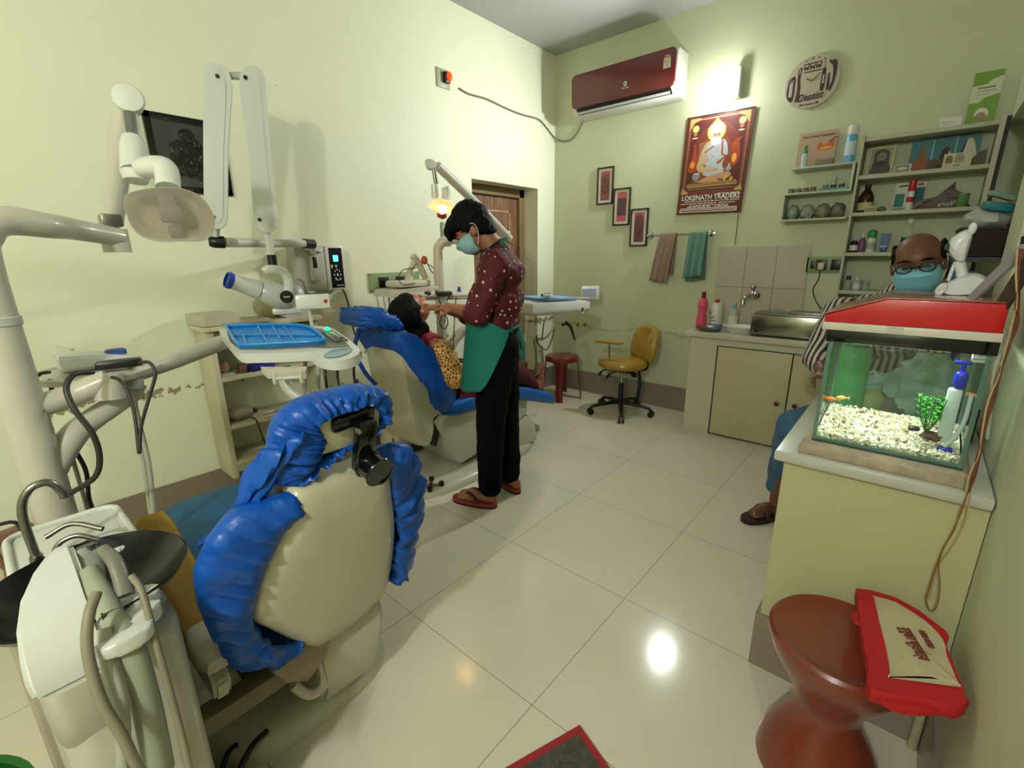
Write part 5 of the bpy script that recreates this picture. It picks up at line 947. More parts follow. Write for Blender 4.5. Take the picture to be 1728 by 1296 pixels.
bm = B(); tube(bm, [(-2.74, y1-.005, 1.142), (-2.72, y1, 1.10), (-2.71, y1+.02, .98), (-2.70, y1+.015, .90), (-2.69, y1+.03, .82)], .005, 8); obj('power_cable', bm, CABLE, xc)
# framed dark relief picture
t = thing('framed_relief', 'black-framed picture of a dark carved seated figure behind the lamp', 'picture', (XA, .84, 1.63))
pc = [at(237, 185, x=XA+.02), at(375, 217, x=XA+.02), at(375, 330, x=XA+.02), at(252, 303, x=XA+.02)]
fy0, fy1, fz0, fz1 = .70, 1.03, 1.645, 1.985; bm = B()
for a in ((fy0, fz0, fy1, fz0+.03), (fy0, fz1-.03, fy1, fz1), (fy0, fz0, fy0+.03, fz1), (fy1-.03, fz0, fy1, fz1)): b2(bm, (XA, a[0], a[1]), (XA+.02, a[2], a[3]), bev=.003)
obj('frame', bm, GBLACK, t); bm = B(); b2(bm, (XA, fy0+.02, fz0+.02), (XA+.010, fy1-.02, fz1-.02)); obj('backing', bm, mat('slate_print', (120, 122, 120), .25, var=.3, scale=5), t)
bm = B(); lump(bm, (XA+.012, .865, 1.80), (.012, .085, .085), 4, amp=.4, u=40, v=28)
for k in range(26):
    a = random.uniform(0, 2*pi); r = random.uniform(.01, .085); ball(bm, (XA+.018, .865+r*cos(a), 1.80+r*1.1*sin(a)), (.009, random.uniform(.008, .024), random.uniform(.006, .018)), rot=Matrix.Rotation(random.uniform(0, 3), 3, 'X'), u=10, v=6)
ball(bm, (XA+.012, .865, 1.905), (.012, .035, .03)); obj('carved_figure', bm, mat('dark_bronze', (40, 38, 34), .28, .3, var=.4, scale=40), t)
bm = B(); b2(bm, (XA+.0215, fy0+.025, fz0+.025), (XA+.0225, fy1-.025, fz1-.025)); obj('glass_pane', bm, thin_glass('picture_glass', (235, 235, 235), .02), t)
# ================================================================ wooden bookshelf on the left wall
bs = thing('bookshelf', 'worn cream wooden open shelf standing against the left wall under the x-ray box', 'shelf', (-2.68, 1.0, .2))
bx0, bx1, by0, by1 = XA+.013, -2.58, .735, 1.285
for y in (by0, by1-.025): bm = B(); b2(bm, (bx0, y, .21), (bx1, y+.028, 1.01), bev=.001); obj('side_panel', bm, PAINTW, bs)
for z in (.30, .50, .755, 1.015): bm = B(); b2(bm, (bx0, by0+(.028 if z < 1 else -.02), z-.022), (bx1+(.0 if z < 1 else .02), by1-(.025 if z < 1 else -.03), z), bev=.001); obj('shelf_board', bm, PAINTW, bs)
bm = B(); b2(bm, (bx1-.02, by0+.028, .24), (bx1-.005, by1-.025, .278)); obj('toe_rail', bm, PAINTW, bs)
bm = B(); b2(bm, (bx1-.02, by0+.028, .90), (bx1-.005, by1-.025, .992)); b2(bm, (bx1-.02, by1-.10, .90), (bx1-.005, by1-.08, .99)); obj('top_rail', bm, mat('brown_grey_board', (126, 110, 84), .6, var=.15), bs)
# things on the bookshelf
bm = B(); box(bm, (-2.67, .80, 1.045), (.20, .17, .055), rot=(0, 0, .1), bev=.003); solo('cardboard_box', bm, mat('pale_cardboard', (190, 184, 162), .7), 'flat pale cardboard box on top of the bookshelf', 'box')
bm = B(); box(bm, (-2.65, .93, 1.022), (.20, .24, .012), rot=(0, .0, -.15), bev=.002); solo('paper_folder', bm, mat('grey_paper_folder', (170, 164, 146), .7), 'thin grey paper folder sticking out beside the pale box', 'folder')
bm = B(); lump(bm, (-2.70, 1.08, 1.075), (.07, .07, .065), 9, amp=.1); solo('plastic_jar', bm, clear('cloudy_yellow', (176, 164, 120), .6, .3), 'cloudy yellowish plastic jar behind the x-ray head', 'jar')
t = thing('curing_unit', 'grey white desktop device with a black dial under the x-ray head', 'dental device', (-2.66, 1.20, 1.015)); bm = B(); prism(bm, [(0, 0), (.13, 0), (.13, .07), (.06, .15), (0, .16)], (-2.73, 1.13, 1.015), (1, 0, 0), (0, 0, 1), (0, 1, 0), .14, bev=.012); obj('housing', bm, mat('cool_grey_white', (196, 200, 200)), t)
bm = B(); q = V((-2.625, 1.22, 1.13)); cyl(bm, q-V((.01, 0, .01)), q+V((.015, 0, .013)), .017); obj('dial', bm, BLACK, t)
t = thing('curing_light', 'grey rounded device with cord on the lower middle shelf of the bookshelf', 'dental device', (-2.66, .84, .50)); bm = B(); ball(bm, (-2.66, .845, .535), (.06, .075, .036), u=28, v=14); o3 = obj('housing', bm, mat('mottled_grey_plastic', (140, 130, 108), .5, var=.2), t)
bm = B(); ball(bm, (-2.625, .905, .54), (.016, .016, .014)); obj('knob', bm, BLACK, t)
bm = B(); tube(bm, [(-2.60, .87, .515), (-2.57, .885, .50), (-2.565, .905, .38), (-2.56, .93, .28), (-2.565, .95, .10), (-2.56, .96, .01)], .004, 8); obj('cord', bm, CABLE, t)
for i, (y, c_, lb) in enumerate(((.975, (190, 180, 150), 'pale handpiece lying beside the grey rounded device'), (1.03, (150, 150, 140), 'grey instrument lying third from the left post on the lower middle shelf'), (1.08, (120, 40, 34), 'red and white pen-like tool at the right of the lower middle shelf'))):
    bm = B(); tube(bm, [(-2.63, y-.04, .508), (-2.62, y, .512), (-2.64, y+.06, .508)], [.004, .007, .004], 10); solo('hand_tool', bm, mat('tool_%d' % i, c_, .4), lb, 'tool')
bm = B(); lump(bm, (-2.66, .80, .79), (.03, .03, .035), 2, amp=.3); solo('plaster_model', bm, mat('pink_brown_plaster', (150, 116, 90), .7), 'pinkish lump of plaster on the upper middle shelf', 'model')
bm = B(); lathe(bm, [(.001, 0), (.032, 0), (.034, .012), (.03, .014), (.001, .014)], (-2.61, .80, .755)); solo('round_tin', bm, GREYW, 'flat white round tin in front of the pinkish plaster lump', 'tin')
bm = B(); b2(bm, (-2.65, .86, .755), (-2.61, .90, .80), bev=.003); solo('small_tin', bm, mat('brown_tin', (110, 80, 60), .5), 'small brown tin right of the white round tin', 'tin')
bm = B(); box(bm, (-2.64, .97, .772), (.08, .13, .03), rot=(0, 0, .2), bev=.004); solo('blue_box', bm, mat('deep_blue_box', (36, 36, 130), .5), 'deep blue carton on the upper middle shelf below the tray', 'box')
# red waste basket
wb = V((-2.58, 1.06, 0)); t = thing('waste_basket', 'red plastic mesh waste basket standing beside the bookshelf', 'basket', wb)
bm = B(); lathe(bm, [(.001, .004), (.085, 0), (.089, .02), (.115, .23), (.122, .235), (.122, .245), (.112, .24), (.086, .02), (.001, .01)], wb, n=40, cap=False); rm = mat('red_mesh_plastic', (150, 22, 26), .4); obj('bucket', bm, rm, t)
N = rm.node_tree.nodes; L = rm.node_tree.links; tc = N.new('ShaderNodeTexCoord'); ck = N.new('ShaderNodeTexVoronoi'); ck.inputs['Scale'].default_value = 70; ck.inputs['Randomness'].default_value = 0; L.new(tc.outputs['Object'], ck.inputs['Vector']); mr = N.new('ShaderNodeMapRange'); mr.inputs[1].default_value = .25; mr.inputs[2].default_value = .35; L.new(ck.outputs['Distance'], mr.inputs[0]); bp = N.new('ShaderNodeBump'); bp.inputs['Distance'].default_value = .004; L.new(mr.outputs[0], bp.inputs['Height']); L.new(bp.outputs[0], N['Principled BSDF'].inputs['Normal'])
bm = B(); lathe(bm, [(.119, .232), (.126, .236), (.126, .25), (.118, .252)], wb, n=40, cap=False); obj('rim', bm, RED, t)
# ================================================================ far dental chair
fc = thing('dental_chair', 'occupied dental chair with blue ruffled covers under the reclining patient', 'dental chair', (-2.12, 2.0, 0))
bm = B(); out = []
for k in range(64):
    a = 2*pi*k/64; cx, sy = cos(a), sin(a); out.append((-2.16+.30*math.copysign(abs(cx)**.6, cx)*(1 if sy < .3 else 1), 1.97+.60*math.copysign(abs(sy)**.75, sy)))
rings(bm, [[V((-2.16+(x+2.16)*s, 1.97+(y-1.97)*s, z)) for x, y in out] for s, z in ((1, 0), (1, .012), (.965, .035), (.88, .05), (.7, .058), (.001, .062))]); obj('base_plate', bm, CREAM, fc)
fk = at(727, 820, z=.05); bm = B(); 
for a in (45, 135, 225, 315): cyl(bm, fk+V((.062*cos(R(a)), .062*sin(R(a)), 0)), fk+V((.062*cos(R(a)), .062*sin(R(a)), .024)), .015, n=16)
obj('pedal_button', bm, BLACK, fc)
bm = B(); box(bm, fk+V((0, 0, .004)), (.13, .02, .012), rot=(0, 0, R(45)), bev=.003); box(bm, fk+V((0, 0, .004)), (.13, .02, .012), rot=(0, 0, R(-45)), bev=.003); obj('foot_control', bm, mat('brass_brown', (120, 96, 66), .4, .6), fc)
# column and skirt
bm = B(); rings(bm, [[V((-2.15+a, 2.28+b_, z)) for a, b_ in rrect(w_, l_, .08)] for w_, l_, z in ((.44, .56, .04), (.42, .52, .16), (.34, .40, .24), (.2, .2, .28))]); obj('column_skirt', bm, CREAM, fc)
bm = B(); sp_ = [(1.60, .42), (1.68, .28), (1.77, .115), (1.80, .09), (2.20, .14), (2.45, .25), (2.45, .38), (1.65, .46)]; prism(bm, sp_, (-2.32, 0, 0), (0, 1, 0), (0, 0, 1), (1, 0, 0), .36, bev=.03); obj('seat_pan', bm, CREAM, fc)
bm = B(); prism(bm, [(1.53, .33), (1.60, .46), (1.70, .46), (1.62, .26)], (-2.26, 0, 0), (0, 1, 0), (0, 0, 1), (1, 0, 0), .28, bev=.01); obj('hinge_block', bm, mat('dark_mechanism', (40, 34, 28)), fc)
# back shell
bm = B(); xs = [(-2.30, .86), (-2.27, .95), (-2.20, 1), (-2.04, 1), (-1.975, .96), (-1.95, .88)]
prof = [(1.395, .93), (1.44, .955), (1.475, .90), (1.50, .75), (1.60, .60), (1.70, .47), (1.61, .44), (1.60, .36), (1.56, .285), (1.50, .31), (1.46, .42), (1.42, .70)]
pc_ = (1.50, .62); rings(bm, [[V((x, pc_[0]+(a-pc_[0])*s, pc_[1]+(b_-pc_[1])*(.5+.5*s))) for a, b_ in bez(prof, 3)] for x, s in ((-2.31, .5), (-2.30, .86), (-2.26, .97), (-2.20, 1), (-2.04, 1), (-1.985, .96), (-1.965, .88), (-1.96, .5))]); obj('back_shell', bm, mat('cream_back_shell', (212, 208, 184)), fc)
def sidecover(prof, x0, x1, seed, amp, nm, r=.04, n=90):
    q = spline([V((0, a, b_)) for a, b_ in prof]+[V((0, *prof[0]))], 12); L = [0]
    for a, b_ in zip(q, q[1:]): L.append(L[-1]+(b_-a).length)
    out = []; j = 0
    for i in range(n):
        s = L[-1]*i/n
        while L[j+1] < s: j += 1
        out.append(q[j].lerp(q[j+1], (s-L[j])/max(1e-9, L[j+1]-L[j])))
    c = sum(out, V())/n; bm = B(); rs = []; m_ = 26
    for k in range(m_+1):
        t = k/m_; x = x0+(x1-x0)*t; e = min(t, 1-t)*(x1-x0)/r; s = 1 if e >= 1 else .62+.38*math.sqrt(max(0, 1-(1-e)**2)); edge = 1-min(1, e*.7)
        row = []
        for i, p in enumerate(out):
            th = i/n*2*pi; w_ = noise.noise(V((cos(th)*5+seed, sin(th)*5, t*2)))*1.2+noise.noise(V((cos(th)*18+seed, sin(th)*18, t*2)))*(.4+1.2*edge)
            v = p-c; v2 = v*s+v.normalized()*amp*w_; row.append(V((x, 0, 0))+c+v2)
        rs.append(row)
    rings(bm, rs); return obj(nm, bm, BLUE, fc, ang=80)
cv = [at(a, b_, x=-1.95) for a, b_ in ((668, 562), (690, 560), (715, 575), (742, 605), (765, 645), (771, 668), (760, 692), (744, 697), (728, 680), (722, 655), (700, 630), (684, 605), (672, 585))]
sidecover([(p.y, p.z) for p in cv], -2.34, -1.925, 3, .012, 'backrest_cover')
hv = [at(a, b_, x=-1.98) for a, b_ in ((618, 540), (622, 526), (640, 521), (662, 527), (682, 538), (690, 550), (688, 562), (672, 561), (652, 556), (630, 556), (618, 550))]
sidecover([(p.y, p.z) for p in hv], -2.26, -1.99, 8, .012, 'headrest_cover', r=.05)
bm = B(); box(bm, (-2.12, 1.40, .985), (.07, .07, .05), rot=(.5, 0, 0), bev=.008); cyl(bm, (-2.04, 1.41, .975), (-1.995, 1.41, .975), .022); obj('headrest_bracket', bm, GBLACK, fc)
bm = B(); tube(bm, [(-2.20, 1.325, .97), (-2.22, 1.30, .86), (-2.20, 1.33, .74), (-2.16, 1.37, .66)], .012, 10); obj('cover_strap', bm, BLUE, fc)
bm = B(); rings(bm, [[V((-2.14+a, y, z+b_)) for a, b_ in rrect(w_, h_, .03)] for y, z, w_, h_ in ((1.66, .46, .34, .05), (1.75, .47, .42, .09), (2.2, .46, .42, .10), (2.45, .39, .40, .10), (2.70, .30, .36, .09), (2.84, .24, .26, .07), (2.90, .215, .12, .04))]); obj('seat', bm, mat('bright_blue_leg_cover', (22, 96, 176), .45, var=.1, bump=.15, bscale=30), fc)
# ================================================================ far treatment unit
fu = thing('treatment_unit', 'white treatment unit behind the patient with lit lamp, instrument table and spittoon', 'dental unit', (-2.5, 1.9, 0))
bm = B(); lathe(bm, [(.10, 0), (.105, .30), (.10, .50), (.085, .60), (.001, .60)], (-2.50, 1.70, 0), n=32); obj('spittoon_column', bm, mat('aged_unit_cream', (184, 178, 150), .4, var=.08), fu)
bm = B(); lathe(bm, [(.07, .59), (.105, .64), (.115, .69), (.108, .69), (.095, .645), (.04, .62), (.001, .615)], (-2.50, 1.70, 0), n=36, cap=False); obj('spittoon_bowl', bm, mat('sea_green_bowl', (70, 148, 116), .25, coat=.4), fu)
bm = B(); b2(bm, (-2.74, 1.62, 0), (-2.42, 2.10, .22), bev=.02); obj('unit_base', bm, mat('dark_brown_box', (70, 58, 44), .6), fu)  # low box in plain dark brown
PF = V((-2.42, 2.08, 0)); bm = B(); tube(bm, [PF+V((0, 0, .2)), PF+V((0, 0, .9)), PF+V((0, 0, 1.33)), PF+V((.0, .02, 1.40)), PF+V((.03, .07, 1.435)), PF+V((.12, .22, 1.43)), V((-2.24, 2.52, 1.43))], [.035, .033, .03, .03, .03, .028, .027], 20, 5); obj('pole', bm, OFFW, fu)
bm = B(); tube(bm, [at(860, 402, x=-2.22), at(800, 340, x=-2.16), at(738, 280, x=-2.10)], [.024, .026, .024], 20, 4); obj('lamp_arm', bm, OFFW, fu)
bm = B(); box(bm, at(855, 398, x=-2.24), (.04, .06, .06), bev=.008); obj('arm_hinge', bm, STEEL, fu)
bm = B(); lathe(bm, [(.020, -.03), (.030, -.005), (.032, 0), (.001, .006)], at(727, 276, x=-2.09), (.7, -.3, .5), 24); obj('arm_cap', bm, WHITE, fu)
bm = B(); cyl(bm, at(732, 285, x=-2.09), at(736, 311, x=-2.09), .012); obj('lamp_spring', bm, CHROME, fu)
bm = B(); cyl(bm, at(733, 312, x=-2.09), at(734, 334, x=-2.09), .018); obj('lamp_swivel', bm, WHITE, fu)
bm = B(); tube(bm, [at(751, 316, x=-2.06), at(753, 325, x=-2.06), at(751, 345, x=-2.05)], .022, 16, 3); obj('lamp_neck', bm, WHITE, fu)
lp = at(748, 349, x=-2.05); bm = B(); aim = (V((-2.10, 1.68, 1.0))-lp).normalized()
rings(bm, [[lp+frame(aim, (0, 0, 1)) @ V((r*1.35*cos(a), r*cos(0)*sin(a), h)) for a in [2*pi*k/28 for k in range(28)]] for r, h in ((.02, -.035), (.05, -.028), (.075, 0), (.078, .012), (.07, .004), (.045, -.018), (.001, -.022))], cap=False); obj('lamp_reflector', bm, mat('amber_reflector', (214, 180, 120), .25, coat=.3, trans=0, emit=.8), fu)
bm = B(); ball(bm, lp+aim*.008, (.024, .024, .024)); obj('lamp_bulb', bm, mat('warm_glow_bulb', (255, 206, 130), .4, emit=38), fu)
bm = B(); box(bm, lp+aim*.045+V((.0, 0, -.0)), (.05, .035, .03), rot=(.4, .3, 0), bev=.008); obj('bulb_shield', bm, mat('red_brown_filter', (120, 56, 40), .3), fu)
spot('exam_lamp_beam', lp+aim*.07, (-2.13, 1.66, 1.0), 9, 24, (1, .72, .42), .02)
# rail tables behind patient
bm = B(); prism(bm, bez([(1.70, -.02), (1.78, .0), (2.0, .0), (2.08, .01), (2.08, .03), (1.80, .022), (1.72, .02)], 2), (-2.62, 0, 1.115), (0, 1, 0), (0, 0, 1), (1, 0, 0), .22, bev=.005); obj('side_tray', bm, OFFW, fu)
bm = B(); cyl(bm, (-2.42, 1.90, 1.09), (-2.30, 2.45, 1.065), .012); cyl(bm, (-2.46, 1.90, 1.07), (-2.34, 2.45, 1.045), .012); obj('holder_rail', bm, OFFW, fu)
bm = B(); ball(bm, (-2.41, 1.97, 1.10), (.02, .025, .02)); obj('rail_end', bm, mat('brown_black_clamp', (50, 38, 30), .4), fu); bm = B(); box(bm, (-2.37, 2.07, 1.095), (.05, .11, .03), rot=(0, 0, -.2), bev=.01); obj('holder_clamp', bm, mat('brown_black_clamp', (50, 38, 30), .4), fu)
bm = B(); tube(bm, [(-2.42, 2.10, .62), (-2.38, 2.16, .78), (-2.32, 2.28, .86), (-2.20, 2.45, .88)], [.035, .035, .03, .028], 16); obj('table_arm', bm, OFFW, fu)
# instrument table with blue tray
TZ = .965
def tz(px, py, z=TZ): return at(px, py, z=z)
def fy(px, py, x): return at(px, py, x=x)
tt = V((-2.10, 2.80, 0)); U3 = V((-.0, 1, 0)); bm = B(); 
tbl = [(868, 512), (905, 504), (960, 500), (1004, 510), (1006, 518), (960, 530), (880, 528)]
TP0 = at(920, 522, x=-1.98)
TDY = .10
tb = [V((-1.93, 2.36, 0)), V((-1.90, 2.95, 0)), V((-1.93, 3.04, 0)), V((-2.20, 3.08, 0)), V((-2.26, 2.98, 0)), V((-2.28, 2.45, 0)), V((-2.20, 2.36, 0))]
def tilt(p, h): return V((p.x, p.y+TDY, 1.02-.05*(p.y-2.36)+h+(p.x+1.93)*-.04))
v = spline(tb+[tb[0]], 3)[:-1]; bm = B(); rings(bm, [[tilt(p, h)*1 if s == 1 else tilt(V((-2.08+(p.x+2.08)*s, 2.72+(p.y-2.72)*s, 0)), h) for p in v] for s, h in ((.9, -.085), (.985, -.07), (1, -.05), (1, -.012), (.985, 0), (.01, 0))]); obj('instrument_table', bm, WHITE, fu)
art('keypad', tilt(V((-1.96, 2.45, 0)), .0015), (0, .40, -.02), (-.07, 0, .004), [((120, 122, 104), rect(0, 0, 1, 1))]+[((50, 44, 40), ellp(.08+.11*k, .3+.4*(k % 2), .03, .15, 8)) for k in range(9)], fu, N=(0, 0, 1))
bm = B(); q = V((-1.898, 3.02, .93)); lathe(bm, [(.012, 0), (.02, .003), (.024, .004), (.024, 0)], q, (1, .0, 0), 20, cap=False); obj('handle_ring', bm, WHITE, fu)
bm = B(); cyl(bm, q-V((.002, 0, 0)), q+V((.003, 0, 0)), .016); obj('handle_hole', bm, mat('brown_black_clamp', (50, 38, 30)), fu)
ft = thing('compartment_tray', 'pale blue compartment tray lying on the far instrument table', 'tray', tilt(V((-2.09, 2.75, 0)), 0)); bm = B(); rings(bm, [[tilt(V((-2.09+a, 2.78+b_, 0)), h) for a, b_ in rrect(w_, l_, .03)] for w_, l_, h in ((.22, .40, .003), (.25, .43, .022), (.24, .42, .022), (.21, .39, .010), (.01, .01, .010))]); obj('tray_body', bm, mat('pale_blue_plastic_tray', (120, 158, 196), .35, coat=.2), ft)
bm = B(); 
for k in range(3): b2(bm, (-2.19, 2.68+.10*k, tilt(V((-2.1, 2.68+.1*k, 0)), .008).z), (-1.99, 2.686+.10*k, tilt(V((-2.1, 2.68+.1*k, 0)), .02).z))
obj('divider', bm, mat('pale_blue_plastic_tray', (120, 158, 196)), ft)
p = tilt(V((-2.06, 2.70, 0)), .024); bm = B(); lathe(bm, [(.001, 0), (.034, 0), (.034, .018), (.03, .02), (.001, .02)], p); solo('white_pot', bm, GREYW, 'round white pot on the far blue tray', 'pot')
p = tilt(V((-2.12, 2.76, 0)), .024); bm = B(); box(bm, p+V((0, 0, .01)), (.04, .08, .02), bev=.005); solo('dark_case', bm, mat('dark_case', (50, 48, 46), .4), 'small dark case on the far blue tray behind the white pot', 'case')
p = at(996, 494, x=-2.17); bm = B(); VF = Matrix.Rotation(R(35), 3, 'Z'); box(bm, p, (.155, .018, .115), rot=VF, bev=.008); obj('film_viewer', bm, WHITE, fu)
bm = B(); box(bm, p+VF @ V((-.008, -.0095, -.003)), (.115, .002, .075), rot=VF); obj('viewer_screen', bm, mat('blue_grey_screen', (150, 160, 176), .3), fu)
bm = B(); tube(bm, [p-V((0, 0, .05)), tilt(V((-2.19, 3.02, 0)), .0)], .010, 8, 1); obj('viewer_post', bm, OFFW, fu)
# hangers under the table
bm = B(); tube(bm, [at(937, 545, x=-1.98), at(928, 562, x=-2.0), at(915, 572, x=-2.02), at(880, 566, x=-2.05)], .009, 10); tube(bm, [at(893, 545, x=-1.98), at(888, 560, x=-2.0), at(885, 575, x=-2.0)], .008, 10); obj('handpiece_hanger', bm, WHITE, fu)
for q in ([(918, 543), (916, 560), (914, 575)], [(936, 548), (932, 570), (922, 590), (908, 580), (905, 565)]): hose([at(*p_, x=-2.0) for p_ in q], .004, CABLE, par=fu)
bm = B(); rs = []
for k in range(130): t_ = k/130; c = at(904+4*sin(t_*3), 572+62*t_, x=-2.03); rs.append(c+V((.0, .024*cos(k*.9), .012*sin(k*.9)))+V((.02*sin(k*.9), 0, 0)))
tube(bm, rs, .0035, 6, 1); obj('coiled_hose', bm, mat('grey_beige_coil', (150, 144, 118), .5), fu)
bm = B(); rs = []
for k in range(90): t_ = k/90; c = at(913+3*sin(t_*2), 585+50*t_, x=-2.06); rs.append(c+V((0, .02*cos(k*.9), .01*sin(k*.9))))
tube(bm, rs, .0035, 6, 1); obj('coiled_hose', bm, mat('grey_beige_coil', (150, 144, 118)), fu)
bm = B(); tube(bm, [at(955, 545, x=-1.95), at(963, 552, x=-1.95), at(970, 574, x=-1.95)], [.014, .012, .006], 12); ball(bm, at(950, 548, x=-1.95), .013); obj('hanging_handpiece', bm, BLACK, fu)
for q in ([(975, 545), (972, 552)], [(987, 545), (986, 553)]): bm = B(); c = at(*q[0], x=-2.0); cyl(bm, c, c-V((0, 0, .03)), .012, .006); obj('hanger_tip', bm, mat('brass_brown', (120, 96, 66)), fu)
for q in ([(690, 548), (697, 600), (702, 640)],): pass
for q in ([(738, 500), (745, 515), (755, 520), (748, 530), (742, 545), (750, 555), (756, 545), (752, 530)], [(770, 498), (768, 520), (766, 560), (765, 590)], [(758, 500), (752, 515), (750, 545)], [(760, 575), (775, 560), (790, 556)]): hose([at(*p_, x=-2.36) for p_ in q], .0035, CABLE, par=fu)
# clutter low on the wall by the spittoon
for q in ([(600, 640), (612, 655), (600, 670), (590, 690)], [(618, 655), (630, 700), (640, 730)], [(560, 650), (566, 700), (570, 740)]): hose([at(*p_, x=-2.72) for p_ in q], .006, HOSE, par=fu)
# devices on the far side tray
t = thing('curing_gun', 'white pistol-shaped hand device with an orange guard on the far side tray', 'dental device', (-2.52, 1.92, 1.146)); c = V((-2.52, 1.90, 1.146))
bm = B(); b2(bm, (-2.60, 1.78, 1.146), (-2.44, 2.03, 1.185), bev=.012); obj('charger_base', bm, OFFW, t)
bm = B(); tube(bm, [at(697, 432, x=-2.50), at(708, 448, x=-2.50), at(718, 470, x=-2.50)], [.024, .022, .020], 16, 4); tube(bm, [at(700, 440, x=-2.5), at(692, 456, x=-2.5), at(686, 476, x=-2.5)], [.018, .018, .016], 14, 4); obj('gun_body', bm, OFFW, t)
bm = B(); ball(bm, at(716, 439, x=-2.48), (.02, .022, .028)); obj('orange_guard', bm, mat('burnt_orange', (170, 84, 50), .4), t)
bm = B(); tube(bm, [at(720, 444, x=-2.47), at(736, 455, x=-2.45), at(742, 462, x=-2.45), at(730, 460, x=-2.46), at(722, 447, x=-2.48)], .003, 6); tube(bm, [at(702, 452, x=-2.46), at(680, 456, x=-2.45), at(673, 470, x=-2.44), at(680, 480, x=-2.43), at(700, 478, x=-2.43)], .003, 6); obj('cord', bm, CABLE, t)
bm = B(); lathe(bm, [(.018, 0), (.018, .003), (.013, .004), (.008, .032), (.001, .033)], (-2.36, 2.20, 1.10), n=20); solo('blue_cup', bm, mat('ultramarine_plastic', (24, 34, 150), .35), 'tiny ultramarine blue cup on the rail behind the dentist', 'cup')
# ================================================================ maroon plastic stool and operator chair
st = at(953, 592, y=3.62); sx, sy, sz = -2.46, 3.58, .42
t = thing('plastic_stool', 'dark red plastic stool with four legs near the far corner', 'stool', (sx, sy, 0))
bm = B(); lathe(bm, [(.010, sz-.004), (.012, sz), (.11, sz), (.145, sz-.004), (.158, sz-.02), (.160, sz-.05), (.156, sz-.05), (.152, sz-.02), (.010, sz-.012)], (sx, sy, 0), n=40, cap=False); obj('seat', bm, MAROON, t)
for k in range(4):
    a = R(28+90*k); d1 = V((cos(a), sin(a), 0)); s1 = V((-sin(a), cos(a), 0)); bm = B()
    rings(bm, [[V((sx, sy, z))+d1*(r+q*.5)+s1*w_ for q, w_ in ((.0, -wd), (.012, -wd*.6), (.018, 0), (.012, wd*.6), (0, wd), (-.008, wd*.6), (-.004, 0), (-.008, -wd*.6))] for z, r, wd in ((0, .185, .036), (.02, .184, .034), (.2, .165, .034), (.34, .152, .044), (.385, .148, .065))]); obj('leg', bm, MAROON, t)
cc = V((-1.80, 3.52, 0)); t = thing('operator_chair', 'ochre upholstered swivel chair with one armrest on a black five-star base', 'chair', cc)
bm = B(); rings(bm, [[cc+V((.205*s*cos(a), .19*s*sin(a), z)) for a in [2*pi*k/44 for k in range(44)]] for s, z in ((.3, .405), (.9, .41), (1, .43), (1, .455), (.93, .475), (.6, .482), (.01, .484))]); obj('seat', bm, OCHRE, t)
bm = B(); rs = []; bcx = cc+V((.10, .12, 0)); bd = V((.50, .87, 0)).normalized(); bs_ = V((-bd.y, bd.x, 0))
for s, h in ((.4, .05), (.88, .042), (1, .022), (1, 0), (.88, -.02), (.4, -.024)):
    rs.append([bcx+bs_*(a*s*1.05)+V((0, 0, .60+b_*s))+bd*(.05+h*1-.9*a*a*1.2+b_*.15) for a, b_ in bez([(-.13, -.14), (-.155, -.04), (-.14, .09), (-.08, .145), (0, .155), (.08, .145), (.14, .09), (.155, -.04), (.13, -.14), (.0, -.16)], 4)])
rings(bm, rs); obj('backrest', bm, OCHRE, t)
bm = B(); tube(bm, [bcx+bd*.06+V((0, 0, .50)), bcx+bd*.07+V((0, 0, .38)), bcx+bd*-.06+V((0, 0, .385))], .014, 12, 3); tube(bm, [cc+V((.12, .07, .38)), cc+V((.13, .08, .25)), cc+V((.11, .09, .10))], .014, 10, 2); obj('back_bracket', bm, BLACK, t)
bm = B(); b2(bm, (cc.x-.09, cc.y-.08, .375), (cc.x+.11, cc.y+.08, .405), bev=.01); obj('mechanism', bm, BLACK, t)
bm = B(); 
for q in ((-.12, -.08), (-.02, -.12)): bm = B() if q[0] < -.1 else (obj('adjuster_lever', bm, BLACK, t), B())[1]; tube(bm, [cc+V((q[0]+.03, q[1]+.03, .39)), cc+V((q[0]-.02, q[1], .37)), cc+V((q[0]-.05, q[1]-.01, .33))], [.006, .008, .014], 10)
obj('adjuster_lever', bm, BLACK, t); bm = B(); cyl(bm, cc+V((.14, -.07, .38)), cc+V((.16, -.09, .38)), .022); obj('adjuster_knob', bm, BLACK, t)
bm = B(); cyl(bm, cc+V((0, 0, .27)), cc+V((0, 0, .375)), .012); obj('gas_piston', bm, CHROME, t)
bm = B(); cyl(bm, cc+V((0, 0, .08)), cc+V((0, 0, .27)), .024, .022); obj('column', bm, BLACK, t)
bm = B(); ar = at(1028, 581, y=3.42); tube(bm, [V((ar.x, ar.y, .62)), V((ar.x+.01, ar.y, .40)), V((ar.x+.01, ar.y+.0, .31))], .008, 10, 2); obj('armrest_post', bm, CHROME, t)
bm = B(); box(bm, V((ar.x, ar.y, .628)), (.23, .06, .028), rot=(0, 0, .1), bev=.012, seg=3); obj('armrest', bm, OCHRE, t)
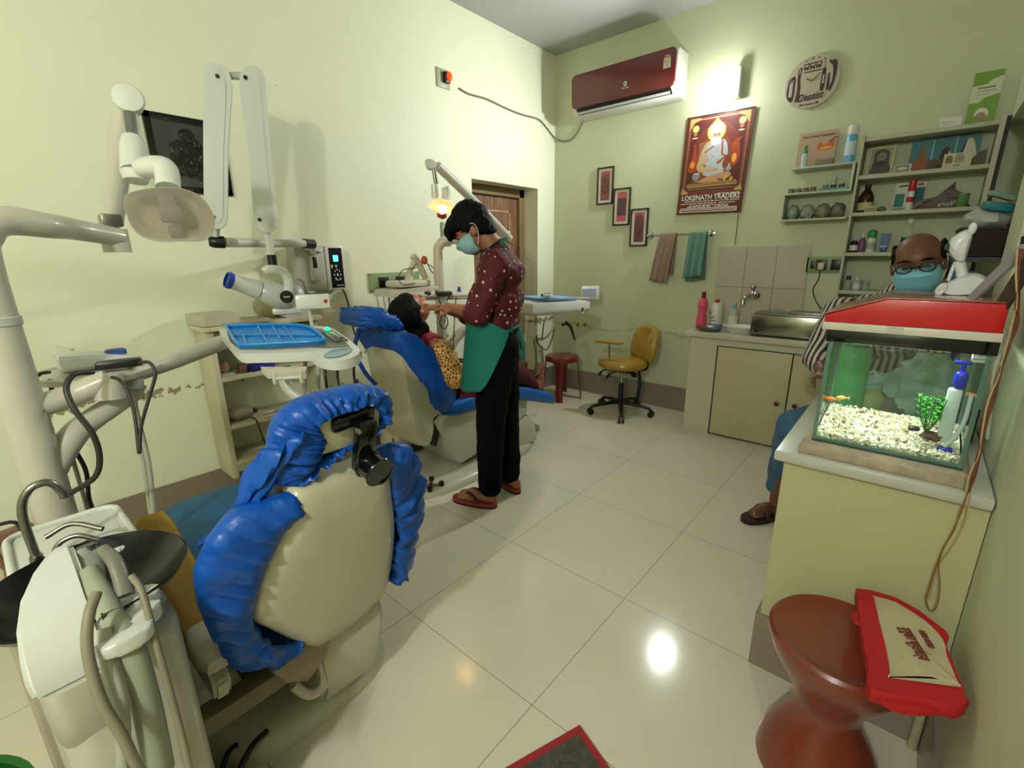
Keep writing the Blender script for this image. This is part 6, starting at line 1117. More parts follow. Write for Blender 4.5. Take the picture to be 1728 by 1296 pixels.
for k in range(5):
    a = R(-60+72*k); d1 = V((cos(a), sin(a), 0)); bm = B(); tube(bm, [cc+V((0, 0, .10))+d1*.02, cc+V((0, 0, .095))+d1*.12, cc+V((0, 0, .075))+d1*.235, cc+V((0, 0, .055))+d1*.265], [.024, .021, .016, .012], 12, flat=.8); g = obj('base_arm', bm, BLACK, t)
    bm = B(); q = cc+d1*.265; s1 = V((-d1.y, d1.x, 0))
    for s_ in (-1, 1): cyl(bm, q+s1*(s_*.006)+V((0, 0, .027)), q+s1*(s_*.024)+V((0, 0, .027)), .026, n=20)
    obj('caster', bm, BLACK, t)
# ================================================================ people
def dotmat(name, c, dot, scale, th):
    m = mat(name, c, .75, var=.12, scale=12, bump=.25, bscale=40); N = m.node_tree.nodes; L = m.node_tree.links; b = N['Principled BSDF']; src = b.inputs['Base Color'].links[0].from_socket
    tc = N.new('ShaderNodeTexCoord'); v = N.new('ShaderNodeTexVoronoi'); v.inputs['Scale'].default_value = scale; v.inputs['Randomness'].default_value = .55; L.new(tc.outputs['Object'], v.inputs['Vector'])
    l = N.new('ShaderNodeMath'); l.operation = 'LESS_THAN'; L.new(v.outputs['Distance'], l.inputs[0]); l.inputs[1].default_value = th
    mx = N.new('ShaderNodeMix'); mx.data_type = 'RGBA'; L.new(l.outputs[0], mx.inputs[0]); L.new(src, mx.inputs[6]); mx.inputs[7].default_value = lin(dot); L.new(mx.outputs[2], b.inputs['Base Color']); return m
def stripes(name, c1, c2, scale, rot=0):
    m = mat(name, c1, .75, var=.05, bump=.2, bscale=30); N = m.node_tree.nodes; L = m.node_tree.links; b = N['Principled BSDF']
    tc = N.new('ShaderNodeTexCoord'); mp = N.new('ShaderNodeMapping'); mp.inputs['Rotation'].default_value = (0, rot, .3); w_ = N.new('ShaderNodeTexWave'); w_.inputs['Scale'].default_value = scale; w_.inputs['Distortion'].default_value = .6; w_.inputs['Detail'].default_value = 0
    L.new(tc.outputs['Object'], mp.inputs[0]); L.new(mp.outputs[0], w_.inputs['Vector']); cr = N.new('ShaderNodeValToRGB'); cr.color_ramp.elements[0].position = .45; cr.color_ramp.elements[0].color = lin(c2); cr.color_ramp.elements[1].position = .55; cr.color_ramp.elements[1].color = lin(c1)
    L.new(w_.outputs['Fac'], cr.inputs[0]); L.new(cr.outputs[0], b.inputs['Base Color']); return m
def fold(amp, s, seed=0): return lambda p: amp*(noise.noise(p*s+V((seed, 0, 0)))+.5*noise.noise(p*s*2.3+V((0, seed, 0))))
def add_head(bm, c, F, k=1.0):
    """solids of a head with face; F columns = face forward, left, up; c = centre of the skull"""
    g = lambda a, b_, z: V(c)+F @ V((a*k, b_*k, z*k))
    def el(a, b_, z, r, rot=None): ball(bm, g(a, b_, z), tuple(q*k for q in r), rot=F if rot is None else F @ rot, u=20, v=14)
    el(-.008, 0, .028, (.094, .074, .086)); el(.018, 0, -.035, (.070, .058, .075)); el(.045, 0, -.085, (.036, .034, .026))     # skull, jaw, chin
    el(.030, 0, .030, (.062, .060, .05)); el(.078, 0, .020, (.012, .042, .012))                                          # brow
    for s in (-1, 1):
        el(.060, s*.034, -.022, (.026, .022, .020)); el(.070, s*.031, .004, (.014, .015, .010))                          # cheek, eyelid
        el(-.002, s*.076, -.010, (.018, .010, .030)); el(.006, s*.080, -.024, (.010, .007, .014))                         # ear
        el(.094, s*.009, -.034, (.011, .009, .008))
    capsule(bm, g(.080, 0, .010), g(.106, 0, -.026), .008*k, .013*k)                                                    # nose
    el(.082, 0, -.056, (.013, .024, .006)); el(.080, 0, -.067, (.013, .021, .007))                                       # lips
    return g
def hand(bm, wrist, palm_dir, palm_n, thumb_side, curl=.5, k=1.0, spread=.0, curls=None):
    """palm plus five tapered, bent fingers; palm_n = back-of-hand normal"""
    d = V(palm_dir).normalized(); n = V(palm_n); n = (n-d*n.dot(d)).normalized(); s = d.cross(n)*thumb_side; w_ = V(wrist)
    Fm = Matrix((d, s, n)).transposed()
    ball(bm, w_+d*.045*k, (.048*k, .038*k, .016*k), rot=Fm); capsule(bm, w_-d*.01, w_+d*.03*k, .022*k, .024*k, flat=.7, up=n)
    for i, (off, ln) in enumerate(((.030, .072), (.010, .080), (-.011, .074), (-.031, .058))):
        a = w_+d*(.078-.004*abs(i-1))*k+s*off*k; c_ = (curls[i] if curls else curl); dirn = (d+s*spread*(1.5-i)).normalized(); ang = c_*.55
        r = .0088*k
        for j, fr in enumerate((.45, .32, .25)):
            ang += c_*.75 if j else 0
            v = dirn*cos(ang)-n*sin(ang); b_ = a+v*ln*fr*k; capsule(bm, a, b_, r, r*.92, n=10); a = b_; r *= .92
    a = w_+d*.02*k+s*.026*k; v = (d*.6+s*.75-n*.35).normalized(); b_ = a+v*.036*k; capsule(bm, a, b_, .013*k, .0105*k, n=10); v2 = (d*.9+s*.15-n*.4).normalized(); c2 = b_+v2*.030*k; capsule(bm, b_, c2, .0105*k, .0095*k, n=10); capsule(bm, c2, c2+(v2-n*.2).normalized()*.022*k, .0095*k, .008*k, n=10)
MASKM = mat('pale_blue_mask', (128, 190, 210), .8, var=.05, bump=.2, bscale=30); LOOP = mat('white_elastic', (206, 206, 200), .6)
def face_mask(parent, g, F, k=1.0, c=(136, 184, 196), inner=None):
    rs = []
    for i in range(9):
        t = i/8; z = .002-.100*t
        prof = [.100, .111, .116, .112, .105, .099, .092, .082, .064][i]; hw = [.050, .062, .068, .070, .070, .068, .064, .056, .042][i]
        row = []
        for j in range(25):
            u = (j/24-.5)*2; x = prof-(abs(u)**2.2)*(prof-.018+(.0 if t < .5 else -.008)); y = hw*math.sin(u*pi/2)*1.03; pl_ = .0022*sin(t*34)
            if i == 0: x -= .010*(1-abs(u)); 
            row.append(g(x+pl_+.003, y, z-.012*abs(u)*(t-.35)))
        rs.append(row)
    bm = B(); rings(bm, rs, False, False); o = obj('face_mask', bm, MASKM if c == (136, 184, 196) else mat('pale_grey_blue_mask', c, .8, var=.05), parent); s = o.modifiers.new('s', 'SOLIDIFY'); s.thickness = .003
    bm = B()
    for s in (-1, 1):
        tube(bm, [g(.022, s*.070, -.010), g(-.0, s*.080, .018), g(-.016, s*.084, .022), g(-.024, s*.084, .0), g(-.012, s*.082, -.035), g(.022, s*.066, -.075)], .0018, 6)
    obj('ear_loops', bm, LOOP, parent)
# ---------------------------------------------------------------- the dentist
df = V((-.72, -.69, 0)).normalized(); dl = V((.69, -.72, 0)).normalized(); D0 = V((-1.65, 1.80, 0))
def dp(px, z, l=0): return D0+df*((842-px)/318.)+dl*l+V((0, 0, z))
def dq(px, py, l=0):
    """pixel on the standing man's upright plane shifted l towards the camera"""
    return bb(px, py, D0, l)
pr = thing('person', 'standing masked person in a dotted maroon shirt and teal apron bending over the patient', 'person', D0)
hc = dq(797, 388, 0); hf = (df*.80+V((0, 0, -.60))).normalized(); hu = (V((0, 0, 1))-hf*hf.z).normalized(); hf_l = hu.cross(hf); HF = Matrix((hf, hf_l, hu)).transposed()
hcc = hc
bm = B(); g = add_head(bm, hcc, HF, .98)
nk = dq(838, 425); capsule(bm, nk, hcc+HF @ V((-.03, 0, -.05)), .058, .055)
chain(bm, [dq(843, 460), dq(842, 520), dq(838, 575)], [.085, .085, .09], flat=.8, up=df)
SHL, SHR = dq(838, 447, .17), dq(838, 447, -.17)
EL = dq(806, 530, .19); WL = dq(766, 520, .03); ER = dq(796, 535, -.20); WR = dq(754, 522, -.14)
chain(bm, [SHL, EL, WL], [.045, .038, .026]); chain(bm, [SHR, ER, WR], [.045, .038, .026])
tgt = dq(728, 521, -.06)
hand(bm, WL, tgt-WL+V((0, 0, .02)), V((0, 0, 1))+dl*.7, -1, curl=.75, k=.92, curls=[.45, .75, 1.0, 1.15])
hand(bm, WR, tgt-WR+V((0, 0, .03)), V((0, 0, 1)), 1, curl=.6, k=.92)
fl_, fr_ = at(818, 846, z=.03), at(862, 821, z=.03)
HL, HR = dq(840, 585, .09), dq(843, 585, -.09); KL, KR = dq(828, 700, .09), dq(852, 692, -.06); AL = V((fl_.x, fl_.y, .09)); AR = V((fr_.x, fr_.y, .09))
AL = at(827, 825, z=.10); AR = at(860, 803, z=.10)
chain(bm, [HL, KL, AL], [.080, .052, .034]); chain(bm, [HR, KR, AR], [.080, .052, .034])
feet = []
for heel, toe in ((at(832, 843, z=.045), at(772, 834, z=.035)), (at(872, 820, z=.045), at(846, 800, z=.035))):
    d = (toe-heel); d.z = 0; d.normalize(); s = V((-d.y, d.x, 0)); heel = V((heel.x, heel.y, .055))+d*.01; toe = heel+d*.205; toe.z = .038; feet.append((heel, toe, d, s))
    capsule(bm, heel, heel.lerp(toe, .55), .030, .030, flat=.9); capsule(bm, heel.lerp(toe, .5), toe-d*.03, .032, .022, flat=1.5, up=V((0, 0, 1)))
    for i in range(5): q = toe-d*(.035+.006*abs(i-1))+s*(.030-.015*i)*(1); capsule(bm, q-d*.01, q+d*.022, .010 if i != 0 else .013, .009, n=8)
for (h_, t_, d, s), a in zip(feet, (AL, AR)): capsule(bm, a, h_+V((0, 0, .0)), .036, .030)
bd_ = obj('body', bm, SKIN, pr); bake(bd_, .007, 4)
# hair
bm = B(); hg = lambda a, b_, z: hcc+HF @ V((a, b_, z))
for a, b_, z, r in ((-.020, 0, .040, (.100, .083, .083)), (-.045, 0, .0, (.068, .080, .080)), (.045, 0, .080, (.055, .068, .036)), (.078, .0, .062, (.034, .060, .034)), (-.06, 0, -.045, (.045, .066, .045)), (.055, .045, .065, (.03, .025, .035)), (.085, -.02, .040, (.018, .035, .030)), (.012, .070, .028, (.030, .016, .030)), (.012, -.070, .028, (.030, .016, .030)), (-.02, .0, .10, (.07, .06, .04))): ball(bm, hg(a, b_, z), r, rot=HF)
for k in range(40):
    a = random.uniform(-.9, .9); st_ = hg(.06+.02*random.random(), .06*sin(a), .085); tube(bm, [st_, st_+HF @ V((.035, .004*a, -.012)), st_+HF @ V((.042+.01*random.random(), .006*a, -.055-.02*random.random()))], [.008, .006, .002], 6, 3)
h_ = obj('hair', bm, HAIR, pr); bake(h_, .006, 2, disp=lambda p: .004*noise.noise(p*70)+.003*noise.noise(V((p.x*120, p.y*120, p.z*20))))
face_mask(pr, hg, HF, c=(140, 176, 182))
bm = B()
for s in (-1, 1): tube(bm, [hg(.086, s*.016, .026), hg(.088, s*.034, .030), hg(.072, s*.052, .024)], [.002, .0045, .002], 6, 3)
obj('eyebrows', bm, HAIR, pr)
bm = B()
for s in (-1, 1): ball(bm, hg(.082, s*.031, .004), (.006, .011, .004), rot=HF)
obj('eyes', bm, mat('dark_eye', (30, 20, 18), .2), pr)
# shirt with rolled sleeves
SHIRT = dotmat('maroon_dotted_shirt', (80, 11, 20), (214, 190, 180), 28, .19)
bm = B(); F5 = Matrix((df, dl, V((0, 0, 1)))).transposed()
for px, z_py, r in ((840, 432, (.090, .14, .05)), (845, 458, (.122, .185, .10)), (845, 505, (.118, .165, .12)), (842, 545, (.108, .150, .10)), (841, 578, (.112, .150, .06))): ball(bm, dq(px, z_py), r, rot=F5)
chain(bm, [SHL+V((0, 0, .0)), EL+(SHL-EL)*.02], [.074, .060]); capsule(bm, EL, EL+(WL-EL)*.22, .066, .056); chain(bm, [SHR, ER], [.075, .062]); capsule(bm, ER, ER+(WR-ER)*.2, .064, .055)
capsule(bm, nk+V((0, 0, -.03)), nk+(hcc-nk)*.12, .074, .062)
s_ = obj('shirt', bm, SHIRT, pr); bake(s_, .010, 5, disp=fold(.012, 11, 3))
# trousers
BLK = mat('black_trousers', (5, 5, 6), .9, var=.3, bump=.3, bscale=20)
bm = B(); ball(bm, dq(841, 585), (.125, .165, .09), rot=F5)
chain(bm, [HL, KL, AL+V((0, 0, .02))], [.112, .082, .066]); chain(bm, [HR, KR, AR+V((0, 0, .02))], [.112, .082, .064])
s_ = obj('trousers', bm, BLK, pr); bake(s_, .010, 4, disp=fold(.006, 12, 9))
# apron: cloth sheet round the front with ties
TEAL = mat('teal_apron_cloth', (6, 106, 94), .75, var=.08, bump=.25, bscale=30)
rs = []
for i in range(31):
    u = i/30; th = (u-.5)*2*R(118); row = []; side = abs(u-.5)*2
    ztop = 1.03 if side < .6 else 1.03-(side-.6)*.16
    zbot = .665+.02*sin(u*9)+(.34*max(0, (side-.55)/.45)**1.15)
    for j in range(22):
        v = j/21; z = ztop+(zbot-ztop)*v; low = max(0, (1.0-z)/.33)
        ra = .158+.045*low+.006*sin(th*5+z*6)*low; rb = .192+.035*low
        row.append(D0+df*(.005+ra*cos(th))+dl*(rb*sin(th))+V((0, 0, z)))
    rs.append(row)
bm = B(); rings(bm, rs, False, False); ap = obj('apron', bm, TEAL, pr); s = ap.modifiers.new('s', 'SOLIDIFY'); s.thickness = .003
bm = B(); e_ = D0+dl*.17+df*-.07+V((0, 0, .975)); tube(bm, [dp(845, .965, .185), dp(858, .975, .17), dp(876, .985, .06), dp(878, .985, -.06)], .009, 8, 4, flat=.5)
tube(bm, [dp(876, .985, .06), dp(880, .95, .07), dp(884, .85, .08), dp(882, .78, .07)], [.006, .014, .012, .004], 8, 4, flat=.35); tube(bm, [dp(876, .985, .06), dp(872, .93, .09), dp(876, .86, .10), dp(880, .82, .10)], [.006, .012, .010, .003], 8, 4, flat=.35); obj('waist_tie', bm, TEAL, pr)
bm = B(); tube(bm, [dq(806, 440, .10), dq(822, 420, .085), dq(845, 403, .05), dq(856, 402, -.02)], .005, 8, 4, flat=.5); tube(bm, [dq(846, 403, .06), dq(850, 412, .07), dq(856, 428, .075)], [.008, .013, .005], 8, 3, flat=.4); tube(bm, [dq(846, 403, .06), dq(858, 408, .05), dq(866, 414, .04)], [.007, .009, .004], 8, 3, flat=.4); obj('neck_tie', bm, TEAL, pr)
# sandals
for (h_, t_, d, s) in feet:
    q = []; c = (h_+t_)/2; c.z = 0
    for k in range(36):
        a = 2*pi*k/36; x = cos(a); wv = .046+.006*x; q.append(c+d*(.135*math.copysign(abs(x)**.8, x))+s*(wv*math.copysign(abs(sin(a))**.8, sin(a))))
    bm = B(); rings(bm, [q, [p+V((0, 0, .012)) for p in q]]); sole = obj('sandal_outsole', bm, BLACK, pr)
    bm = B(); rings(bm, [[p+V((0, 0, .012)) for p in q], [p+V((0, 0, .026)) for p in q]]); obj('sandal', bm, mat('coral_red_foam', (150, 52, 54), .6), pr)
    bm = B(); f_ = t_-d*.045; f_.z = .03; 
    for sg in (-1, 1): tube(bm, [f_+V((0, 0, .0)), f_-d*.03+s*sg*.022+V((0, 0, .042)), f_-d*.075+s*sg*.042+V((0, 0, .030)), f_-d*.10+s*sg*.045+V((0, 0, .0))], [.005, .009, .009, .006], 8, 4)
    obj('sandal_strap', bm, mat('dark_brown_strap', (44, 26, 24), .5), pr)
# ---------------------------------------------------------------- the patient
pt = thing('person', 'reclining patient with black hair, open mouth and maroon gold clothes in the far chair', 'person', (-2.12, 1.6, .9))
xp = -2.10
def pp(px, py, dx=0): return at(px, py, x=xp+dx)
pf = V((0, .66, .75)).normalized(); pu = V((0, -.75, .66)); pu = (pu-pf*pu.dot(pf)).normalized(); pl_ = pu.cross(pf); PF_ = Matrix((pf, pl_, pu)).transposed()
phc = pp(696, 524); ch0 = phc
bm = B(); g2 = add_head(bm, phc, PF_, .92)
nk2 = pp(705, 560); capsule(bm, nk2, phc+PF_ @ V((-.02, 0, -.05)), .046, .048)
shp = [pp(722, 585), pp(748, 625), pp(775, 665)]; chain(bm, shp, [.08, .08, .09], flat=.75, up=(0, 1, .5))
hipP = V((xp, 1.93, .60))
for s in (-1, 1):
    sh_ = pp(735, 582, -s*.125); el_ = pp(767, 634, -s*.17); wr_ = V((xp-s*.06, 2.05, .68)); chain(bm, [sh_, el_, wr_], [.038, .032, .023]); hand(bm, wr_, V((s*.5, .7, 0)), V((0, 0, 1)), s, .6, .85)
    kn = V((xp-s*.09, 2.34, .58)); an = V((xp-s*.08, 2.62, .40)) ; chain(bm, [V((xp-s*.08, 1.93, .60)), kn, an], [.085, .058, .036])
    toe_ = an+V((0, .05, .13)) ; capsule(bm, an, an+V((0, .03, -.02)), .036, .03); capsule(bm, an+V((0, .03, -.02)), toe_, .032, .024, flat=1.3)
    for i in range(5): q = toe_+V(((i-2)*.013, .0, .008)); capsule(bm, q, q+V((0, .006, .026-.003*i)), .0095, .008, n=8)
b_ = obj('body', bm, mat('warm_brown_skin', (150, 94, 68), .45, var=.06), pt); bake(b_, .007, 4)
# open mouth, closed eyes, brow
pg = lambda a, b_, z: phc+PF_ @ (V((a, b_, z))*.92)
bm = B(); ball(bm, pg(.092, 0, -.062), (.008, .019, .010), rot=PF_); obj('mouth', bm, mat('dark_mouth', (70, 20, 18), .4), pt)
bm = B(); rings(bm, [[pg(.095+h, .016*cos(a), -.055+.004*sin(a)) for a in [2*pi*k/12 for k in range(12)]] for h in (-.006, .002)]); obj('teeth', bm, mat('teeth', (226, 216, 196), .3), pt)
bm = B()
for s in (-1, 1): tube(bm, [pg(.086, s*.016, .004), pg(.087, s*.031, -.001), pg(.074, s*.046, .002)], .0018, 6, 3); tube(bm, [pg(.090, s*.014, .022), pg(.092, s*.034, .027), pg(.074, s*.052, .022)], [.0015, .003, .0015], 6, 3)
obj('eyebrows', bm, HAIR, pt)
bm = B()
for a, b_, z, r in ((-.045, 0, .046, (.100, .086, .084)), (-.06, 0, .0, (.065, .082, .085)), (.005, 0, .080, (.055, .068, .036)), (-.06, 0, -.05, (.05, .076, .06)), (-.055, 0, -.11, (.045, .066, .05)), (-.015, .070, .03, (.045, .014, .042)), (-.015, -.070, .03, (.045, .014, .042))): ball(bm, pg(a, b_, z), r, rot=PF_)
capsule(bm, pg(-.05, -.05, -.08), pp(700, 572, .05), .03, .02)
h_ = obj('hair', bm, HAIR, pt); bake(h_, .007, 3, disp=lambda p: .004*noise.noise(p*50))
bm = B(); 
for px, py, r in ((722, 578, (.16, .06, .065)), (735, 600, (.165, .085, .085)), (752, 628, (.155, .09, .09)), (772, 660, (.165, .11, .09))): ball(bm, pp(px, py), r)
capsule(bm, pp(703, 563), pp(714, 572), .056, .07)
s_ = obj('kurta', bm, mat('maroon_kurta', (120, 16, 34), .75, var=.1, bump=.25, bscale=40), pt); bake(s_, .010, 4, disp=fold(.008, 14, 5))
gm = mat('gold_brocade', (176, 116, 40), .5, var=.1); N = gm.node_tree.nodes; L = gm.node_tree.links; tc = N.new('ShaderNodeTexCoord'); vo = N.new('ShaderNodeTexVoronoi'); vo.feature = 'DISTANCE_TO_EDGE'; vo.inputs['Scale'].default_value = 58; L.new(tc.outputs['Object'], vo.inputs['Vector']); cr = N.new('ShaderNodeValToRGB'); cr.color_ramp.elements[0].position = .06; cr.color_ramp.elements[0].color = lin((232, 190, 110)); cr.color_ramp.elements[1].position = .14; cr.color_ramp.elements[1].color = lin((128, 74, 22)); L.new(vo.outputs['Distance'], cr.inputs[0]); L.new(cr.outputs[0], N['Principled BSDF'].inputs['Base Color'])
for s in (-1, 1):
    bm = B(); sh_ = pp(744, 592, -s*.135); el_ = pp(767, 636, -s*.18); chain(bm, [sh_, el_], [.070, .070]); capsule(bm, el_, el_.lerp(V((xp-s*.06, 2.05, .68)), .6), .068, .045); s_ = obj('sleeve', bm, gm, pt); bake(s_, .009, 3, disp=fold(.006, 18, s))
bm = B(); ball(bm, V((xp, 1.95, .60)), (.17, .15, .11))
for s in (-1, 1): chain(bm, [V((xp-s*.08, 1.93, .60)), V((xp-s*.09, 2.34, .575)), V((xp-s*.08, 2.56, .43))], [.105, .082, .055])
s_ = obj('trousers', bm, mat('dark_maroon_cloth', (74, 14, 24), .8, var=.15), pt); bake(s_, .010, 4, disp=fold(.008, 12, 2))
# ---------------------------------------------------------------- the seated man
mn = thing('person', 'seated balding person in glasses, blue mask and striped shirt behind the aquarium', 'person', (-.08, 2.68, 0))
M0 = V((-.045, 2.60, 0)); mh = at(1549, 445, y=2.55)
mf = V((-.02, -.96, -.20)).normalized(); mu0 = V((-.16, 0, 1)); mu = (mu0-mf*mu0.dot(mf)).normalized(); ml = mu.cross(mf); MF = Matrix((mf, ml, mu)).transposed()
bm = B(); g3 = add_head(bm, mh, MF, 1.04)
capsule(bm, mh+V((0, .06, -.17)), mh+MF @ V((-.02, 0, -.04)), .064, .062)
TS = V((-.09, 2.70, 1.03)); HPm = V((-.06, 2.78, .56)); chain(bm, [TS, (TS+HPm)/2, HPm], [.13, .13, .14], flat=.85, up=(0, 1, 0))
SR, SLm = V((-.255, 2.66, 1.06)), V((.06, 2.70, 1.05)); ERm = at(1392, 560, y=2.48); WRm = at(1386, 592, y=2.40)
ERm = V((-.30, 2.50, .86)); WRm = V((-.255, 2.36, .83)); chain(bm, [SR, ERm, WRm], [.045, .038, .028]); hand(bm, WRm, V((.35, -.6, -.1)), V((0, 0, 1)), 1, .5)
EM2 = V((.12, 2.52, .86)); WM2 = V((.06, 2.40, .86)); chain(bm, [SLm, EM2, WM2], [.052, .042, .028]); hand(bm, WM2, V((-.5, -.6, 0)), V((0, 0, 1)), -1, .5)
K1 = V((-.33, 2.40, .545)); F1 = at(1312, 842, z=.10); F1 = V((F1.x, F1.y, .09)); chain(bm, [V((-.15, 2.76, .54)), K1, F1], [.085, .060, .038])
K2 = V((.02, 2.42, .545)); F2_ = V((.02, 2.52, .09)); chain(bm, [V((.02, 2.76, .54)), K2, F2_], [.085, .060, .038])
mfeet = []
for a_ in (F1, F2_):
    d = V((-.55, -.84, 0)).normalized() if a_ is F1 else V((0, -1, 0)); s = V((-d.y, d.x, 0)); h0 = V((a_.x, a_.y, .055))-d*.02; t0 = h0+d*.19; t0.z = .038; mfeet.append((h0, t0, d, s)); capsule(bm, a_, h0, .038, .03)
    capsule(bm, h0, h0.lerp(t0, .55), .030, .030); capsule(bm, h0.lerp(t0, .5), t0-d*.03, .033, .024, flat=1.5, up=V((0, 0, 1)))
    for i in range(5): q = t0-d*(.035+.006*abs(i-1))+s*(.030-.015*i); capsule(bm, q-d*.01, q+d*.022, .010, .009, n=8)
b_ = obj('body', bm, SKIND, mn); bake(b_, .007, 4)
mg = lambda a, b_, z: mh+MF @ (V((a, b_, z))*1.04)
bm = B()
for s in (-1, 1):
    for a, z, r in ((-.030, .018, (.050, .012, .044)), (-.060, .030, (.030, .016, .045)), (.010, .040, (.026, .008, .022))): ball(bm, mg(a, s*.072, z), r, rot=MF)
ball(bm, mg(-.07, 0, .0), (.045, .07, .06), rot=MF)
h_ = obj('hair', bm, mat('thin_black_hair', (24, 18, 16), .6, bump=.6, bscale=150), mn); bake(h_, .006, 2, disp=lambda p: .003*noise.noise(p*80))
face_mask(mn, mg, MF, 1.04)
bm = B()
for s in (-1, 1): tube(bm, [mg(.092, s*.014, .030), mg(.094, s*.034, .036), mg(.074, s*.054, .028)], [.002, .004, .002], 6, 3)
obj('eyebrows', bm, HAIR, mn)
for s in (-1, 1):
    bm = B(); ball(bm, mg(.084, s*.031, .006), (.006, .011, .0055), rot=MF); obj('eye', bm, mat('dark_eye', (30, 20, 18)), mn)
bm = B()
for s in (-1, 1):
    q = [mg(.107, s*(.034)+.023*a, .008+b_*.8) for a, b_ in [(cos(t), .021*sin(t)) for t in [2*pi*k/20 for k in range(20)]]]; tube(bm, q+[q[0]], .0022, 6, 1)
    tube(bm, [mg(.102, s*.056, .012), mg(.06, s*.078, .012), mg(-.01, s*.082, .004)], .0022, 6, 3)
tube(bm, [mg(.107, -.011, .010), mg(.110, 0, .014), mg(.107, .011, .010)], .0022, 6, 3); obj('eyeglasses', bm, BLACK, mn)
bm = B()
for s in (-1, 1): rings(bm, [[mg(.106+h, s*.034+.021*cos(t), .008+.016*sin(t)) for t in [2*pi*k/20 for k in range(20)]] for h in (0, .001)])
obj('lenses', bm, thin_glass('eyeglass_lens', (230, 230, 230), .02), mn)
STR = stripes('striped_shirt', (190, 180, 170), (50, 42, 42), 13)
bm = B()
for c, r in ((TS+V((0, 0, .04)), (.20, .10, .08)), (TS+V((0, 0, -.06)), (.19, .125, .12)), ((TS+HPm)/2, (.18, .14, .15)), (HPm, (.18, .15, .10))): ball(bm, c, r)
capsule(bm, TS+V((.03, -.02, .08)), mh+V((0, .06, -.12)), .088, .070); chain(bm, [SR, ERm], [.080, .062]); chain(bm, [ERm, ERm.lerp(WRm, .3)], [.062, .056]); chain(bm, [SLm, EM2], [.080, .062])
s_ = obj('shirt', bm, STR, mn); bake(s_, .010, 4, disp=fold(.010, 11, 7))
DEN = mat('denim_blue', (62, 96, 126), .85, var=.14, scale=30, bump=.3, bscale=120)
bm = B(); ball(bm, HPm+V((0, 0, -.03)), (.18, .15, .09)); chain(bm, [V((-.15, 2.76, .55)), K1, F1+V((0, 0, .10))], [.105, .082, .066]); chain(bm, [V((.02, 2.76, .55)), K2, F2_+V((0, 0, .08))], [.105, .082, .06])
s_ = obj('jeans', bm, DEN, mn); bake(s_, .010, 4, disp=fold(.010, 12, 1))
for (h_, t_, d, s) in mfeet:
    q = []; c = (h_+t_)/2; c.z = 0
    for k in range(36):
        a = 2*pi*k/36; x = cos(a); q.append(c+d*(.13*math.copysign(abs(x)**.8, x))+s*((.047+.006*x)*math.copysign(abs(sin(a))**.8, sin(a))))
    bm = B(); rings(bm, [q, [p+V((0, 0, .026)) for p in q]]); obj('sandal', bm, mat('dark_brown_sandal', (48, 30, 26), .5), mn)
    bm = B(); f_ = t_-d*.045; f_.z = .028
    for k_ in (.0, .05): rs_ = [f_-d*(k_+.03)+s*(.046*cos(a))+V((0, 0, .046*sin(a))) for a in [pi*k/8 for k in range(9)]]; tube(bm, rs_, .010, 8, 1, flat=.5)
    obj('sandal_strap', bm, mat('dark_brown_sandal', (48, 30, 26)), mn)
# his chair
t = thing('visitor_chair', 'dark chair under the seated masked person behind the counter', 'chair', (-.06, 2.82, 0))
bm = B(); b2(bm, (-.25, 2.60, .40), (.13, 2.98, .43), bev=.012); obj('seat', bm, mat('dark_chair', (40, 36, 34), .5), t)
bm = B(); b2(bm, (-.25, 2.985, .55), (.13, 3.01, .88), bev=.01); b2(bm, (-.23, 2.985, .42), (-.21, 3.005, .56)); b2(bm, (.09, 2.985, .42), (.11, 3.005, .56)); obj('backrest', bm, mat('dark_chair', (40, 36, 34)), t)
for x in (-.23, .11):
    for y in (2.62, 2.96): bm = B(); cyl(bm, (x, y, 0), (x, y, .41), .012); obj('leg', bm, BLACK, t)
# ================================================================ counter and aquarium at the right
CX0, CX1, CY0, CY1, CZ = -.218, XC, 1.482, 2.34, .745
bm = B(); b2(bm, (CX0, CY0, 0), (CX1-.002, CY1, CZ)); ct = thing('counter', 'pale yellow masonry counter carrying the aquarium at the right wall', 'counter', (0, 1.9, 0)); obj('body', bm, mat('yellow_counter_paint', (180, 177, 134), .55, var=.04, scale=2, bump=.06, bscale=22), ct, smooth=False)
bm = B(); b2(bm, (CX0-.012, CY0-.010, 0), (CX1-.013, CY0-.0005, .20)); b2(bm, (CX0-.012, CY0-.0004, 0), (CX0-.0005, CY1, .20)); obj('skirting', bm, BASE, ct)
bm = B(); b2(bm, (CX0-.025, CY0-.03, CZ), (CX1-.002, CY1+.02, CZ+.032), bev=.008); obj('marble_top', bm, mat('pale_grey_marble', (184, 182, 170), .22, var=.12, scale=5), ct)
# weathered board under the tank
TX0, TX1, TY0, TY1, TZ0, TZ1 = -.166, .158, 1.535, 1.80, .803, 1.118
bm = B(); b2(bm, (-.188, 1.475, CZ+.0325), (.175, 1.83, TZ0-.001), bev=.004); solo('base_board', bm, mat('peeling_white_brown_board', (168, 152, 130), .7, var=.35, scale=22, bump=.6, bscale=40), 'weathered white board lying under the aquarium', 'board')
tk = thing('aquarium', 'small glass aquarium with black rim and red sloping hood on the counter', 'aquarium', ((TX0+TX1)/2, (TY0+TY1)/2, TZ0))
AG = thin_glass('aquarium_glass', (247, 253, 250), .012)
for lo, hi in (((TX0, TY0, TZ0), (TX1, TY0+.004, TZ1)), ((TX0, TY1-.004, TZ0), (TX1, TY1, TZ1)), ((TX0, TY0+.004, TZ0), (TX0+.004, TY1-.004, TZ1)), ((TX1-.004, TY0+.004, TZ0), (TX1, TY1-.004, TZ1))): bm = B(); b2(bm, lo, hi); obj('glass_pane', bm, AG, tk)
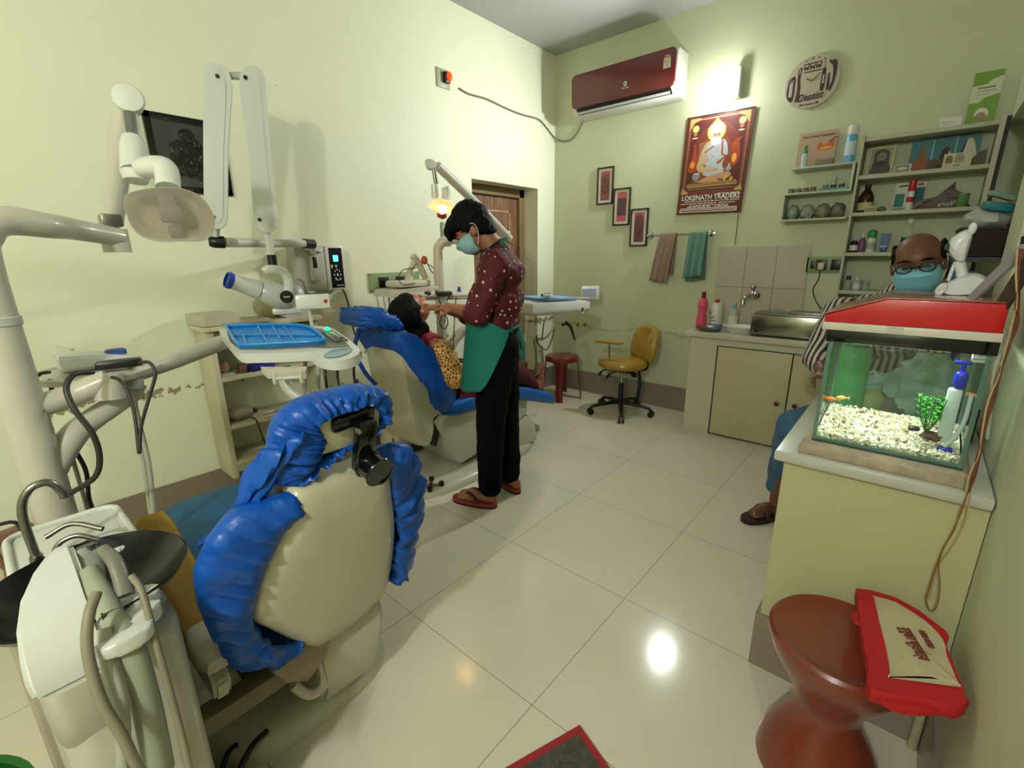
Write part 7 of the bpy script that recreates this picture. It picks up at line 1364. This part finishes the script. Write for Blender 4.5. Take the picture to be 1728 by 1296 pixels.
bm = B(); b2(bm, (TX0, TY0, TZ0), (TX1, TY1, TZ0+.005)); obj('base_glass', bm, mat('dark_green_glass', (60, 80, 70), .1), tk)
bm = B()
for x in (TX0+.005, TX1-.005):
    for y in (TY0+.005, TY1-.005): b2(bm, (x-.0045, y-.0045, TZ0+.005), (x+.0045, y+.0045, TZ1))
b2(bm, (TX0+.004, TY0+.0045, TZ0+.005), (TX1-.004, TY0+.010, TZ0+.012)); obj('silicone_seam', bm, mat('grey_green_silicone', (110, 140, 126), .3, alpha=.8), tk)
bm = B()
for lo, hi in (((TX0-.006, TY0-.006, TZ1-.022), (TX1+.006, TY0+.006, TZ1+.012)), ((TX0-.006, TY1-.006, TZ1-.022), (TX1+.006, TY1+.006, TZ1+.012)), ((TX0-.006, TY0, TZ1-.022), (TX0+.006, TY1, TZ1+.012)), ((TX1-.006, TY0, TZ1-.022), (TX1+.006, TY1, TZ1+.012))): b2(bm, lo, hi, bev=.002)
obj('black_rim', bm, GBLACK, tk)
# hood: white skirt, red sloping lid
hz0, hz1, hz2, hz3 = TZ1+.012, TZ1+.033, TZ1+.040, TZ1+.100
hx0, hx1, hy0, hy1 = -.184, .164, TY0-.022, TY1+.02
bm = B(); b2(bm, (hx0, hy0, hz0), (hx1, hy1, hz1), bev=.003); obj('hood_skirt', bm, mat('cream_white_plastic', (200, 196, 180), .35), tk)
bm = B(); b2(bm, (-.045, hy0-.001, hz0+.003), (-.012, hy0+.002, hz1-.001)); obj('latch', bm, GREYW, tk)
RH = mat('bright_red_hood', (186, 14, 22), .3, coat=.4, var=.03)
bm = B(); prism(bm, [(hx0+.003, hz1), (hx1-.003, hz1), (hx1-.003, hz3), (-.055, hz3), (hx0+.003, hz2+.012)], (0, hy0+.003, 0), (1, 0, 0), (0, 0, 1), (0, 1, 0), hy1-hy0-.006, bev=.003); obj('hood', bm, RH, tk)
bm = B(); prism(bm, [(hx0, hz2+.0125), (-.056, hz3+.0005), (hx1, hz3+.0005), (hx1, hz3+.003), (-.056, hz3+.003), (hx0, hz2+.015)], (0, hy0, 0), (1, 0, 0), (0, 0, 1), (0, 1, 0), hy1-hy0, bev=.0005); obj('hood_film', bm, mat('dusty_red_film', (150, 84, 74), .25, coat=.5, var=.15, scale=30, bump=.3, bscale=40), tk)
# tube lamp under the hood
bm = B(); cyl(bm, (TX0+.03, TY0+.05, TZ1+.004), (TX1-.06, TY0+.05, TZ1+.004), .007); obj('tube_lamp', bm, mat('white_tube_glow', (240, 255, 240), .4, emit=9), tk)
aq = bpy.data.lights.new('aquarium_lamp', 'AREA'); aq.shape = 'RECTANGLE'; aq.size = .22; aq.size_y = .05; aq.energy = 1.6; aq.color = (.95, 1, .92); ao = bpy.data.objects.new('aquarium_lamp', aq); COL.objects.link(ao); ao.location = (-.02, TY0+.07, TZ1-.006)
# water surface
bm = B(); rs = [[V((TX0+.005+(TX1-TX0-.01)*i/30, TY0+.005+(TY1-TY0-.01)*j/20, TZ1-.034+.0015*noise.noise(V((i*.5, j*.5, 0))))) for i in range(31)] for j in range(21)]; rings(bm, rs, False, False); obj('water_surface', bm, thin_glass('water_surface_film', (248, 253, 250), .06), tk)
# pebbles: stuff
bm = B(); random.seed(3); PEB = [mat('pebble_%d' % i, c, .5) for i, c in enumerate(((206, 200, 176), (186, 178, 150), (216, 212, 196), (160, 128, 92), (120, 100, 80), (196, 186, 140)))]
def pebz(x, y): return TZ0+.022+.028*(y-TY0)/.25+.006*noise.noise(V((x*20, y*20, 0)))
for k in range(1500):
    x = random.uniform(TX0+.012, TX1-.012); y = random.uniform(TY0+.012, TY1-.012) if k % 3 else random.uniform(TY0+.010, TY0+.03); r = random.uniform(.0035, .0075)
    z = pebz(x, y)-random.random()*.004 if k % 3 or y > TY0+.03 else TZ0+.008+random.random()*.018
    q = bmesh.ops.create_icosphere(bm, subdivisions=1, radius=1); M_ = Matrix.Translation((x, y, z)) @ Euler((random.random()*6, random.random()*6, random.random()*6)).to_matrix().to_4x4() @ Matrix.Diagonal((r*1.3, r, r*.65, 1)); _xf(q['verts'], M_); mi = random.choices(range(6), (5, 4, 5, 1, 1, 2))[0]
    for f in {f for v in q['verts'] for f in v.link_faces}: f.material_index = mi
rs = [[V((TX0+.006+(TX1-TX0-.012)*i/20, TY0+.008+(TY1-TY0-.016)*j/20, pebz(TX0+(TX1-TX0)*i/20, TY0+(TY1-TY0)*j/20)-.004)) for i in range(21)] for j in range(21)]; rings(bm, rs, False, False)
o = obj('white_pebbles', bm, PEB, None); o['kind'] = 'stuff'; o['label'] = 'white and tan pebbles covering the aquarium floor'; o['category'] = 'pebbles'
# plastic plant
t = thing('aquarium_plant', 'bright green plastic plant rooted in the aquarium pebbles', 'plant', at(1562, 735, y=1.60)); base = at(1562, 732, y=1.60)
GR = mat('vivid_green_leaf', (56, 168, 36), .4, var=.25, scale=60, trans=0)
bm = B(); random.seed(11)
for k in range(9):
    a = k*2.4; top = base+V((.028*cos(a), .026*sin(a), .085+.03*random.random())); tube(bm, [base, base.lerp(top, .5)+V((.006*cos(a), .006*sin(a), 0)), top], .0012, 5, 3)
obj('stems', bm, mat('dark_green_stem', (30, 100, 30), .5), t)
bm = B(); random.seed(11)
for k in range(9):
    a = k*2.4; top = base+V((.028*cos(a), .026*sin(a), .085+.03*random.random()))
    for j in range(16):
        p = base.lerp(top, .22+.78*j/15)+V((.004*cos(a), .004*sin(a), 0)); b_ = j*1.9+k; d = V((cos(b_), sin(b_), .45)).normalized(); s = V((-sin(b_), cos(b_), 0)); l = .016
        vs = [bm.verts.new(q) for q in (p, p+d*l*.5+s*.0035, p+d*l+V((0, 0, -.002)), p+d*l*.5-s*.0035)]; bm.faces.new(vs)
obj('foliage', bm, GR, t)
bm = B(); lump(bm, base+V((.016, .0, -.004)), (.026, .018, .012), 5); obj('root_stone', bm, mat('brown_root_stone', (96, 60, 44), .7), t)
# filter
NB = mat('navy_blue_plastic', (24, 40, 170), .3); t = thing('aquarium_filter', 'white and royal blue upright filter inside the aquarium at its right end', 'filter', (.105, 1.60, .83))
fx = at(1602, 700, y=1.60).x
bm = B(); box(bm, (fx, 1.60, .922), (.028, .026, .145), bev=.005); obj('filter_body', bm, clear('milky_plastic', (206, 212, 210), .85, .3), t)
bm = B(); box(bm, (fx+.004, 1.60, 1.018), (.026, .026, .044), bev=.009, seg=3); obj('filter_head', bm, NB, t)
bm = B(); cyl(bm, (fx-.014, 1.60, 1.062), (fx+.018, 1.60, 1.062), .005); cyl(bm, (fx+.004, 1.60, 1.04), (fx+.004, 1.60, 1.062), .005); obj('regulator', bm, NB, t)
bm = B(); tube(bm, [(fx+.030, 1.595, .985), (fx+.030, 1.595, .92), (fx+.020, 1.59, .87), (fx+.004, 1.585, .84)], .005, 10); obj('air_tube', bm, clear('milky_plastic', (206, 212, 210), .85, .3), t)
bm = B(); box(bm, (fx+.006, 1.585, .834), (.03, .022, .012), bev=.003); obj('filter_foot', bm, NB, t)
bm = B(); box(bm, (TX1-.018, TY0+.028, TZ1-.032), (.03, .022, .026), bev=.004); obj('bracket', bm, WHITE, t)
bm = B(); tube(bm, [(fx+.02, 1.60, .985), (fx+.035, 1.60, .984), (fx+.045, 1.59, .978)], .004, 8); solo('orange_fish', bm, mat('pale_orange_fish', (214, 150, 90), .4), 'pale orange fish by the filter in the aquarium', 'fish')
def fish(c, L_, a, nm, lb, col):
    bm = B(); d = V((cos(a), sin(a), 0)); rs = []
    for t_, r in ((-.5, .004), (-.35, .12), (-.1, .22), (.15, .2), (.38, .08), (.5, .03)): rs.append([V(c)+d*(t_*L_)+V((-sin(a)*cos(q)*r*L_*.5, cos(a)*cos(q)*r*L_*.5, sin(q)*r*L_)) for q in [2*pi*k/10 for k in range(10)]])
    rings(bm, rs); s = V((-sin(a), cos(a), 0))*.0008; e = V(c)+d*L_*.48; rings(bm, [[e+s, e+d*L_*.25+V((0, 0, L_*.18))+s, e+d*L_*.18+s, e+d*L_*.25-V((0, 0, L_*.18))+s], [e-s, e+d*L_*.25+V((0, 0, L_*.18))-s, e+d*L_*.18-s, e+d*L_*.25-V((0, 0, L_*.18))-s]]); solo(nm, bm, mat(lb[:12], col, .35), lb, 'fish')
fish(at(1402, 673, y=1.70), .035, 0, 'orange_fish', 'orange fish close to the pebbles in the left end of the aquarium', (226, 110, 40)); fish(at(1420, 671, y=1.66), .03, .4, 'orange_fish', 'gold and white fish right of the orange one in the left end of the aquarium', (236, 166, 90))
p = at(1542, 723, y=1.575); bm = B(); box(bm, p, (.024, .014, .012), rot=(.2, 0, .3), bev=.004); solo('black_stone', bm, BLACK, 'small black block lying on the pebbles beside the plant', 'stone')
# things seen through the tank, standing on the counter behind it
bottle('green_liquid_bottle', 'large bottle of pale green liquid with white cap standing behind the aquarium', (at(1432, 640, y=1.98).x, 1.98, CZ+.0325), [(.052, 0), (.054, .01), (.054, .20), (.046, .235), (.018, .265)], mat('pale_green_liquid', (96, 184, 124), .2, coat=.4), [(.020, .262), (.022, .29), (.014, .30)], WHITE)
bm = B(); lump(bm, (.075, 2.03, CZ+.0325+.11), (.10, .10, .115), 12, amp=.3, u=36, v=26); solo('plastic_bag', bm, mat('frosted_bag', (160, 176, 170), .4, var=.12, bump=.5, bscale=14), 'large crumpled grey white plastic bag behind the aquarium', 'bag')
t = thing('paper_bowl', 'white paper-covered tub behind the middle of the aquarium', 'tub', (-.075, 2.12, CZ+.0325)); bm = B(); lathe(bm, [(.05, 0), (.062, .10), (.001, .10)], (-.075, 2.12, CZ+.0325), n=24); obj('tub', bm, mat('pale_yellow_tub', (196, 190, 130), .5), t)
bm = B(); rings(bm, [[V((-.075+r*cos(a), 2.12+r*sin(a), CZ+.0325+z+.006*sin(a*5))) for a in [2*pi*k/30 for k in range(30)]] for r, z in ((.07, .085), (.072, .105), (.05, .12), (.001, .125))]); obj('paper_cover', bm, mat('pale_blue_paper', (190, 206, 216), .7), t)
bm = B(); lathe(bm, [(.045, 0), (.048, .005), (.048, .10), (.044, .105)], (.150, 1.885, CZ+.0325), n=28); solo('navy_canister', bm, mat('dark_navy_plastic', (14, 20, 44), .3), 'dark navy round canister between the aquarium and the right wall', 'canister')
# toy-like folding reading lamp on the hood, white
WL_ = mat('cool_white_lamp', (206, 208, 206), .35, coat=.2)
lx, ly, lz = at(1640, 500, y=1.72).x, 1.72, hz3+.0035
t = thing('reading_lamp', 'white folding reading lamp with rounded shade standing on the red hood', 'lamp', (lx, ly, lz))
def lw_(px, py, off=0): return at(px, py, y=1.72+off)
bm = B(); q = [lw_(a, b_) for a, b_ in ((1583, 494), (1590, 482), (1605, 474), (1622, 466), (1645, 461), (1662, 466), (1668, 478), (1660, 492), (1635, 498), (1600, 499))]; q2 = spline(q+[q[0]], 4)[:-1]; a_ = B(); c = sum(q2, V())/len(q2); rings(bm, [[c+(p-c)*s+V((0, h, 0)) for p in q2] for s, h in ((.8, -.045), (.96, -.035), (1, -.01), (1, .02), (.94, .04), (.7, .048))]); obj('base', bm, WL_, t)
bm = B(); c = lw_(1588, 488, -.035); rings(bm, [[c+V((.011*s*cos(a)+.004*sin(a), -h, .017*s*sin(a))) for a in [2*pi*k/20 for k in range(20)]] for s, h in ((1, 0), (1, .01), (.8, .013), (.01, .013))]); obj('switch_cap', bm, WL_, t)
bm = B(); tube(bm, [lw_(1600, 474), lw_(1605, 460), lw_(1612, 444)], [.004, .004, .004], 8, 3); tube(bm, [lw_(1625, 470), lw_(1622, 455), lw_(1618, 440)], [.013, .012, .012], 12, 3); obj('neck', bm, WL_, t)
bm = B(); q = [lw_(a, b_) for a, b_ in ((1598, 419), (1603, 405), (1616, 394), (1633, 387), (1641, 396), (1636, 418), (1628, 440), (1618, 443), (1606, 434))]; q2 = spline(q+[q[0]], 4)[:-1]; c = sum(q2, V())/len(q2); rings(bm, [[c+(p-c)*s+V((0, h, 0)) for p in q2] for s, h in ((.6, -.028), (.9, -.022), (1, -.005), (1, .01), (.95, .02), (.6, .024))]); obj('shade', bm, WL_, t)
bm = B(); c = lw_(1641, 386, -.012); rings(bm, [[c+V((.0085*s*cos(a), h, .016*s*sin(a))) for a in [2*pi*k/20 for k in range(20)]] for s, h in ((.4, -.008), (.9, -.005), (1, 0), (.9, .008), (.4, .010))]); obj('knob', bm, WL_, t)
bm = B(); c = lw_(1599, 417, -.02); rings(bm, [[c+V((.006*s*cos(a), h, .010*s*sin(a))) for a in [2*pi*k/16 for k in range(16)]] for s, h in ((1, 0), (.6, -.006), (.01, -.008))]); obj('hinge_disc', bm, mat('dark_green_disc', (60, 76, 66), .3), t)
# raised grey flap of the hood and its dark side
bm = B(); q = [at(1632, 507, y=1.62), at(1642, 513, y=1.60), at(1735, 428, y=1.50), at(1730, 412, y=1.50)]; n_ = (q[1]-q[0]).cross(q[2]-q[0]).normalized(); rings(bm, [q, [p+n_*.008 for p in q]]); solo('plastic_flap', bm, mat('lilac_grey_strip', (150, 144, 148), .35), 'lilac grey strip leaning up from the red hood to the right picture edge', 'strip')
bm = B(); q = [at(1682, 512, y=1.55), at(1695, 534, y=1.53), at(1740, 462, y=1.46), at(1735, 428, y=1.47)]; n_ = (q[1]-q[0]).cross(q[2]-q[0]).normalized(); rings(bm, [q, [p+n_*.004 for p in q]]); solo('dark_flap', bm, mat('brown_black_flap', (58, 48, 40), .3), 'dark brown flap hanging open at the right end of the red hood', 'flap')
# baskets and packs in the wall recess
for k, (y, z, lb) in enumerate(((2.78, 1.31, 'dark brown woven basket in the wall recess behind the reading lamp'),)):
    t = thing('woven_basket', lb, 'basket', (.19, 2.95, z)); bm = B(); BR = mat('dark_brown_weave', (62, 46, 40), .7, var=.4, scale=120, bump=.8, bscale=160)
    rings(bm, [[V((.19+a*s, 2.95+b_*s, z+h)) for a, b_ in rrect(.20, .46, .03)] for s, h in ((.80, 0), (1.0, .10), (1.03, .102), (1.03, .112), (.99, .112), (.80, .01), (.01, .01))], cap=False); obj('basket_body', bm, BR, t)
bm = B(); b2(bm, (.085, 2.68, 1.285), (.335, 3.30, 1.305)); b2(bm, (.085, 2.68, 1.10), (.335, 3.30, 1.112))
for y in (2.70, 3.28): b2(bm, (.09, y, .80), (.102, y+.012, 1.30)); b2(bm, (.32, y, .80), (.332, y+.012, 1.30))
solo('wire_stand', bm, mat('dark_wire_stand', (40, 38, 40), .5), 'dark two-shelf stand in the wall recess carrying the woven basket', 'stand')
for i, (c, r, col, lb) in enumerate((((.17, 2.86, 1.455), (.075, .09, .05), (176, 182, 172), 'pale grey plastic pack heaped in the woven basket'), ((.20, 3.02, 1.47), (.08, .08, .06), (110, 116, 112), 'dark grey pack at the back of the woven basket'))): bm = B(); lump(bm, c, r, i*3+1, amp=.25); solo('plastic_pack', bm, mat('pack_%d' % i, col, .4, var=.2, bump=.5), lb, 'pack', group='packs in the woven basket')
bm = B(); box(bm, (.19, 2.80, 1.50), (.09, .10, .03), rot=(.1, .2, .2), bev=.004); solo('teal_pack', bm, mat('teal_pack', (20, 116, 124), .5), 'teal flat pack lying on top of the woven basket', 'pack')
bm = B(); box(bm, (.19, 2.78, 1.54), (.08, .08, .02), rot=(.1, .35, .2), bev=.004); solo('grey_booklet', bm, mat('grey_green_booklet', (120, 140, 128), .6), 'grey green booklet lying above the teal pack', 'booklet')
bm = B(); b2(bm, (.11, 2.70, 1.1125), (.20, 2.90, 1.20), bev=.006); solo('storage_box', bm, clear('grey_clear_box', (140, 150, 152), .8), 'cloudy grey storage box on the lower shelf of the wire stand', 'box')
bm = B(); b2(bm, (.09, 2.695, 1.2005), (.17, 2.78, 1.25), bev=.004); solo('striped_carton', bm, mat('blue_white_carton', (60, 80, 140), .5), 'small blue and white carton lying on the storage box', 'carton')
bm = B(); cyl(bm, (.12, 2.95, 1.1125), (.12, 2.95, 1.21), .05, n=28); solo('brown_jar', bm, mat('brown_jar', (120, 72, 44), .3, coat=.3), 'round brown jar on the lower shelf of the wire stand', 'jar')
# cables hanging down the right wall
bm = B(); pts = [(1722, 420, .20), (1718, 470, .20), (1716, 530, .20), (1706, 575, .19), (1690, 610, .19)]; q = [at(a, b_, x=x) for a, b_, x in pts]
cz = [at(1725, 400, x=.205), at(1718, 450, x=.205), at(1717, 520, x=.20), at(1708, 575, x=.19), at(1690, 615, x=.18), V((.178, 1.452, .93)), V((.170, 1.440, .85)), V((.155, 1.43, .78))]
t = thing('cable_bundle', 'twisted brown and cream wires looping down the counter beside the right wall', 'cable', (.15, 1.44, .45))
def strand(off, col, nm, wob, ph):
    P = [(1722, 420), (1718, 460), (1716, 510), (1712, 550), (1700, 590), (1685, 635), (1672, 680), (1662, 720), (1652, 765), (1640, 805), (1634, 830)]
    v = [at(a+wob*sin(i*2.1+ph), b_, y=1.448-.003*i if i > 5 else 1.47) for i, (a, b_) in enumerate(P)]
    bm = B(); tube(bm, [p+V((off, 0, 0)) for p in v], .0021, 8, 5); obj(nm, bm, col, t)
CB, CC = mat('red_brown_wire', (98, 50, 32), .45), mat('cream_wire', (176, 150, 104), .5)
strand(0, CB, 'brown_wire', 2, 0); strand(.002, CB, 'brown_wire', 3, 2); strand(-.0025, CC, 'cream_wire', 3, 4)
bm = B(); v = [at(a, b_, y=1.435) for a, b_ in ((1634, 828), (1622, 865), (1606, 900), (1590, 930), (1580, 955), (1570, 985), (1563, 1010), (1568, 1028), (1576, 1030), (1583, 1015), (1586, 985), (1584, 955), (1592, 925), (1610, 895), (1622, 860), (1632, 835))]; tube(bm, v, .0014, 8, 5); obj('wire_loop', bm, mat('thin_tan_wire', (130, 84, 44), .45), t)
bm = B(); v = [at(a, b_, y=1.437) for a, b_ in ((1638, 828), (1632, 870), (1618, 905), (1598, 935), (1582, 958), (1574, 990), (1566, 1012))]; tube(bm, v, .0014, 8, 5); obj('wire_loop', bm, CC, t)
bm = B(); v = [at(a, b_, x=.205) for a, b_ in ((1726, 400), (1722, 430), (1719, 480), (1717, 530))]; tube(bm, v, .004, 8, 4); obj('black_wire', bm, CABLE, t)
bm = B(); v = [at(1688, 545, y=1.56), at(1696, 560, y=1.54), at(1694, 590, y=1.53), at(1682, 612, y=1.52), at(1676, 640, y=1.52), at(1672, 690, y=1.52), at(1666, 740, y=1.54)]; tube(bm, v, .004, 8, 4); solo('air_hose', bm, clear('cloudy_hose', (180, 186, 170), .7), 'cloudy air hose looping down the right end of the aquarium', 'hose')
# white pipe in the corner
bm = B(); cyl(bm, (.196, 1.458, 0), (.196, 1.458, .34), .011); solo('corner_pipe', bm, mat('dusty_pipe', (170, 160, 130), .6, var=.2, scale=30), 'short dusty pipe standing in the corner of counter and right wall', 'pipe')
# chips in the right wall
# brown pedestal stool
bs_c = V((-.002, 1.235, 0)); BRS = mat('red_brown_plastic', (124, 54, 36), .28, coat=.4, var=.05, scale=3)
bm = B(); lathe(bm, [(.001, .405), (.10, .403), (.125, .408), (.140, .418), (.150, .420), (.157, .412), (.156, .396), (.140, .350), (.112, .300), (.088, .255), (.078, .225), (.076, .205), (.082, .17), (.105, .125), (.128, .075), (.140, .03), (.142, .0), (.136, .0), (.001, .002)], bs_c, n=64, cap=False); solo('pedestal_stool', bm, BRS, 'red-brown hourglass plastic stool at the lower right with a shopping bag on it', 'stool')
# shopping bag
SR_ = .4215; q_ = lambda px, py, z: at(px, py, z=z)
bg = thing('shopping_bag', 'folded red shopping bag with cream panel and dark red print lying on the brown stool', 'bag', q_(1530, 1110, .44))
RD = mat('red_nonwoven', (178, 22, 28), .75, var=.1, bump=.25, bscale=90); CP = mat('cream_nonwoven', (186, 174, 138), .8, var=.06, bump=.25, bscale=90)
top_ = [(1445, 992), (1485, 1000), (1530, 1018), (1597, 1065), (1598, 1092), (1632, 1190), (1560, 1182), (1470, 1165), (1464, 1120), (1452, 1060)]
def bp_(px, py, h=0):
    r = ray(px, py); t = (.446+h+.10*CAM.x-CAM.z)/(r.z-.10*r.x); return CAM+r*t
def pillow(pts, h0, k=3, rnd=.0, lay=((.97, -.030), (1.0, -.024), (1.0, -.002), (.985, .002), (.5, .004), (.02, .005))):
    v = [bp_(a, b_, h0) for a, b_ in pts]; v2 = spline(v+[v[0]], k)[:-1]; c = sum(v2, V())/len(v2); b9 = B(); rings(b9, [[c+(p-c)*s+V((0, 0, h+.003*noise.noise(p*30)*(1 if s > .4 else 0))) for p in v2] for s, h in lay]); return b9
bm = pillow(top_, .022); obj('bag_body', bm, RD, bg)
bm = pillow([(1452, 1090), (1462, 1140), (1478, 1182), (1530, 1206), (1590, 1204), (1634, 1192), (1590, 1160), (1500, 1140)], .0, lay=((.9, -.008), (1, -.002), (1, .010), (.9, .012))); obj('bag_gusset', bm, RD, bg)
bm = pillow([(1474, 1006), (1474, 1006), (1512, 1018), (1560, 1048), (1592, 1082), (1599, 1110), (1618, 1156), (1618, 1156), (1572, 1143), (1503, 1141), (1503, 1141), (1496, 1100), (1484, 1050)], .026, lay=((1, 0), (.99, .0025), (.5, .0035), (.02, .0045))); obj('cream_panel', bm, CP, bg)
INK = mat('dark_red_ink', (118, 50, 40), .7)
def wr(i, px, py, dx, dy, s, w_, txt):
    o_ = bp_(px, py, .0325); u = bp_(px+dx, py+dy, .0325)-o_; n = V((-.1, 0, 1)); up = n.cross(u); text('print', txt, o_, u, up, s, INK, bg, width=w_, bold=.0008)
wr(0, 1542, 1085, 26, 42, .028, .10, 'সুকুমার জুয়েলার্স'); wr(1, 1563, 1078, 16, 26, .016, .055, '84000 00000')
bm = B(); tube(bm, [bp_(1458, 1033, .01), bp_(1445, 1040, .015), bp_(1448, 1052, .02), bp_(1462, 1056, .015)], .010, 8, 4, flat=.25); obj('handle', bm, RD, bg)
# door mat at the bottom edge
m0, m1, m2, m3 = at(978, 1222, z=.01), at(1040, 1310, z=.01), at(920, 1420, z=.01), at(800, 1312, z=.01)
e1_ = (m1-m0).normalized(); e2__ = V((-e1_.y, e1_.x, 0))*-1; e2__ = e2__ if (m3-m0).dot(e2__) > 0 else -e2__
t = thing('door_mat', 'grey speckled mat with a red border at the bottom edge of the picture', 'mat', m0+e1_*.2+e2__*.25); t.location.z = 0; INV[t.name] = Matrix.Translation(t.location).inverted()
bm = B(); Q = [m0, m0+e1_*.42, m0+e1_*.42+e2__*.62, m0+e2__*.62]; rings(bm, [[V((p.x, p.y, h)) for p in Q] for h in (0, .008)]); obj('border', bm, mat('red_mat_border', (150, 32, 40), .7), t)
bm = B(); cM = sum(Q, V())/4; Q2 = [m0+e1_*a+e2__*b_ for a, b_ in ((.022, .022), (.398, .022), (.398, .598), (.022, .598))]; rings(bm, [[V((p.x, p.y, h)) for p in Q2] for h in (.004, .0105)]); gmat = mat('grey_speckled_carpet', (84, 82, 72), .9, var=.5, scale=60, bump=.8, bscale=180); obj('carpet', bm, gmat, t)
